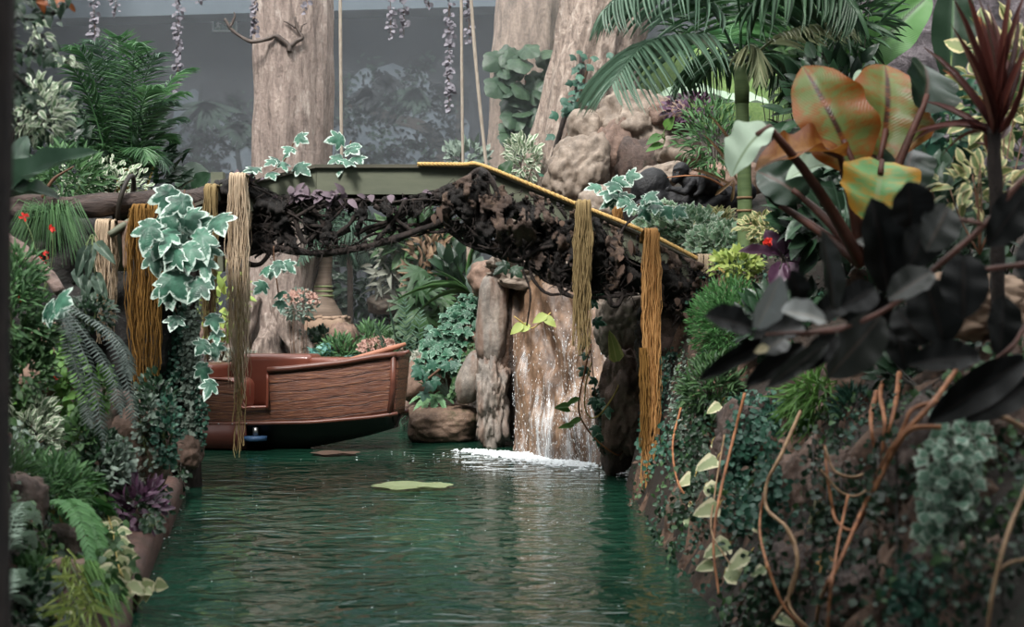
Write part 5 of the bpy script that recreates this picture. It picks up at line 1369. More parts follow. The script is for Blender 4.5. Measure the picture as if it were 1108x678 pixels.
for lab, pts, st, Y_, s_, sd_ in (
        ('white edged ivy sprig on the left slope of the bridge top', [(276, 182), (284, 178), (296, 172), (306, 176), (316, 160), (322, 148), (312, 168), (290, 184), (302, 170), (322, 174)], [[(290, 188), (306, 176), (320, 150)]], 11.6, .16, 16),
        ('white edged ivy sprig standing on the middle of the bridge deck', [(368, 168), (376, 158), (382, 164), (374, 172), (384, 152), (366, 178), (380, 174), (372, 152)], [[(372, 182), (376, 165), (380, 152)]], 11.7, .17, 17),
        ('white edged ivy leaves hanging below the roots in front of the broad trunk', [(294, 282), (300, 276), (288, 284), (304, 284), (290, 302), (300, 322), (305, 318)], [[(296, 266), (297, 285), (302, 322)]], 11.2, .16, 18),
        ('white edged ivy sprig behind the greenish raffia knot', [(664, 196), (672, 206), (660, 208), (668, 216), (680, 208), (676, 194), (662, 190), (684, 216), (670, 200), (656, 200)], [[(664, 224), (668, 205), (668, 190)]], 11.9, .18, 19),
        ('white edged ivy runner on the bridge edge below the gorilla', [(700, 212), (708, 208), (694, 216), (715, 214), (722, 218), (690, 222), (730, 222), (712, 222)], [[(684, 224), (705, 218), (735, 226)]], 11.9, .16, 20),
        ('white edged ivy leaves hanging over the boulder under the bridge', [(648, 304), (656, 298), (660, 306), (644, 312), (652, 316), (664, 296)], [[(660, 285), (652, 300), (646, 316)]], 11.7, .17, 22),
        ('single dark ivy leaf pair under the bridge arch', [(549, 284), (551, 290)], [[(549, 268), (550, 286)]], 11.3, .15, 23),
        ('two toned ivy leaves on the left bank rock', [(57, 326), (42, 337), (62, 334)], [[(60, 345), (52, 330)]], 8.4, .18, 24)):
    cluster_on(lab, pts, IVY, s_, L_ivyv if 'dark' not in lab else L_dark, st, Y_, 'ivy', M_stem_b, 'vine', sd_, .03, .95, -.35)

# palms and shrubs above the log
b_ = at(132, 232, 14.2); b_.z = max(ground_z(b_.x, 14.2), at(0, 300, 14.2).z)
t = thing('areca_palm', 'bushy green palm clump rising behind the log', 'palm', b_)
rn = random.Random(31)
tips = [(52, 88), (60, 62), (78, 50), (100, 44), (128, 40), (150, 46), (172, 58), (206, 74), (200, 100), (196, 128), (186, 150), (58, 132), (52, 160), (88, 168), (160, 172), (178, 180), (70, 110), (140, 70), (110, 66), (168, 92), (90, 95), (185, 110), (120, 105), (150, 120)]
for i, (tx, ty) in enumerate(tips):
    q0 = b_ + Vector((rn.uniform(-.15, .15), rn.uniform(-.15, .15), 0)); tip = at(tx, ty, 14.2 + rn.uniform(-.7, .6))
    md_ = at(132 + (tx - 132) * .32, min(ty, 120) - 4 + .18 * abs(tx - 132), 14.2 + (tip.y - 14.2) * .4)
    frond_mesh(bez(q0, md_, tip, 16), 32, .34, .017, 1.15, .5, STRAP, .011, lambda s_: math.sin(PI * (.2 + .75 * s_)) ** .6, i, .3, None, .38).build('frond', L_palm if i % 3 else L_palm_r, t)
m = MB()
for i in range(16):
    q0 = b_ + Vector((rn.uniform(-.16, .16), rn.uniform(-.1, .1), 0)); m = MB(); m.tube([q0, q0 + Vector((rn.uniform(-.08, .08), 0, .5)), q0 + Vector((rn.uniform(-.25, .25), 0, 1.1))], [.016, .013, .010], 6); m.build('cane', M_vine_y, t)
bush('pale speckled shrub between the log and the palm canes', at(112, 200, 13.4), .42, .26, 330, OVAL_S, .075, L_var, M_stem_b, seed=41, base=at(112, 240, 13.4))
bush('bright feathery fern behind the dry twig on the log', at(72, 192, 12.8), .36, .28, 460, LANCE, .13, L_fern if False else L_fine, M_stem_g, seed=42, wr=.22, base=at(72, 235, 12.8), name='fern_mound', catg='fern')
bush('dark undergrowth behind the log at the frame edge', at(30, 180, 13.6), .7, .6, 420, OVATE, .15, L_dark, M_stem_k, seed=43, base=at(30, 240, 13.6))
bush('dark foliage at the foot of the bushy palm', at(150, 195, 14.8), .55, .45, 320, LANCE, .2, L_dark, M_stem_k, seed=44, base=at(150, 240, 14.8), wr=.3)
vine('dry forked twig standing on the log', [at(46, 214, 11.2), at(56, 196, 11.2), at(66, 188, 11.2), at(80, 180, 11.2)], .018, .006, M_stem_b, 'twig', catg='twig')
leaf_plant('broad strap leaved plant reaching in above the log', at(6, 220, 7.0), [(at(10, 208, 7.0), at(90, 146, 6.8), .15, (-.3, -.9, .6), 0), (at(6, 205, 7.0), at(30, 136, 7.1), .13, (.3, -1, .3), 0), (at(2, 212, 7.0), at(-20, 150, 6.9), .13, (.3, -1, .3), 0), (at(8, 214, 6.9), at(58, 196, 6.7), .13, (-.1, -.6, 1), 1)], [L_palm_r, L_dark], M_stem_g, BIGLONG)
# leafy branches from the near trunk
t = thing('overhanging_branch', 'leafy dark branch overhanging the top corner of the view', 'branch', at(-30, -20, 6.8))
m = MB()
br_l = [[(-40, -30), (0, 10), (40, 20), (75, 5)], [(-20, 30), (10, 50), (40, 58), (62, 52)], [(-20, 60), (15, 80), (30, 95)], [(-20, -10), (20, 0), (50, -5), (72, -12)], [(-20, 90), (10, 100), (36, 106)]]
for pts in br_l: m.tube(cat([at(x, y, 6.8) for x, y in pts], 5), .012, 6)
m.build('twigs', M_stem_k, t)
m = MB()
for q in range(330):
    pts = rn.choice(br_l); k_ = rn.randrange(len(pts) - 1); s_ = rn.random(); x = pts[k_][0] * (1 - s_) + pts[k_ + 1][0] * s_ + rn.gauss(0, 7); y = pts[k_][1] * (1 - s_) + pts[k_ + 1][1] * s_ + rn.gauss(0, 8)
    if x > 72: continue
    m.leaf(OVATE, at(x, y, 6.8 + rn.gauss(0, .14)), Vector((rn.uniform(-.6, .9), -.3, rn.uniform(-1, .2))), Vector((0, -.8, .6)) + rvec(rn, .5), rn.uniform(.045, .085), rn.uniform(.022, .036), rn.random())
m.build('foliage', L_dark, t)
m = MB()
for q in range(12): m.leaf(OVATE, at(rn.uniform(40, 74), rn.uniform(-4, 9), 6.7), rvec(rn), (0, -1, .5), .06, .03, rn.random())
m.build('red_leaves', L_cordo, t)
t = creeper('white speckled vine trailing below the overhanging branch', [[at(40 + a_ * .5, 20, 7.2), at(45 + a_, 45, 7.2), at(62 + a_, 62 + a_ * .2, 7.2), at(82 + a_ * .4, 72, 7.2)] for a_ in (-4, 2)], 60, OVATE, .06, L_var, M_stem_k, .45, 45, .05)
bush('white speckled shrub below the overhanging branch', at(44, 118, 7.4), .15, .16, 230, OVATE, .065, L_var, M_stem_k, seed=46, wr=.42, base=at(10, 175, 7.4))
bush('dark small leaved shrub beside the near trunk', at(40, 122, 7.6), .2, .12, 200, OVATE, .08, L_dark, M_stem_k, seed=47, wr=.42, base=at(4, 175, 7.6))
# near blurred trunk at the frame edge
nb = at(-16, 700, 3.0); nb = Vector((nb.x, 3.0, ground_z(nb.x, 3.0) - .2))
t = thing('tree', 'out of focus dark trunk cut by the frame edge', 'tree', nb)
trunk_mesh([nb, at(-17, 500, 3.0), at(-14, 250, 3.0), at(-12, 60, 3.0), at(-13, -80, 3.0)], [(0, .052), (.5, .044), (1, .050)], 24, 60, .25, None, 3, 3).build('trunk', M_bark_d, t)

# hanging plants under the log
c_ = at(56, 232, 10.6)
m = MB(); rn = random.Random(51)
for q in range(420):
    a_ = rn.uniform(-1.0, 1.0); L_ = rn.uniform(.25, .62); d = Vector((math.sin(a_) * .75, rn.uniform(-.5, .1), rn.uniform(-.15, .35)))
    p1 = c_ + d * L_ * .6; p2 = c_ + d * L_ + Vector((0, 0, -L_ * .55))
    m.tube([c_ + rvec(rn, .03), p1, p2], [.0035, .003, .0012], 3, False, rn.random())
tag(m.build('asparagus_fern', L_fine, loc=c_), 'fine needle leaved tuft hanging from the log', 'fern')
t = thing('red_flowering_plant', 'thin stemmed plant with small red flowers under the log', 'plant', hp(40, 330))
m = MB(); ms = MB(); c0 = hp(40, 330)
for (x, y) in [(26, 235), (55, 246), (42, 279), (49, 272), (50, 282), (20, 322)]:
    p = at(x, y, 9.6); ms.tube(bez(c0, c0.lerp(p, .5) + Vector((.1, 0, 0)), p, 6), .003, 4)
    m = MB()
    for q in range(7): m.leaf(OVAL_S, p + rvec(rn, .01), rvec(rn) + Vector((0, -.3, -.4)), (0, -1, 0), .034, .018, rn.random())
    m.build('flower', L_red, t)
ms.build('stem', M_stem_g, t)
lv = []
for (x0, y0, x1, y1) in [(245, 225, 212, 312), (262, 222, 243, 312), (270, 215, 322, 266), (258, 300, 234, 372), (266, 300, 302, 372), (256, 322, 262, 404), (216, 290, 226, 338), (250, 330, 240, 396), (270, 310, 282, 360)]:
    lv.append((at(x0 / 2.608, 180 + y0 / 2.608, 10.2), at(x1 / 2.608, 180 + y1 / 2.608, 10.1), .085, (.2, -1, .3), 0))
leaf_plant('drooping long leaved plant hanging beside the short pale raffia', at(100, 256, 10.4), lv, [leafmat('leaf_long', '#33463a', '#56695a', rib='#6f8070')], M_stem_g, BIGLONG, pet=.004)
m = MB(); P = cat([at(4, 258, 9.2), at(28, 276, 9.1), at(50, 296, 9.0), at(66, 316, 8.9)], 8); m.tube(P, [.05 - .018 * i / len(P) for i in range(len(P))], 14, True, .5, .5, 3)
tag(m.build('branch', barkmat('bark_branch', ['#4a3c36', '#77645c', '#94817a'], 5, 4, .8, axis='x'), loc=P[0]), 'broken grey-brown branch slanting down below the red flowers', 'branch')
# sword ferns
t = thing('sword_fern', 'grey ladder leaved fern arching down the left bank rock', 'fern', hp(70, 335))
rn = random.Random(52)
for i, pts in enumerate([[(66, 338), (88, 376), (104, 428), (112, 482)], [(70, 334), (100, 372), (122, 408), (131, 450)], [(72, 330), (110, 352), (134, 378), (142, 410)], [(66, 345), (78, 385), (92, 430), (98, 462)], [(75, 332), (120, 368), (138, 415), (146, 462)], [(60, 330), (72, 350), (84, 400), (106, 452)]]):
    P = cat([at(x, y, 8.3 + .12 * i - .05 * k_) for k_, (x, y) in enumerate(pts)], 5)
    frond_mesh(P, 34, .085, .0125, 1.75, .1, STRAP, .005, lambda s_: .75 + .25 * math.sin(PI * s_) if s_ < .9 else 3.5 * (1.05 - s_), i, .1, None, .05, jitter=.06).build('frond', L_fern, t)

# left bank rocks and kerb
hrock('tall pinkish rock behind the sword fern', 52, 392, 26, 44, M_rock_p, 71, tilt=(0, .1))
hrock('terracotta tinted rock above the variegated shrub', 52, 442, 24, 22, M_terra, 72)
hrock('brown rock between the sword fern and the water', 142, 470, 26, 36, M_rock_b, 73, tilt=(0, .3))
hrock('slanting brown rock at the waterline above the purple plant', 165, 498, 20, 40, M_rock_b, 74, tilt=(0, .4))
hrock('rusty brown rock below the trailing green leaves', 90, 505, 22, 24, M_rock_p, 75)
hrock('dark rock under the sword fern tips', 115, 455, 26, 40, M_rock_d, 76)
hrock('brown rock at the bottom corner below the sedge', 78, 640, 42, 34, M_rock_p, 77)
hrock('dark rock behind the grey ferns', 24, 548, 26, 34, M_rock_d, 78)
hrock('dark rock in the middle of the left bank plants', 62, 594, 28, 26, M_rock_d, 79)
def kerb(label, quad, seed):
    P = [at(x_, y_, (EYE - .10) * F / (y_ - 339.0)) for x_, y_ in quad]
    c_ = sum(P, Vector()) / len(P)
    m = MB(); nu_ = 24; vs = []
    for layer in (0, 1):
        for j in range(nu_ + 1):
            for i in range(nu_ + 1):
                u, v_ = i / nu_, j / nu_
                p = P[0].lerp(P[1], u).lerp(P[3].lerp(P[2], u), v_)
                e_ = min(u, 1 - u, v_, 1 - v_); b2 = .07 * min(1, e_ / .22) ** .5
                vs.append(tuple(p + Vector((.02, -.02, .02)) + Vector((0, 0, b2 + .02 * mn.noise(Vector((u * 3, v_ * 3, seed))))) if layer == 0 else p + Vector((.02, 0, -.25))))
    K = nu_ + 1; N_ = K * K
    f = [(j * K + i, j * K + i + 1, (j + 1) * K + i + 1, (j + 1) * K + i) for j in range(nu_) for i in range(nu_)]
    f += [(a_ + N_, d_ + N_, e2 + N_, b3 + N_) for a_, b3, e2, d_ in f]
    rim_ = [i for i in range(K)] + [j * K + nu_ for j in range(1, K)] + [nu_ * K + i for i in range(nu_ - 1, -1, -1)] + [j * K for j in range(nu_ - 1, 0, -1)]
    f += [(rim_[i], rim_[i] + N_, rim_[(i + 1) % len(rim_)] + N_, rim_[(i + 1) % len(rim_)]) for i in range(len(rim_))]
    m.add(vs, np.array(f)); o = m.build('kerb_slab', M_terra, loc=c_); return tag(o, label, 'kerb')
kerb('large terracotta kerb slab at the water, below the purple plant', [(126, 572), (174, 568), (144, 640), (100, 612)], 1)
kerb('terracotta kerb slab behind the purple plant, nearest the pier', [(160, 520), (198, 521), (180, 564), (134, 566)], 2)
kerb('nearest terracotta kerb slab at the bottom of the frame', [(94, 617), (140, 648), (124, 710), (40, 672)], 3)
# left bank plants
def kp(x, y, z=.30): return at(x, y, (EYE - z) * F / (y - 339.0))
hbush('light green fine shrub at the frame edge below the log', 14, 335, 36, 60, 520, LANCE, 14, L_fine, M_stem_g, 81, .28)
hbush('fresh green small leaved shrub at the frame edge, mid bank', 26, 400, 30, 40, 320, OVATE, 12, L_mid, M_stem_g, 82)
creeper('trailing green plant with red blooms below the sword fern root', [hl([(64, 352), (70, 390), (72, 430), (84, 470)]), hl([(74, 360), (84, 400), (86, 440), (96, 490)]), hl([(66, 380), (64, 420), (76, 455)])], 60, OVATE, .075, L_fresh, M_stem_g, .8, 83, .07)
t = thing('red_bloom', 'two dark red blooms on the trailing green plant', 'flower', hp(66, 430, .2))
for (x, y) in ((59, 408), (75, 452)):
    m = MB(); p = hp(x, y, .22)
    for q in range(10): m.leaf(OVAL_S, p, rvec(rn) + Vector((0, -.6, 0)), (0, -1, .3), .04, .025, rn.random())
    m.build('petals', L_red, t)
hbush('silvery variegated shrub at the frame edge', 34, 468, 34, 42, 420, OVATE, 13, L_var, M_stem_b, 84)
hbush('feathery green fern below the silvery shrub', 52, 528, 52, 34, 620, LANCE, 17, L_fine, M_stem_g, 85, .2, name='fern_mound', catg='fern')
hbush('grey-green small leaved trailing plant beside the slanting rock', 128, 502, 14, 30, 150, ROUND, 9, L_grey, M_stem_g, 86, .8)
hbush('grey trailing plant between sword fern and pier rock', 160, 455, 10, 40, 150, OVAL_S, 9, L_grey, M_stem_g, 87, .6)
bush('purple leaved plant hanging over the kerb', kp(150, 546, .34), .16, .18, 150, OVATE, .085, L_purp, M_stem_k, seed=88, wr=.42, base=kp(140, 560, .12), name='purple_plant')
b_ = hp(58, 552); s_ = b_.y / F
frond_plant('bright green fern arching towards the purple plant', b_, [hp(x, y, .25) for x, y in [(128, 604), (132, 575), (118, 620), (104, 632), (92, 548), (110, 540), (80, 610), (136, 560)]], leafmat('leaf_fern_green', '#2f6035', '#5f9350', trans=.25), 30, 20 * s_, 5 * s_, .35, OVAL_S, name='fern', seed=8, rr=.004, droop=.3)
hbush('yellow-brown wiry plant in the middle of the left bank', 74, 590, 36, 40, 460, LANCE, 13, leafmat('leaf_ochre', '#4d4a24', '#857744', rough=.6), M_stem_b, 89, .2)
for q, (bx, by, tps, lab) in enumerate([(0, 600, [(44, 572), (36, 560), (38, 592), (24, 560), (40, 612)], 'upper grey-green fern at the frame edge'), (0, 655, [(36, 640), (44, 652), (26, 626), (38, 668)], 'lower grey-green fern in the bottom corner')]):
    b_ = hp(bx, by); s_ = b_.y / F
    frond_plant(lab, b_, [hp(x, y, .22) for x, y in tps], leafmat('leaf_fern_silver', '#6d8574', '#9fb39f', trans=.2), 22, 17 * s_, 5 * s_, .3, OVAL_S, name='fern', seed=20 + q, rr=.004, droop=.3)
b_ = hp(84, 602, .1)
m = MB(); rn = random.Random(61)
for q in range(40):
    a_ = rn.random(); p1 = kp(100 + 22 * a_, 640); p2 = kp(108 + 40 * a_ + rn.uniform(-8, 8), 672 + rn.uniform(-20, 10), .24)
    m.tube(bez(b_ + rvec(rn, .03), p1 + Vector((0, 0, .10)) + rvec(rn, .04), p2, 7), [.006, .006, .006, .005, .004, .003, .001], 4, False, rn.random())
tag(m.build('sedge', L_fresh, loc=b_), 'fresh green sedge spilling over the near kerb', 'grass')
hbush('low mauve leaved plant under the ochre plant', 58, 636, 30, 16, 90, OVATE, 12, L_purp, M_stem_k, 90)
leaf_plant('pale veined heart leaf at the bottom edge', hp(52, 672), [(hp(50, 662, .2), hp(70, 648, .28), .17, (-.2, -.8, .8), 0), (hp(70, 672, .2), hp(100, 668, .24), .15, (0, -.7, .9), 0)], [L_pothos], M_vine_y, HEART)
creeper('yellow-green pothos vine dangling over the large kerb slab', [[kp(116, 556), kp(122, 575), kp(126, 600), kp(132, 622)] + [at(146, 636, 7.2), at(168, 630, 7.2)]], 16, OVATE, .11, L_pothos, M_vine_y, .7, 91, .03, sr=.005)
creeper('dark creeper trailing into the water at the pier', [[at(196, 500, 11.6), at(194, 520, 11.4), at(188, 540, 11.0)], [at(200, 505, 11.7), at(198, 525, 11.5)]], 70, OVAL_S, .05, L_dark, M_stem_k, .7, 92, .06)
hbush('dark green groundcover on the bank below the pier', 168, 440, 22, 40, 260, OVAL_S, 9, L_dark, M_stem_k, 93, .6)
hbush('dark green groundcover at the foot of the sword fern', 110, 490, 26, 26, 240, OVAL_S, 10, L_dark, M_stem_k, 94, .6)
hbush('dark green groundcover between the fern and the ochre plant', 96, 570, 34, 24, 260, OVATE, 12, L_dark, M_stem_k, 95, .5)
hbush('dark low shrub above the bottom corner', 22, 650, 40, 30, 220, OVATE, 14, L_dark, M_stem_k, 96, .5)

# ================================================================== GORILLA PAIR (one continuous body each)
M_fur = plainmat('gorilla_black', '#0b0b0d', '#1a1a1e', 30, .6, .6, dist=.02)
def capsules(parts, voxel, name, mat, label, catg, org):
    bm = bmesh.new()
    for a_, c_, ra, rb in parts:
        a_, c_ = Vector(a_), Vector(c_); L_ = (c_ - a_).length; n_ = max(2, int(L_ / (min(ra, rb) * .35)) + 1)
        for i in range(n_ + 1):
            t_ = i / n_; r_ = ra + (rb - ra) * t_
            bmesh.ops.create_icosphere(bm, subdivisions=2, radius=r_, matrix=Matrix.Translation(a_.lerp(c_, t_)))
    me = bpy.data.meshes.new(name); bm.to_mesh(me); bm.free()
    for v in me.vertices: v.co -= org
    me.materials.append(mat); o = bpy.data.objects.new(name, me); C.objects.link(o); o.location = org
    md = o.modifiers.new('skin', 'REMESH'); md.mode = 'VOXEL'; md.voxel_size = voxel; md.use_smooth_shade = True
    sm = o.modifiers.new('soft', 'SMOOTH'); sm.iterations = 4; sm.factor = .5
    return tag(o, label, catg)
GYY = 12.9
def g_(x, y, d=0.0): return at(x, y, GYY + d)
px_ = GYY / F
rock('dark ledge of earth and rock the gorillas lie on', 748, 258, 13.1, 66, 30, .5, M_rock_d, 0, 101, 4, .12, 4)
capsules([(g_(700, 204), g_(706, 200), .155, .165), (g_(706, 200), g_(716, 212), .15, .13), (g_(694, 208), g_(690, 214), .10, .08),
          (g_(716, 218), g_(742, 220), .135, .16), (g_(742, 220), g_(782, 219), .16, .17), (g_(782, 217, .05), g_(800, 214, .05), .11, .10),
          (g_(803, 210, .05), g_(808, 208, .05), .105, .095), (g_(806, 216, -.02), g_(800, 219, -.08), .06, .05),
          (g_(782, 213, -.14), g_(764, 226, -.2), .06, .055), (g_(764, 226, -.2), g_(744, 224, -.2), .052, .042), (g_(744, 224, -.2), g_(737, 222, -.2), .038, .028),
          (g_(738, 222, -.2), g_(733, 220, -.2), .012, .010), (g_(738, 224, -.2), g_(732, 223.5, -.2), .012, .010), (g_(738, 225, -.2), g_(733, 227, -.2), .012, .010),
          (g_(712, 216, -.1), g_(694, 222, -.15), .085, .06), (g_(694, 222, -.15), g_(686, 228, -.15), .05, .04)], .014, 'gorilla', M_fur, 'large black gorilla lying on its back among the ivy above the bridge', 'gorilla', g_(745, 228))
yh = -.16
o = capsules([(g_(737, 184, yh), g_(735.5, 186, yh), .078, .070), (g_(733, 190, yh - .03), g_(731, 194, yh - .04), .050, .040), (g_(730, 183.5, yh - .05), g_(737, 181.5, yh - .07), .018, .018),
          (g_(742, 185, yh - .04), g_(743, 187, yh - .04), .018, .014), (g_(738, 193, yh + .02), g_(748, 198, yh + .02), .055, .075), (g_(748, 199, yh + .02), g_(768, 201, yh + .03), .09, .10),
          (g_(750, 197, yh - .06), g_(741, 208, yh - .10), .042, .036), (g_(741, 208, yh - .10), g_(728, 204.5, yh - .10), .034, .026), (g_(728, 204.5, yh - .10), g_(724, 204, yh - .10), .026, .020),
          (g_(724, 203.5, yh - .10), g_(720.5, 203, yh - .10), .009, .008), (g_(724, 205, yh - .10), g_(720, 205.4, yh - .10), .009, .008), (g_(725, 206, yh - .10), g_(721.5, 207.6, yh - .10), .009, .008), (g_(726, 203, yh - .11), g_(724, 200.5, yh - .12), .009, .008),
          (g_(770, 200, yh - .03), g_(762, 193, yh - .08), .06, .05), (g_(762, 193, yh - .08), g_(758, 206, yh - .1), .046, .034), (g_(758, 207, yh - .1), g_(752, 211, yh - .12), .028, .02),
          (g_(775, 203, yh + .02), g_(782, 209, yh), .06, .045)], .0095, 'young_gorilla', M_fur, 'young black gorilla sprawled with one arm out on the larger gorilla', 'gorilla', g_(755, 212))
m = MB()
for x in (730.2, 735.2): m.tube([g_(x, 186.2, yh - .075), g_(x + .05, 186.3, yh - .078)], .007, 8)
m.build('eyes', plainmat('eye_amber', '#3a2416', '#4a2e1c', 9, .15, 0), o, loc=None)
for ch in o.children: pass
vine('dry rust coloured palm leaf lying across the young gorilla', [g_(785, 203, -.3), g_(765, 192, -.32), g_(745, 190, -.34), g_(722, 192, -.3)], .012, .005, M_vine_o, 'dry_leaf', catg='leaf')

# ================================================================== RIGHT SIDE, UPPER
rp_ = at(805, 256, 11.4); rp_.z = max(ground_z(rp_.x, 11.4) - .1, 1.0)
t = thing('fan_palm', 'green ringed palm with long drooping fronds above the bridge end', 'palm', rp_)
cr = at(803, 88, 11.4)
M_cane = plainmat('palm_trunk', '#4f6440', '#74875a', 5, .5, .15, stretch=(.4, .4, 3))
P = cat([rp_, at(806, 240, 11.4), at(805, 170, 11.4), at(803, 120, 11.4), cr], 14)
m = MB(); m.tube(P, [.062 - .012 * i / len(P) for i in range(len(P))], 20, True, .5, .05); ptr = m.build('trunk', M_cane, t)
for y in (214, 228, 242): m = MB(); m.tube([at(805.5, y + 1.2, 11.4), at(805.5, y - 1.2, 11.4)], .0635, 20); m.build('trunk_ring', M_vine_t, ptr)
m = MB(); m.tube([at(803, 112, 11.4), at(803, 95, 11.4), at(801, 78, 11.4), at(800, 60, 11.4)], [.055, .06, .05, .03], 14, True, .5, .1); m.build('crown_shaft', M_cane, t)
def rf(pts, n_, ll, w_, droop, mt, seed, ang=1.0, Y0=11.4, dy=0.0, vee=.1, start=.25, T=STRAP, prof=None):
    P = cat([at(x, y, Y0 + dy * k_ / (len(pts) - 1)) for k_, (x, y) in enumerate(pts)], 6)
    frond_mesh(P, n_, ll, w_, ang, droop, T, .014, prof or (lambda s_: math.sin(PI * (.15 + .8 * s_)) ** .5), seed, vee, None, start, jitter=.08).build('frond', mt, t)
rf([(802, 72), (775, 44), (735, 40), (704, 46), (684, 62), (664, 90)], 36, .74, .020, .46, L_palm_r, 1, 1.25, 11.4, -1.4, .16)
rf([(800, 66), (770, 10), (730, -18), (690, -18), (655, 10)], 30, .6, .021, .7, L_palm_r, 2, 1.0, 11.4, -1.0)
rf([(802, 60), (800, 10), (790, -30), (760, -50)], 26, .6, .034, .8, L_palm, 3, 1.0, 11.4, -.5)
rf([(804, 60), (822, 10), (850, -20), (900, -20), (925, 10)], 34, .62, .034, .9, L_palm_d, 4, 1.0, 11.4, -1.2)
rf([(806, 72), (830, 48), (862, 32), (896, 26), (918, 30)], 30, .34, .024, .35, L_palm_p, 5, .8, 11.4, -.8)
rf([(801, 74), (806, 52), (818, 52), (822, 80)], 14, .34, .022, 1.0, L_palm_p, 6, .7, 11.4, -.6)
rf([(801, 76), (780, 60), (755, 62), (738, 86)], 26, .42, .028, .9, L_palm_d, 7, 1.1, 11.4, .7)
rf([(803, 70), (790, 40), (800, 20), (830, 0)], 24, .5, .03, .4, L_palm, 8, 1.0, 11.4, .8)
rf([(804, 74), (822, 60), (850, 62), (868, 84)], 26, .42, .03, .9, L_palm_d, 9, 1.1, 11.4, .5)
leaf_plant('huge bright green banana leaf behind the drooping palm frond', at(918, 250, 12.0), [(at(920, 80, 12.0), at(1008, -14, 11.8), .50, (-.25, -1, .3), 0)], [L_ens_g], M_stem_g, pet=.02)

# ensete with burnt leaves
EB = at(932, 285, 7.0)
BANANA = T_blade(lambda t: min(1, .25 + 3.2 * t) ** .8 * (1 - max(0, t - .55) ** 2 * 4.6) ** .8 * (1 + .07 * math.sin(t * 23) * t) if t < .995 else .05, 24, 8, .32, .42, .05)
def e4(x, y, Y=7.0): return at(750 + x / 2.511, y / 2.511, Y)
lv = [(e4(440, 455, 7.0), e4(312, 150, 6.9), .36, (-.15, -1, .12), 0),
      (e4(400, 425, 6.9), e4(205, 345, 6.6), .22, (0, -.55, .9), 1), (e4(205, 345, 6.6), e4(80, 430, 6.5), .22, (-.2, -.6, .8), 2),
      (e4(508, 425, 7.1), e4(572, 125, 7.1), .42, (.1, -1, .1), 0), (e4(492, 400, 7.25), e4(520, 140, 7.3), .30, (.3, -1, .0), 2),
      (e4(512, 440, 6.8), e4(500, 572, 6.6), .36, (0, -.8, .6), 3), (e4(560, 530, 7.0), e4(612, 350, 7.1), .26, (-.2, -1, .2), 4),
      (e4(400, 450, 7.2), e4(262, 430, 7.1), .17, (0, -.6, .8), 2), (e4(300, 540, 7.3), e4(180, 440, 7.3), .24, (-.2, -1, .4), 4), (e4(240, 560, 7.4), e4(230, 420, 7.4), .22, (.1, -1, .3), 4), (e4(620, 300, 7.0), e4(680, 130, 7.1), .3, (.3, -1, .1), 4)]
leaf_plant('banana plant with burnt orange edged leaves above the right bank', EB, lv, [L_ens, L_ens_o, L_ens_p, leafmat('leaf_banana_front', '#4f8048', '#6fa062', rib='#86a070', spots='#b8862e'), L_ens_d], plainmat('banana_stalk', '#3a2018', '#552f22', 8), pet=.022, T=BANANA)
# cordyline
cb = at(1082, 262, 6.2); cb.z = ground_z(cb.x, 6.2)
t = thing('cordyline', 'dark red spiky cordyline at the right edge', 'plant', cb)
m = MB(); m.tube(cat([cb, at(1078, 230, 6.2), at(1076, 180, 6.2), at(1075, 140, 6.2)], 6), [.03] * 19, 10, True, .5, .2); m.build('stem', M_bark_d, t)
rn = random.Random(71)
tips = [(1054, -10), (1062, -25), (1076, -30), (1092, -40), (1104, -30), (1118, -10), (1128, 20), (1040, 10), (1084, -20), (1098, -10), (1110, 30), (1070, 0), (1026, 56), (1008, 30), (1000, 90), (958, 152), (975, 135), (1052, 180), (1012, 160), (1095, 200), (1125, 80), (1130, 130), (1088, 10), (1060, 30), (1102, 8)]
for i, (x, y) in enumerate(tips):
    b_ = at(1074 + rn.uniform(-3, 5), 145 + rn.uniform(-8, 10), 6.2); e_ = at(x, y, 6.2 + rn.uniform(-.35, .3)); d = e_ - b_
    m = MB(); m.leaf(STRAP if y < 120 else STRAP_D, b_, d + Vector((0, 0, .15 if y > 100 else 0)), Vector((0, -1, .3)) + rvec(rn, .5), d.length, .034, rn.random()); m.build('leaf', L_cordo if i in (12, 2) else L_cord, t)
bush('yellow and cream variegated shrub behind the red cordyline', at(1082, 90, 7.8), .24, .36, 110, OVATE, .13, L_vary, M_stem_b, seed=111, wr=.55, base=at(1075, 270, 7.4))
bush('cream leaved shrub below the cordyline head', at(1062, 200, 7.0), .22, .14, 60, OVATE, .11, L_vary, M_stem_b, seed=112, wr=.5, base=at(1060, 275, 6.9))
bush('teal green shrub between the cordyline and the rock face', at(1020, 135, 8.2), .22, .22, 110, OVATE, .14, L_teal, M_stem_b, seed=113, wr=.5, base=at(1020, 270, 8.2))
leaf_plant('tall dark paddle leaf in front of the rock face', at(1030, 230, 8.6), [(at(1028, 90, 8.6), at(1034, -30, 8.6), .26, (-.2, -1, .1), 0)], [leafmat('leaf_paddle_dark', '#1c2f20', '#2c4a30', rib='#3f5c3c')], M_stem_g)
rn = random.Random(77)
bush('feathery green shrub below the drooping palm leaflets', at(772, 150, 13.4), .34, .36, 460, LANCE, .12, L_fine, M_stem_g, seed=114, wr=.2, base=at(772, 215, 13.4))
bush('dark plum leaved shrub on the boulders under the palm', at(748, 118, 14.6), .3, .16, 200, OVATE, .08, L_purp, M_stem_k, seed=115, base=at(748, 145, 14.6))
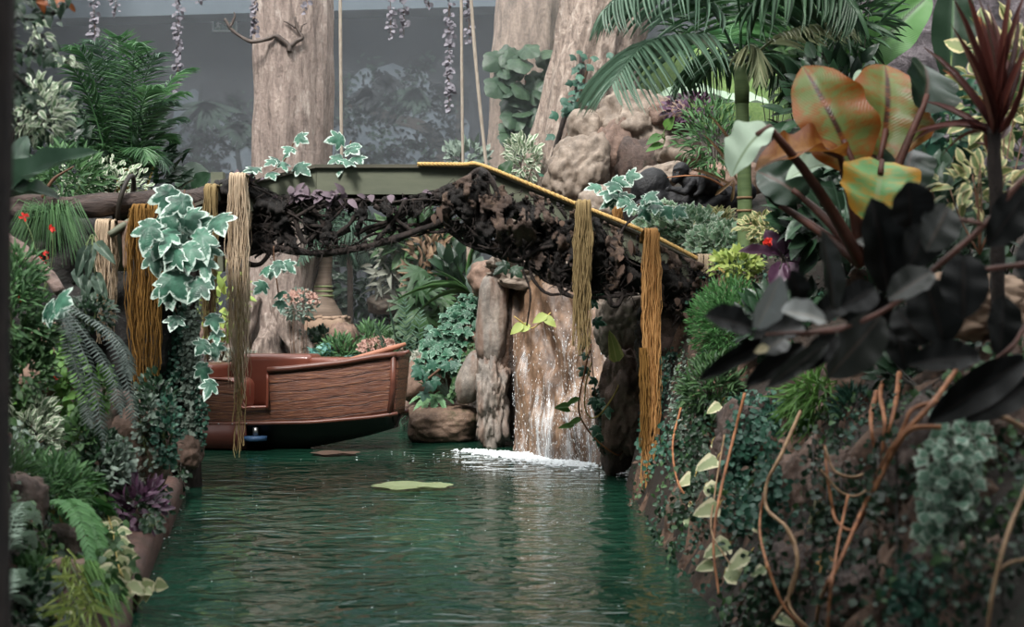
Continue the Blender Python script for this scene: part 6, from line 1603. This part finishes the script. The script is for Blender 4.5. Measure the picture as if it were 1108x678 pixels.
leaf_plant('pair of glossy green leaves beside the rounded tan boulder', at(718, 150, 14.6), [(at(716, 146, 14.6), at(699, 154, 14.5), .10, (0, -1, .6), 0), (at(718, 156, 14.6), at(699, 161, 14.5), .09, (0, -1, .6), 0), (at(720, 140, 14.6), at(728, 126, 14.5), .12, (0, -1, .5), 0)], [L_fresh], M_stem_g, OVATE)
for i, (x0, y0, x1, y1) in enumerate([(768, 140, 792, 190), (775, 120, 796, 170), (792, 195, 776, 210), (794, 196, 790, 218), (812, 150, 780, 128)]):
    pass
t = thing('dry_palm_litter', 'dry brown leaf stalks leaning against the ringed palm', 'leaf litter', at(795, 215, 11.6))
for (x0, y0, x1, y1) in [(766, 138, 797, 196), (772, 118, 799, 172), (794, 194, 774, 211), (796, 195, 791, 218), (800, 198, 748, 184)]:
    m = MB(); m.leaf(STRAP, at(x1, y1, 11.7), at(x0, y0, 11.6) - at(x1, y1, 11.7), (0.2, -1, .3), (at(x0, y0, 11.6) - at(x1, y1, 11.7)).length, .03, .5); m.build('dry_stalk', M_vine_t, t)
# dark leaves round the palm foot
leaf_plant('dark broad leaved plant right of the ringed palm stem', at(872, 260, 9.8), [(at(860, 210, 9.8), at(826, 172, 9.7), .22, (-.2, -1, .4), 0), (at(867, 215, 9.8), at(872, 165, 9.9), .22, (.2, -1, .3), 0), (at(860, 232, 9.7), at(829, 205, 9.6), .2, (-.2, -1, .4), 0), (at(878, 225, 9.8), at(900, 185, 9.9), .2, (.3, -1, .3), 0), (at(872, 245, 9.7), at(892, 215, 9.6), .2, (.2, -1, .3), 0), (at(864, 250, 9.7), at(830, 232, 9.6), .18, (-.2, -1, .4), 0), (at(882, 240, 9.9), at(918, 225, 9.9), .2, (.3, -1, .3), 0)], [L_dark], M_stem_k)
bush('dark shrub filling the gap behind the banana stem', at(915, 225, 9.4), .42, .34, 220, OVATE, .2, L_dark, M_stem_k, seed=116, base=at(915, 300, 9.4))
bush('dark shrub behind the cordyline stem', at(1000, 235, 7.8), .45, .3, 220, OVATE, .16, L_dark, M_stem_k, seed=117, base=at(1000, 300, 7.8))
blades('grey-green rushes beside the banana stem', at(915, 285, 7.6), 26, .55, .012, L_palm_r, GRASS, 9, .25, 1.2)
# ground ivy at the bridge end
for q, (x, y, Y_, rx, rz, n_, mt, lab) in enumerate([(716, 240, 12.1, .22, .15, 150, L_ivyb, 'pale ivy patch just behind the bridge rope'), (748, 248, 12.0, .26, .17, 190, L_ivyb, 'pale ivy patch below the gorillas'), (776, 262, 11.6, .24, .15, 150, L_ivyb, 'pale ivy patch left of the ringed palm'),
        (796, 286, 10.9, .2, .12, 120, L_lime, 'yellow-green leafy patch at the low end of the rope'), (772, 238, 12.3, .22, .09, 110, L_vary, 'yellowish ground cover behind the pale ivy'), (838, 246, 10.4, .28, .10, 110, L_vary, 'yellowish leafy plant right of the ringed palm foot')]):
    bush(lab, at(x, y, Y_), rx, rz, int(n_ * 1.8), IVY_S if q < 3 else OVATE, .07, mt, M_stem_g, seed=120 + q, wr=1.0 if q < 3 else .6, name='ground_ivy' if q < 3 else 'ground_cover', base=at(x, y + 22, Y_))
leaf_plant('purple leaved plant with a red flower at the low end of the bridge', at(850, 300, 9.6), [(at(846, 278, 9.6), at(800, 268, 9.5), .10, (0, -.8, .7), 0), (at(846, 276, 9.6), at(828, 248, 9.6), .12, (-.2, -1, .3), 0), (at(848, 276, 9.6), at(870, 256, 9.6), .12, (.2, -1, .3), 0), (at(850, 282, 9.6), at(884, 284, 9.5), .10, (0, -.8, .6), 0), (at(846, 284, 9.5), at(836, 312, 9.4), .13, (0, -1, .3), 0), (at(850, 276, 9.7), at(850, 244, 9.7), .1, (0, -1, .2), 0), (at(852, 284, 9.5), at(862, 306, 9.4), .12, (0, -1, .3), 0)], [L_purp], M_stem_k)
m = MB(); p = at(831, 262, 9.4)
for q in range(16): m.leaf(OVAL_S, p, rvec(rn) + Vector((0, -.5, 0)), (0, -1, .2), .04, .026, rn.random())
tag(m.build('red_flower', L_red, loc=p), 'small bright red flower above the purple leaved plant', 'flower')

# ================================================================== RIGHT BANK
rock('hessian coloured smooth rock behind the rubber plant', 1062, 335, 6.6, 62, 36, .3, M_hess, 0, 160, 2.8, .16, 5, tilt=(0, .12))
rock('brown rock right of the hessian coloured rock', 1110, 395, 6.3, 40, 34, .3, M_rock_b, 0, 161, 2.8, .16, 4)
# plants on the right bank
hbush('feathery bright green asparagus fern below the bridge end', 792, 352, 46, 50, 3600, LANCE, 10, leafmat('leaf_asparagus', '#2f5a30', '#5a8f50', trans=.25, rough=.55), M_stem_g, 171, .12, fwd=.3, name='asparagus_fern', catg='fern')
hbush('dark ferny growth below the asparagus fern', 770, 420, 34, 34, 620, LANCE, 14, L_mid, M_stem_k, 172, .2, fwd=.2, name='fern_mound', catg='fern')
def curtain(label, xs, y0, y1, mat, size, n_, seed, T=OVAL_S, fwd=.16, dx=0, wr=.8, spread=.07):
    lines = []
    for k_, x in enumerate(xs):
        lines.append(hl([(x + dx * s_, y0 + (y1 - y0) * s_ + 6 * math.sin(k_ * 2.1)) for s_ in (0, .33, .66, 1)], fwd))
    return creeper(label, lines, n_, T, size, mat, M_stem_k, wr, seed, spread)
curtain('teal small leaved creeper curtain behind the pothos', (796, 804, 812, 820, 828, 836), 430, 565, L_teal, .045, 150, 173)
curtain('dark creeper curtain left of the pothos vines', (736, 744, 752, 760), 430, 560, L_dark, .045, 120, 174)
curtain('dark creeper curtain beside the rounded boulder', (700, 708, 716, 724), 380, 500, L_teal, .045, 110, 175)
curtain('pale speckled ivy strand hanging on the right bank', (1034, 1042, 1050, 1056), 420, 585, leafmat('leaf_ivy_speckled', '#4f7a62', '#86a58e', edge='#c3d2c0', edge_at=.8, radial=True), .05, 130, 176, IVY_S, .2, -26, 1.0)
curtain('teal creeper clump at the bottom of the right bank', (978, 986, 994, 1002), 610, 690, L_teal, .035, 170, 177)
curtain('dark creeper covering the rocks behind the orange vine tangle', (880, 895, 910, 930, 950, 970), 470, 640, L_dark, .035, 70, 178)
curtain('dark green creeper at the foot of the right bank', (800, 815, 830, 845, 860), 600, 680, L_dark, .035, 110, 179)
curtain('grey lichen like creeper below the dark bridge end', (726, 734, 742), 390, 470, L_grey, .03, 120, 180, OVAL_S, .2, 6, .4)
curtain('dark creeper at the lower right corner', (1030, 1050, 1085), 560, 660, L_dark, .03, 90, 181)
hbush('light green hanging grass below the rubber plant', 884, 440, 30, 36, 380, GRASS, 36, L_fresh, M_stem_g, 182, .09, fwd=.3, up=-.6, name='hanging_grass', catg='grass')
hbush('small dark fern on the pinkish rock', 922, 440, 20, 22, 260, LANCE, 13, L_teal, M_stem_k, 183, .22, fwd=.2)
hbush('dark leafy growth behind the rubber plant leaves', 850, 350, 50, 40, 260, OVATE, 22, L_dark, M_stem_k, 184, fwd=.2)
hbush('dark leafy growth below the hessian coloured rock', 1000, 400, 60, 30, 240, OVATE, 20, L_dark, M_stem_k, 185, fwd=.2)
# vines
def hv(label, pts, r0, r1, mat, fwd=.12, crop=False):
    if crop: pts = [(850 + x / 2.438, 400 + y / 2.438) for x, y in pts]
    S2 = cat([(x, y, 0) for x, y in pts], 5); ys = [hit(p.x, p.y).y for p in S2]; n_ = len(ys)
    lo = [min(ys[max(0, i - 3):i + 4]) for i in range(n_)]
    sm_ = [sum(lo[max(0, i - 3):i + 4]) / len(lo[max(0, i - 3):i + 4]) for i in range(n_)]
    return vine(label, [at(p.x, p.y, y_ - .30) for p, y_ in zip(S2, sm_)], r0 * .75, r1 * .75, mat, per=2)
hv('orange root curving down left of the pothos vine', [(737, 440), (728, 480), (733, 520), (748, 545)], .012, .008, M_vine_o)
hv('long orange pothos stem running down to the water', [(806, 425), (792, 480), (778, 540), (772, 590), (778, 645)], .012, .009, M_vine_o)
hv('thin tan stem crossing the long pothos stem', [(784, 470), (774, 530), (770, 575), (790, 610)], .007, .005, M_vine_t)
hv('tan vine with a sharp elbow in the middle of the right bank', [(866, 445), (846, 490), (830, 522), (830, 550), (852, 572), (863, 605), (856, 640), (836, 672)], .013, .010, M_vine_t)
hv('thin tan vine behind the elbowed vine', [(828, 530), (822, 570), (830, 610), (848, 655), (872, 682)], .009, .007, M_vine_o)
hv('thickest orange vine sweeping down from the rubber plant', [(450, 0), (385, 90), (310, 170), (260, 240), (210, 350), (150, 490), (95, 600), (78, 690)], .013, .009, M_vine_o, .13, True)
hv('orange vine branching at the top of the tangle', [(400, 82), (335, 104), (312, 150), (285, 215), (235, 320)], .010, .008, M_vine_o, .13, True)
hv('orange vine looping into a deep U in the tangle', [(410, 150), (335, 155), (295, 200), (235, 310), (185, 418), (135, 400), (120, 340), (108, 260), (104, 200)], .011, .008, M_vine_o, .13, True)
hv('pale vine swinging across the upper part of the tangle', [(255, 258), (180, 282), (128, 265), (104, 205)], .010, .007, M_vine_t, .13, True)
hv('pale vine swinging across below the upper one', [(245, 290), (195, 330), (145, 322), (92, 262)], .009, .007, M_vine_t, .13, True)
hv('dark straight stem behind the vine tangle', [(165, 330), (140, 450), (120, 580), (110, 690)], .008, .006, M_vine_o, .2, True)
hv('tan vine stub at the right edge below the leaves', [(640, 160), (575, 125), (520, 116)], .013, .010, M_vine_t, .13, True)
hv('thin dark tan vine down the right edge rock', [(640, 300), (590, 420), (552, 560), (530, 700)], .009, .007, M_vine_t, .13, True)
hv('short vine forking off at the right edge', [(640, 498), (590, 510), (556, 534)], .008, .006, M_vine_t, .13, True)
hv('tan vine at the left of the tangle with a kink', [(0, 410), (30, 500), (8, 600), (24, 645), (70, 690)], .009, .007, M_vine_t, .13, True)
for i, (pts) in enumerate([[(270, 0), (250, 60), (262, 140), (255, 220)], [(300, 10), (290, 90), (270, 170)], [(240, 60), (225, 130), (235, 210)]]):
    hv(['dry root bundle strand left, hanging above the vine tangle', 'dry root bundle strand right, hanging above the vine tangle', 'short dry root strand on the dark rock above the tangle'][i], pts, .020, .008, M_vine_o, .16, True)
# pothos leaves
pl = [(770, 480, .9), (776, 497, .9), (762, 528, 1), (752, 515, .7), (813, 527, .7), (778, 548, 1.0), (814, 568, .8), (790, 588, 1.1), (784, 620, 1.3), (812, 600, 1.0), (740, 562, .6), (772, 610, .7), (745, 545, .6), (828, 615, .6), (838, 668, .8), (780, 438, .6)]
for i, (x, y, s_) in enumerate(pl):
    pass
t = thing('pothos', 'cream and green pothos leaves along the orange stems by the water', 'vine', hp(778, 640, .2))
for i, (x, y, s_) in enumerate(pl):
    p = hp(x, y, .26); k_ = p.y / F; m = MB(); d = Vector(((-1) ** i * .8, -.25, -.35 + .1 * (i % 3)))
    m.leaf(HEART, p, d, Vector((0, -.8, .7)) + rvec(rn, .25), 31 * s_ * k_, 26 * s_ * k_, (i * .31) % 1); lf = m.build('leaf', L_pothos, t)
    m = MB(); m.tube([hp(x + 4, y - 8, .18), p.lerp(hp(x + 4, y - 8, .18), .4) + Vector((0, 0, .01)), p], .003, 4); m.build('leaf_stalk', M_vine_y, lf)
leaf_plant('pale heart leaf beside the looping vine tangle', hp(880, 560), [(hp(896, 548, .2), hp(874, 560, .22), .095, (0, -.9, .5), 0)], [L_pothos], M_vine_y, HEART, pet=.003)
leaf_plant('curled yellow-orange leaf caught in the vine tangle', hp(898, 618), [(hp(904, 606, .2), hp(882, 616, .22), .095, (0, -.8, .7), 0)], [leafmat('leaf_yellow_dry', '#b98a45', '#d0a35e')], M_vine_o, OVATE, pet=.003)

# ================================================================== RUBBER PLANT, nearest
RY = 4.4
def r7(x, y, Y=RY): return at(740 + x / 2.609, 220 + y / 2.609, Y)
rb_ = Vector((at(1190, 0, RY + .2).x, RY + .2, 0)); rb_.z = ground_z(rb_.x, rb_.y) - .05
t = thing('rubber_plant', 'near dark glossy rubber plant reaching in from the right edge', 'plant', rb_)
M_twig = plainmat('rubber_twig', '#5a3a30', '#80564a', 9, .5, .2)
for pts, r_ in (([rb_, at(1180, 320, RY + .2), at(1150, 180, RY + .1), r7(960, -70), r7(850, 60), r7(700, 190), r7(600, 280), r7(480, 340), r7(330, 370)], .012), ([at(1170, 280, RY + .1), r7(960, 172, RY), r7(840, 188, RY), r7(740, 200, RY - .05)], .010), ([at(1175, 340, RY + .1), r7(990, 330, RY - .05), r7(930, 400, RY - .1), r7(880, 440, RY - .1)], .009), ([r7(480, 340), r7(420, 360, RY - .1), r7(300, 365, RY - .1), r7(230, 370, RY - .1)], .007), ([r7(850, 60), r7(760, 40), r7(700, 20)], .007)):
    m = MB(); Q = cat(pts, 6); m.tube(Q, [r_ * (1 - .4 * i / len(Q)) for i in range(len(Q))], 8, True, .5, .15); m.build('twig', M_twig, t)
S = 1 / 2.609 / F * RY
rl = [(192, 352, 66, 308, 80, 0, (0, -.9, .5)), (205, 352, 282, 208, 78, 2, (.4, -.8, .5)), (335, 345, 196, 372, 82, 0, (0, -.8, .7)), (400, 330, 282, 292, 84, 2, (.1, -.7, .7)), (250, 385, 40, 494, 50, 0, (.2, -.9, .4)), (335, 400, 175, 512, 60, 0, (.2, -.9, .4)), (405, 392, 238, 518, 48, 1, (.3, -.9, .4)),
      (556, 318, 412, 494, 122, 1, (.3, -.9, .3)), (614, 178, 498, 96, 66, 2, (.3, -.9, .4)), (700, 195, 578, 262, 86, 1, (.1, -.7, .7)), (575, 250, 545, -20, 140, 0, (.2, -1, .2)), (790, 148, 792, 325, 118, 0, (-.2, -1, .1)), (832, 432, 636, 444, 84, 0, (0, -.9, .5)), (902, 265, 898, 436, 96, 0, (.1, -1, .2)),
      (962, 440, 690, 618, 96, 0, (.2, -.9, .4)), (1000, 500, 800, 610, 80, 0, (.2, -.9, .4)), (602, 340, 626, 470, 84, 0, (-.2, -1, .2)), (745, 10, 690, 130, 104, 1, (.2, -1, .3)), (970, -40, 866, 120, 110, 0, (.2, -1, .3)), (455, 330, 505, 225, 84, 0, (-.2, -1, .2)), (425, 300, 400, 70, 56, 1, (.2, -1, .1)), (680, 215, 742, 400, 150, 0, (-.1, -1, .2)), (540, 240, 450, 290, 80, 0, (.2, -1, .3)),
      (285, 380, 222, 415, 70, 1, (.2, -.8, .6)), (600, 300, 690, 395, 110, 0, (0, -1, .3)), (640, 60, 640, -60, 120, 0, (.1, -1, .2)), (480, 250, 360, 330, 70, 0, (.2, -1, .4)), (980, 100, 1010, 260, 110, 0, (-.1, -1, .2)), (330, 280, 308, 190, 60, 0, (.1, -1, .2)), (700, 20, 640, 190, 110, 0, (.2, -1, .2)), (560, 360, 520, 250, 90, 0, (.3, -1, .2)), (430, 370, 330, 470, 64, 0, (.2, -1, .4))]
mats = [L_rub, L_rubg, L_rubs]
for i, (x0, y0, x1, y1, w_, k_, nn) in enumerate(rl):
    Yi = RY + ((i * 37) % 11 - 5) * .03; b_, e_ = r7(x0, y0, Yi), r7(x1, y1, Yi - .08); d = e_ - b_
    m = MB(); m.leaf(BIG, b_, d, nn, d.length, w_ * S * 1.12, (i * .37) % 1); lf = m.build('leaf', mats[k_], t)
m = MB(); m.leaf(OVATE, r7(240, 405, RY - .1), Vector((-1, 0, -.3)), (0, -1, .5), .05, .03); tag(m.build('fallen_leaf', leafmat('leaf_cream', '#c9b98e', '#dccda4'), loc=r7(240, 405, RY - .1)), 'small cream leaf caught on the rubber plant', 'leaf')

# ================================================================== THE ROCK FACE AND CARPETS OF CREEPER
o = mface.build('rock_face', rockmat('rock_bank', ['#33271f', '#7a5d4b', '#a07f6a'], 2.6, .6, '#1d1815', bump=1.0, moss='#232b1b'), loc=(1.4, 8, .8))
tag(o, 'craggy dark brown rock face of the bank below the rubber plant', 'rock')
def carpet(label, n, surf, T, size, mat, seed, mask=.0, wr=.8, lift=.05, fr=1.6, hang=.5):
    rn_ = random.Random(seed); m = MB(); k_ = 0; tr_ = 0
    while k_ < n and tr_ < n * 12:
        tr_ += 1; p = surf(rn_)
        if mn.noise(Vector((p.x * fr, p.y * fr, p.z * fr + seed * 3.1))) < mask: continue
        d = rvec(rn_, .8) + Vector((0, -.3, -hang)); L_ = size * rn_.uniform(.55, 1.25)
        m.leaf(T, p + Vector((0, -.3, 1)).normalized() * rn_.random() * lift + rvec(rn_, .01), d, Vector((0, -.6, .8)) + rvec(rn_, .6), L_, L_ * wr, rn_.random()); k_ += 1
    o = m.build('creeping_leaves', mat, loc=(0, 8, 0)); return tag(o, label, 'leaves', None, 'stuff')
sR = lambda r: rface(4.2 + 7.6 * r.random() ** 1.3, -.02 + 1.7 * r.random()) + Vector((-.06, -.04, .03))
def sL(r):
    Y = 4.2 + 8.6 * r.random() ** 1.2; x = lerp_tab(XL, Y) - .12 - 1.9 * r.random(); return Vector((x, Y, ground_z(x, Y)))
carpet('carpet of tiny dark creeping leaves over the craggy rock face', 4600, sR, OVAL_S, .035, L_dark, 1, -.05, .7, .05)
carpet('scattered teal creeping leaves over the craggy rock face', 1500, sR, OVAL_S, .032, L_teal, 2, .12, .8, .06)
carpet('scattered fresh green creeping leaves over the craggy rock face', 1500, sR, OVATE, .045, L_mid, 3, .2, .6, .08)
carpet('dead brown leaf litter caught on the craggy rock face', 1800, sR, OVATE, .045, L_dead, 4, .05, .5, .03)
carpet('carpet of dark creeping leaves over the bank beside the kerb', 8000, sL, OVATE, .05, L_dark, 5, -.1, .6, .10)
carpet('fresh green creeping leaves over the bank beside the kerb', 3800, sL, OVATE, .05, L_mid, 6, .08, .6, .13)
carpet('grey-green creeping leaves over the bank beside the kerb', 2400, sL, OVAL_S, .04, L_grey, 7, .16, .7, .12)
carpet('dead brown leaf litter over the bank beside the kerb', 2200, sL, OVATE, .05, L_dead, 8, 0, .5, .05)
# greenery closing the view above the right bank
for q, (x, y, Y_, rx, rz, n_, T, s_, mt, lab) in enumerate([
    (838, 30, 13.2, .5, .42, 420, OVATE, .17, L_dark, 'dark leafy shrub above and behind the ringed palm crown'), (884, 60, 12.2, .45, .45, 320, OVATE, .18, L_mid, 'green leafy shrub behind the pale dead frond'),
    (780, 30, 14.5, .5, .4, 300, LANCE, .22, L_palm_d, 'dark narrow leaved shrub at the top, above the mossy mound'), (905, 130, 10.6, .42, .5, 320, OVATE, .18, L_dark, 'dark leafy shrub between ringed palm and banana plant'),
    (960, 175, 9.0, .4, .5, 260, OVATE, .16, L_dark, 'dark leafy shrub behind the banana plant leaves'), (1095, 170, 8.6, .3, .6, 260, OVATE, .15, L_mid, 'green shrub behind the cordyline stem'),
    (912, 15, 11.5, .4, .3, 200, STRAP, .3, L_palm_d, 'dark strap leaved plant at the top, behind the big banana leaf'), (1010, 290, 7.4, .4, .25, 200, OVATE, .14, L_dark, 'dark low shrub behind the upper rubber plant leaves')]):
    bush(lab, at(x, y, Y_), rx, rz, n_, T, s_, mt, M_stem_k, seed=200 + q, wr=.12 if (T is STRAP or T is LANCE) else .45, base=Vector((at(x, y, Y_).x, Y_ + .1, min(ground_z(at(x, y, Y_).x, Y_), at(x, y, Y_).z - rz))))
for q, (x, y, rx, rz, n_, T, s_, mt, wr, lab) in enumerate([
    (20, 300, 26, 34, 300, LANCE, 15, L_fine, .2, 'fine green fern by the near trunk, under the red flowers'), (44, 360, 20, 26, 200, OVATE, 11, L_mid, .6, 'green leafy sprig beside the tall pinkish rock'),
    (100, 340, 24, 20, 220, OVATE, 10, L_dark, .5, 'dark leafy sprig at the base of the long leaved plant'), (12, 520, 20, 30, 200, GRASS, 34, L_mid, .06, 'green grassy tuft at the frame edge below the silvery shrub'),
    (96, 532, 20, 16, 170, OVATE, 11, L_fresh, .6, 'fresh green sprig above the arching bright fern'), (110, 420, 14, 24, 120, OVATE, 9, L_fresh, .7, 'fresh green sprig hanging beside the sword fern tips'),
    (30, 620, 26, 18, 160, OVATE, 14, L_mid, .5, 'mid green leafy plant between the two grey-green ferns'), (88, 470, 16, 26, 160, OVATE, 10, L_mid, .7, 'green trailing sprig with small leaves above the rusty rock'),
    (140, 520, 14, 18, 120, ROUND, 8, L_silver, .9, 'silvery round leaved sprig above the purple plant'), (180, 470, 14, 40, 240, OVAL_S, 7, L_teal, .7, 'teal creeper tuft low on the pier'),
    (110, 600, 18, 14, 120, OVATE, 11, L_lime, .6, 'yellowish sprig at the upper edge of the large kerb slab'), (10, 440, 16, 22, 150, OVATE, 12, L_fresh, .6, 'bright green sprig beside the near trunk at mid height')]):
    hbush(lab, x, y, rx, rz, n_, T, s_, mt, M_stem_g, 220 + q, wr, fwd=.15)

for q, (pts, T, s_, mt, wr, n_, lab) in enumerate([
    ([[(112, 560), (130, 590), (136, 620)], [(104, 570), (118, 610), (122, 640)]], OVATE, .06, L_mid, .6, 50, 'green trailing stems hanging over the large kerb slab'),
    ([[(150, 520), (160, 545), (166, 570)], [(158, 508), (172, 530), (180, 552)]], OVAL_S, .045, L_dark, .7, 70, 'dark trailing stems hanging over the kerb nearest the pier'),
    ([[(70, 600), (92, 640), (104, 672)], [(60, 612), (80, 650), (92, 678)]], GRASS, .16, L_lime, .08, 40, 'yellow-green grassy stems hanging over the nearest kerb slab'),
    ([[(90, 560), (112, 590), (118, 620)]], ROUND, .04, L_grey, .9, 60, 'grey round leaved stem beside the arching bright fern'),
    ([[(44, 380), (56, 410), (60, 440), (70, 480)]], OVATE, .05, L_mid, .6, 70, 'green stem creeping down the tall pinkish rock'),
    ([[(20, 500), (40, 520), (60, 560)], [(24, 560), (46, 580), (60, 620)]], OVATE, .06, L_dark, .5, 60, 'dark stems creeping between the feathery fern and the grey-green ferns'),
    ([[(150, 440), (156, 480), (166, 510)]], OVAL_S, .04, L_grey, .8, 80, 'grey stem creeping over the slanting brown rock'),
    ([[(120, 470), (132, 500), (140, 530)]], OVATE, .05, L_mid, .6, 60, 'green stem creeping over the rock between fern and water')]):
    creeper(lab, [[kp(x_, y_) for x_, y_ in ln] if q < 3 else hl(ln, .2) for ln in pts], n_, T, s_, mt, M_stem_g, wr, 250 + q, .06)
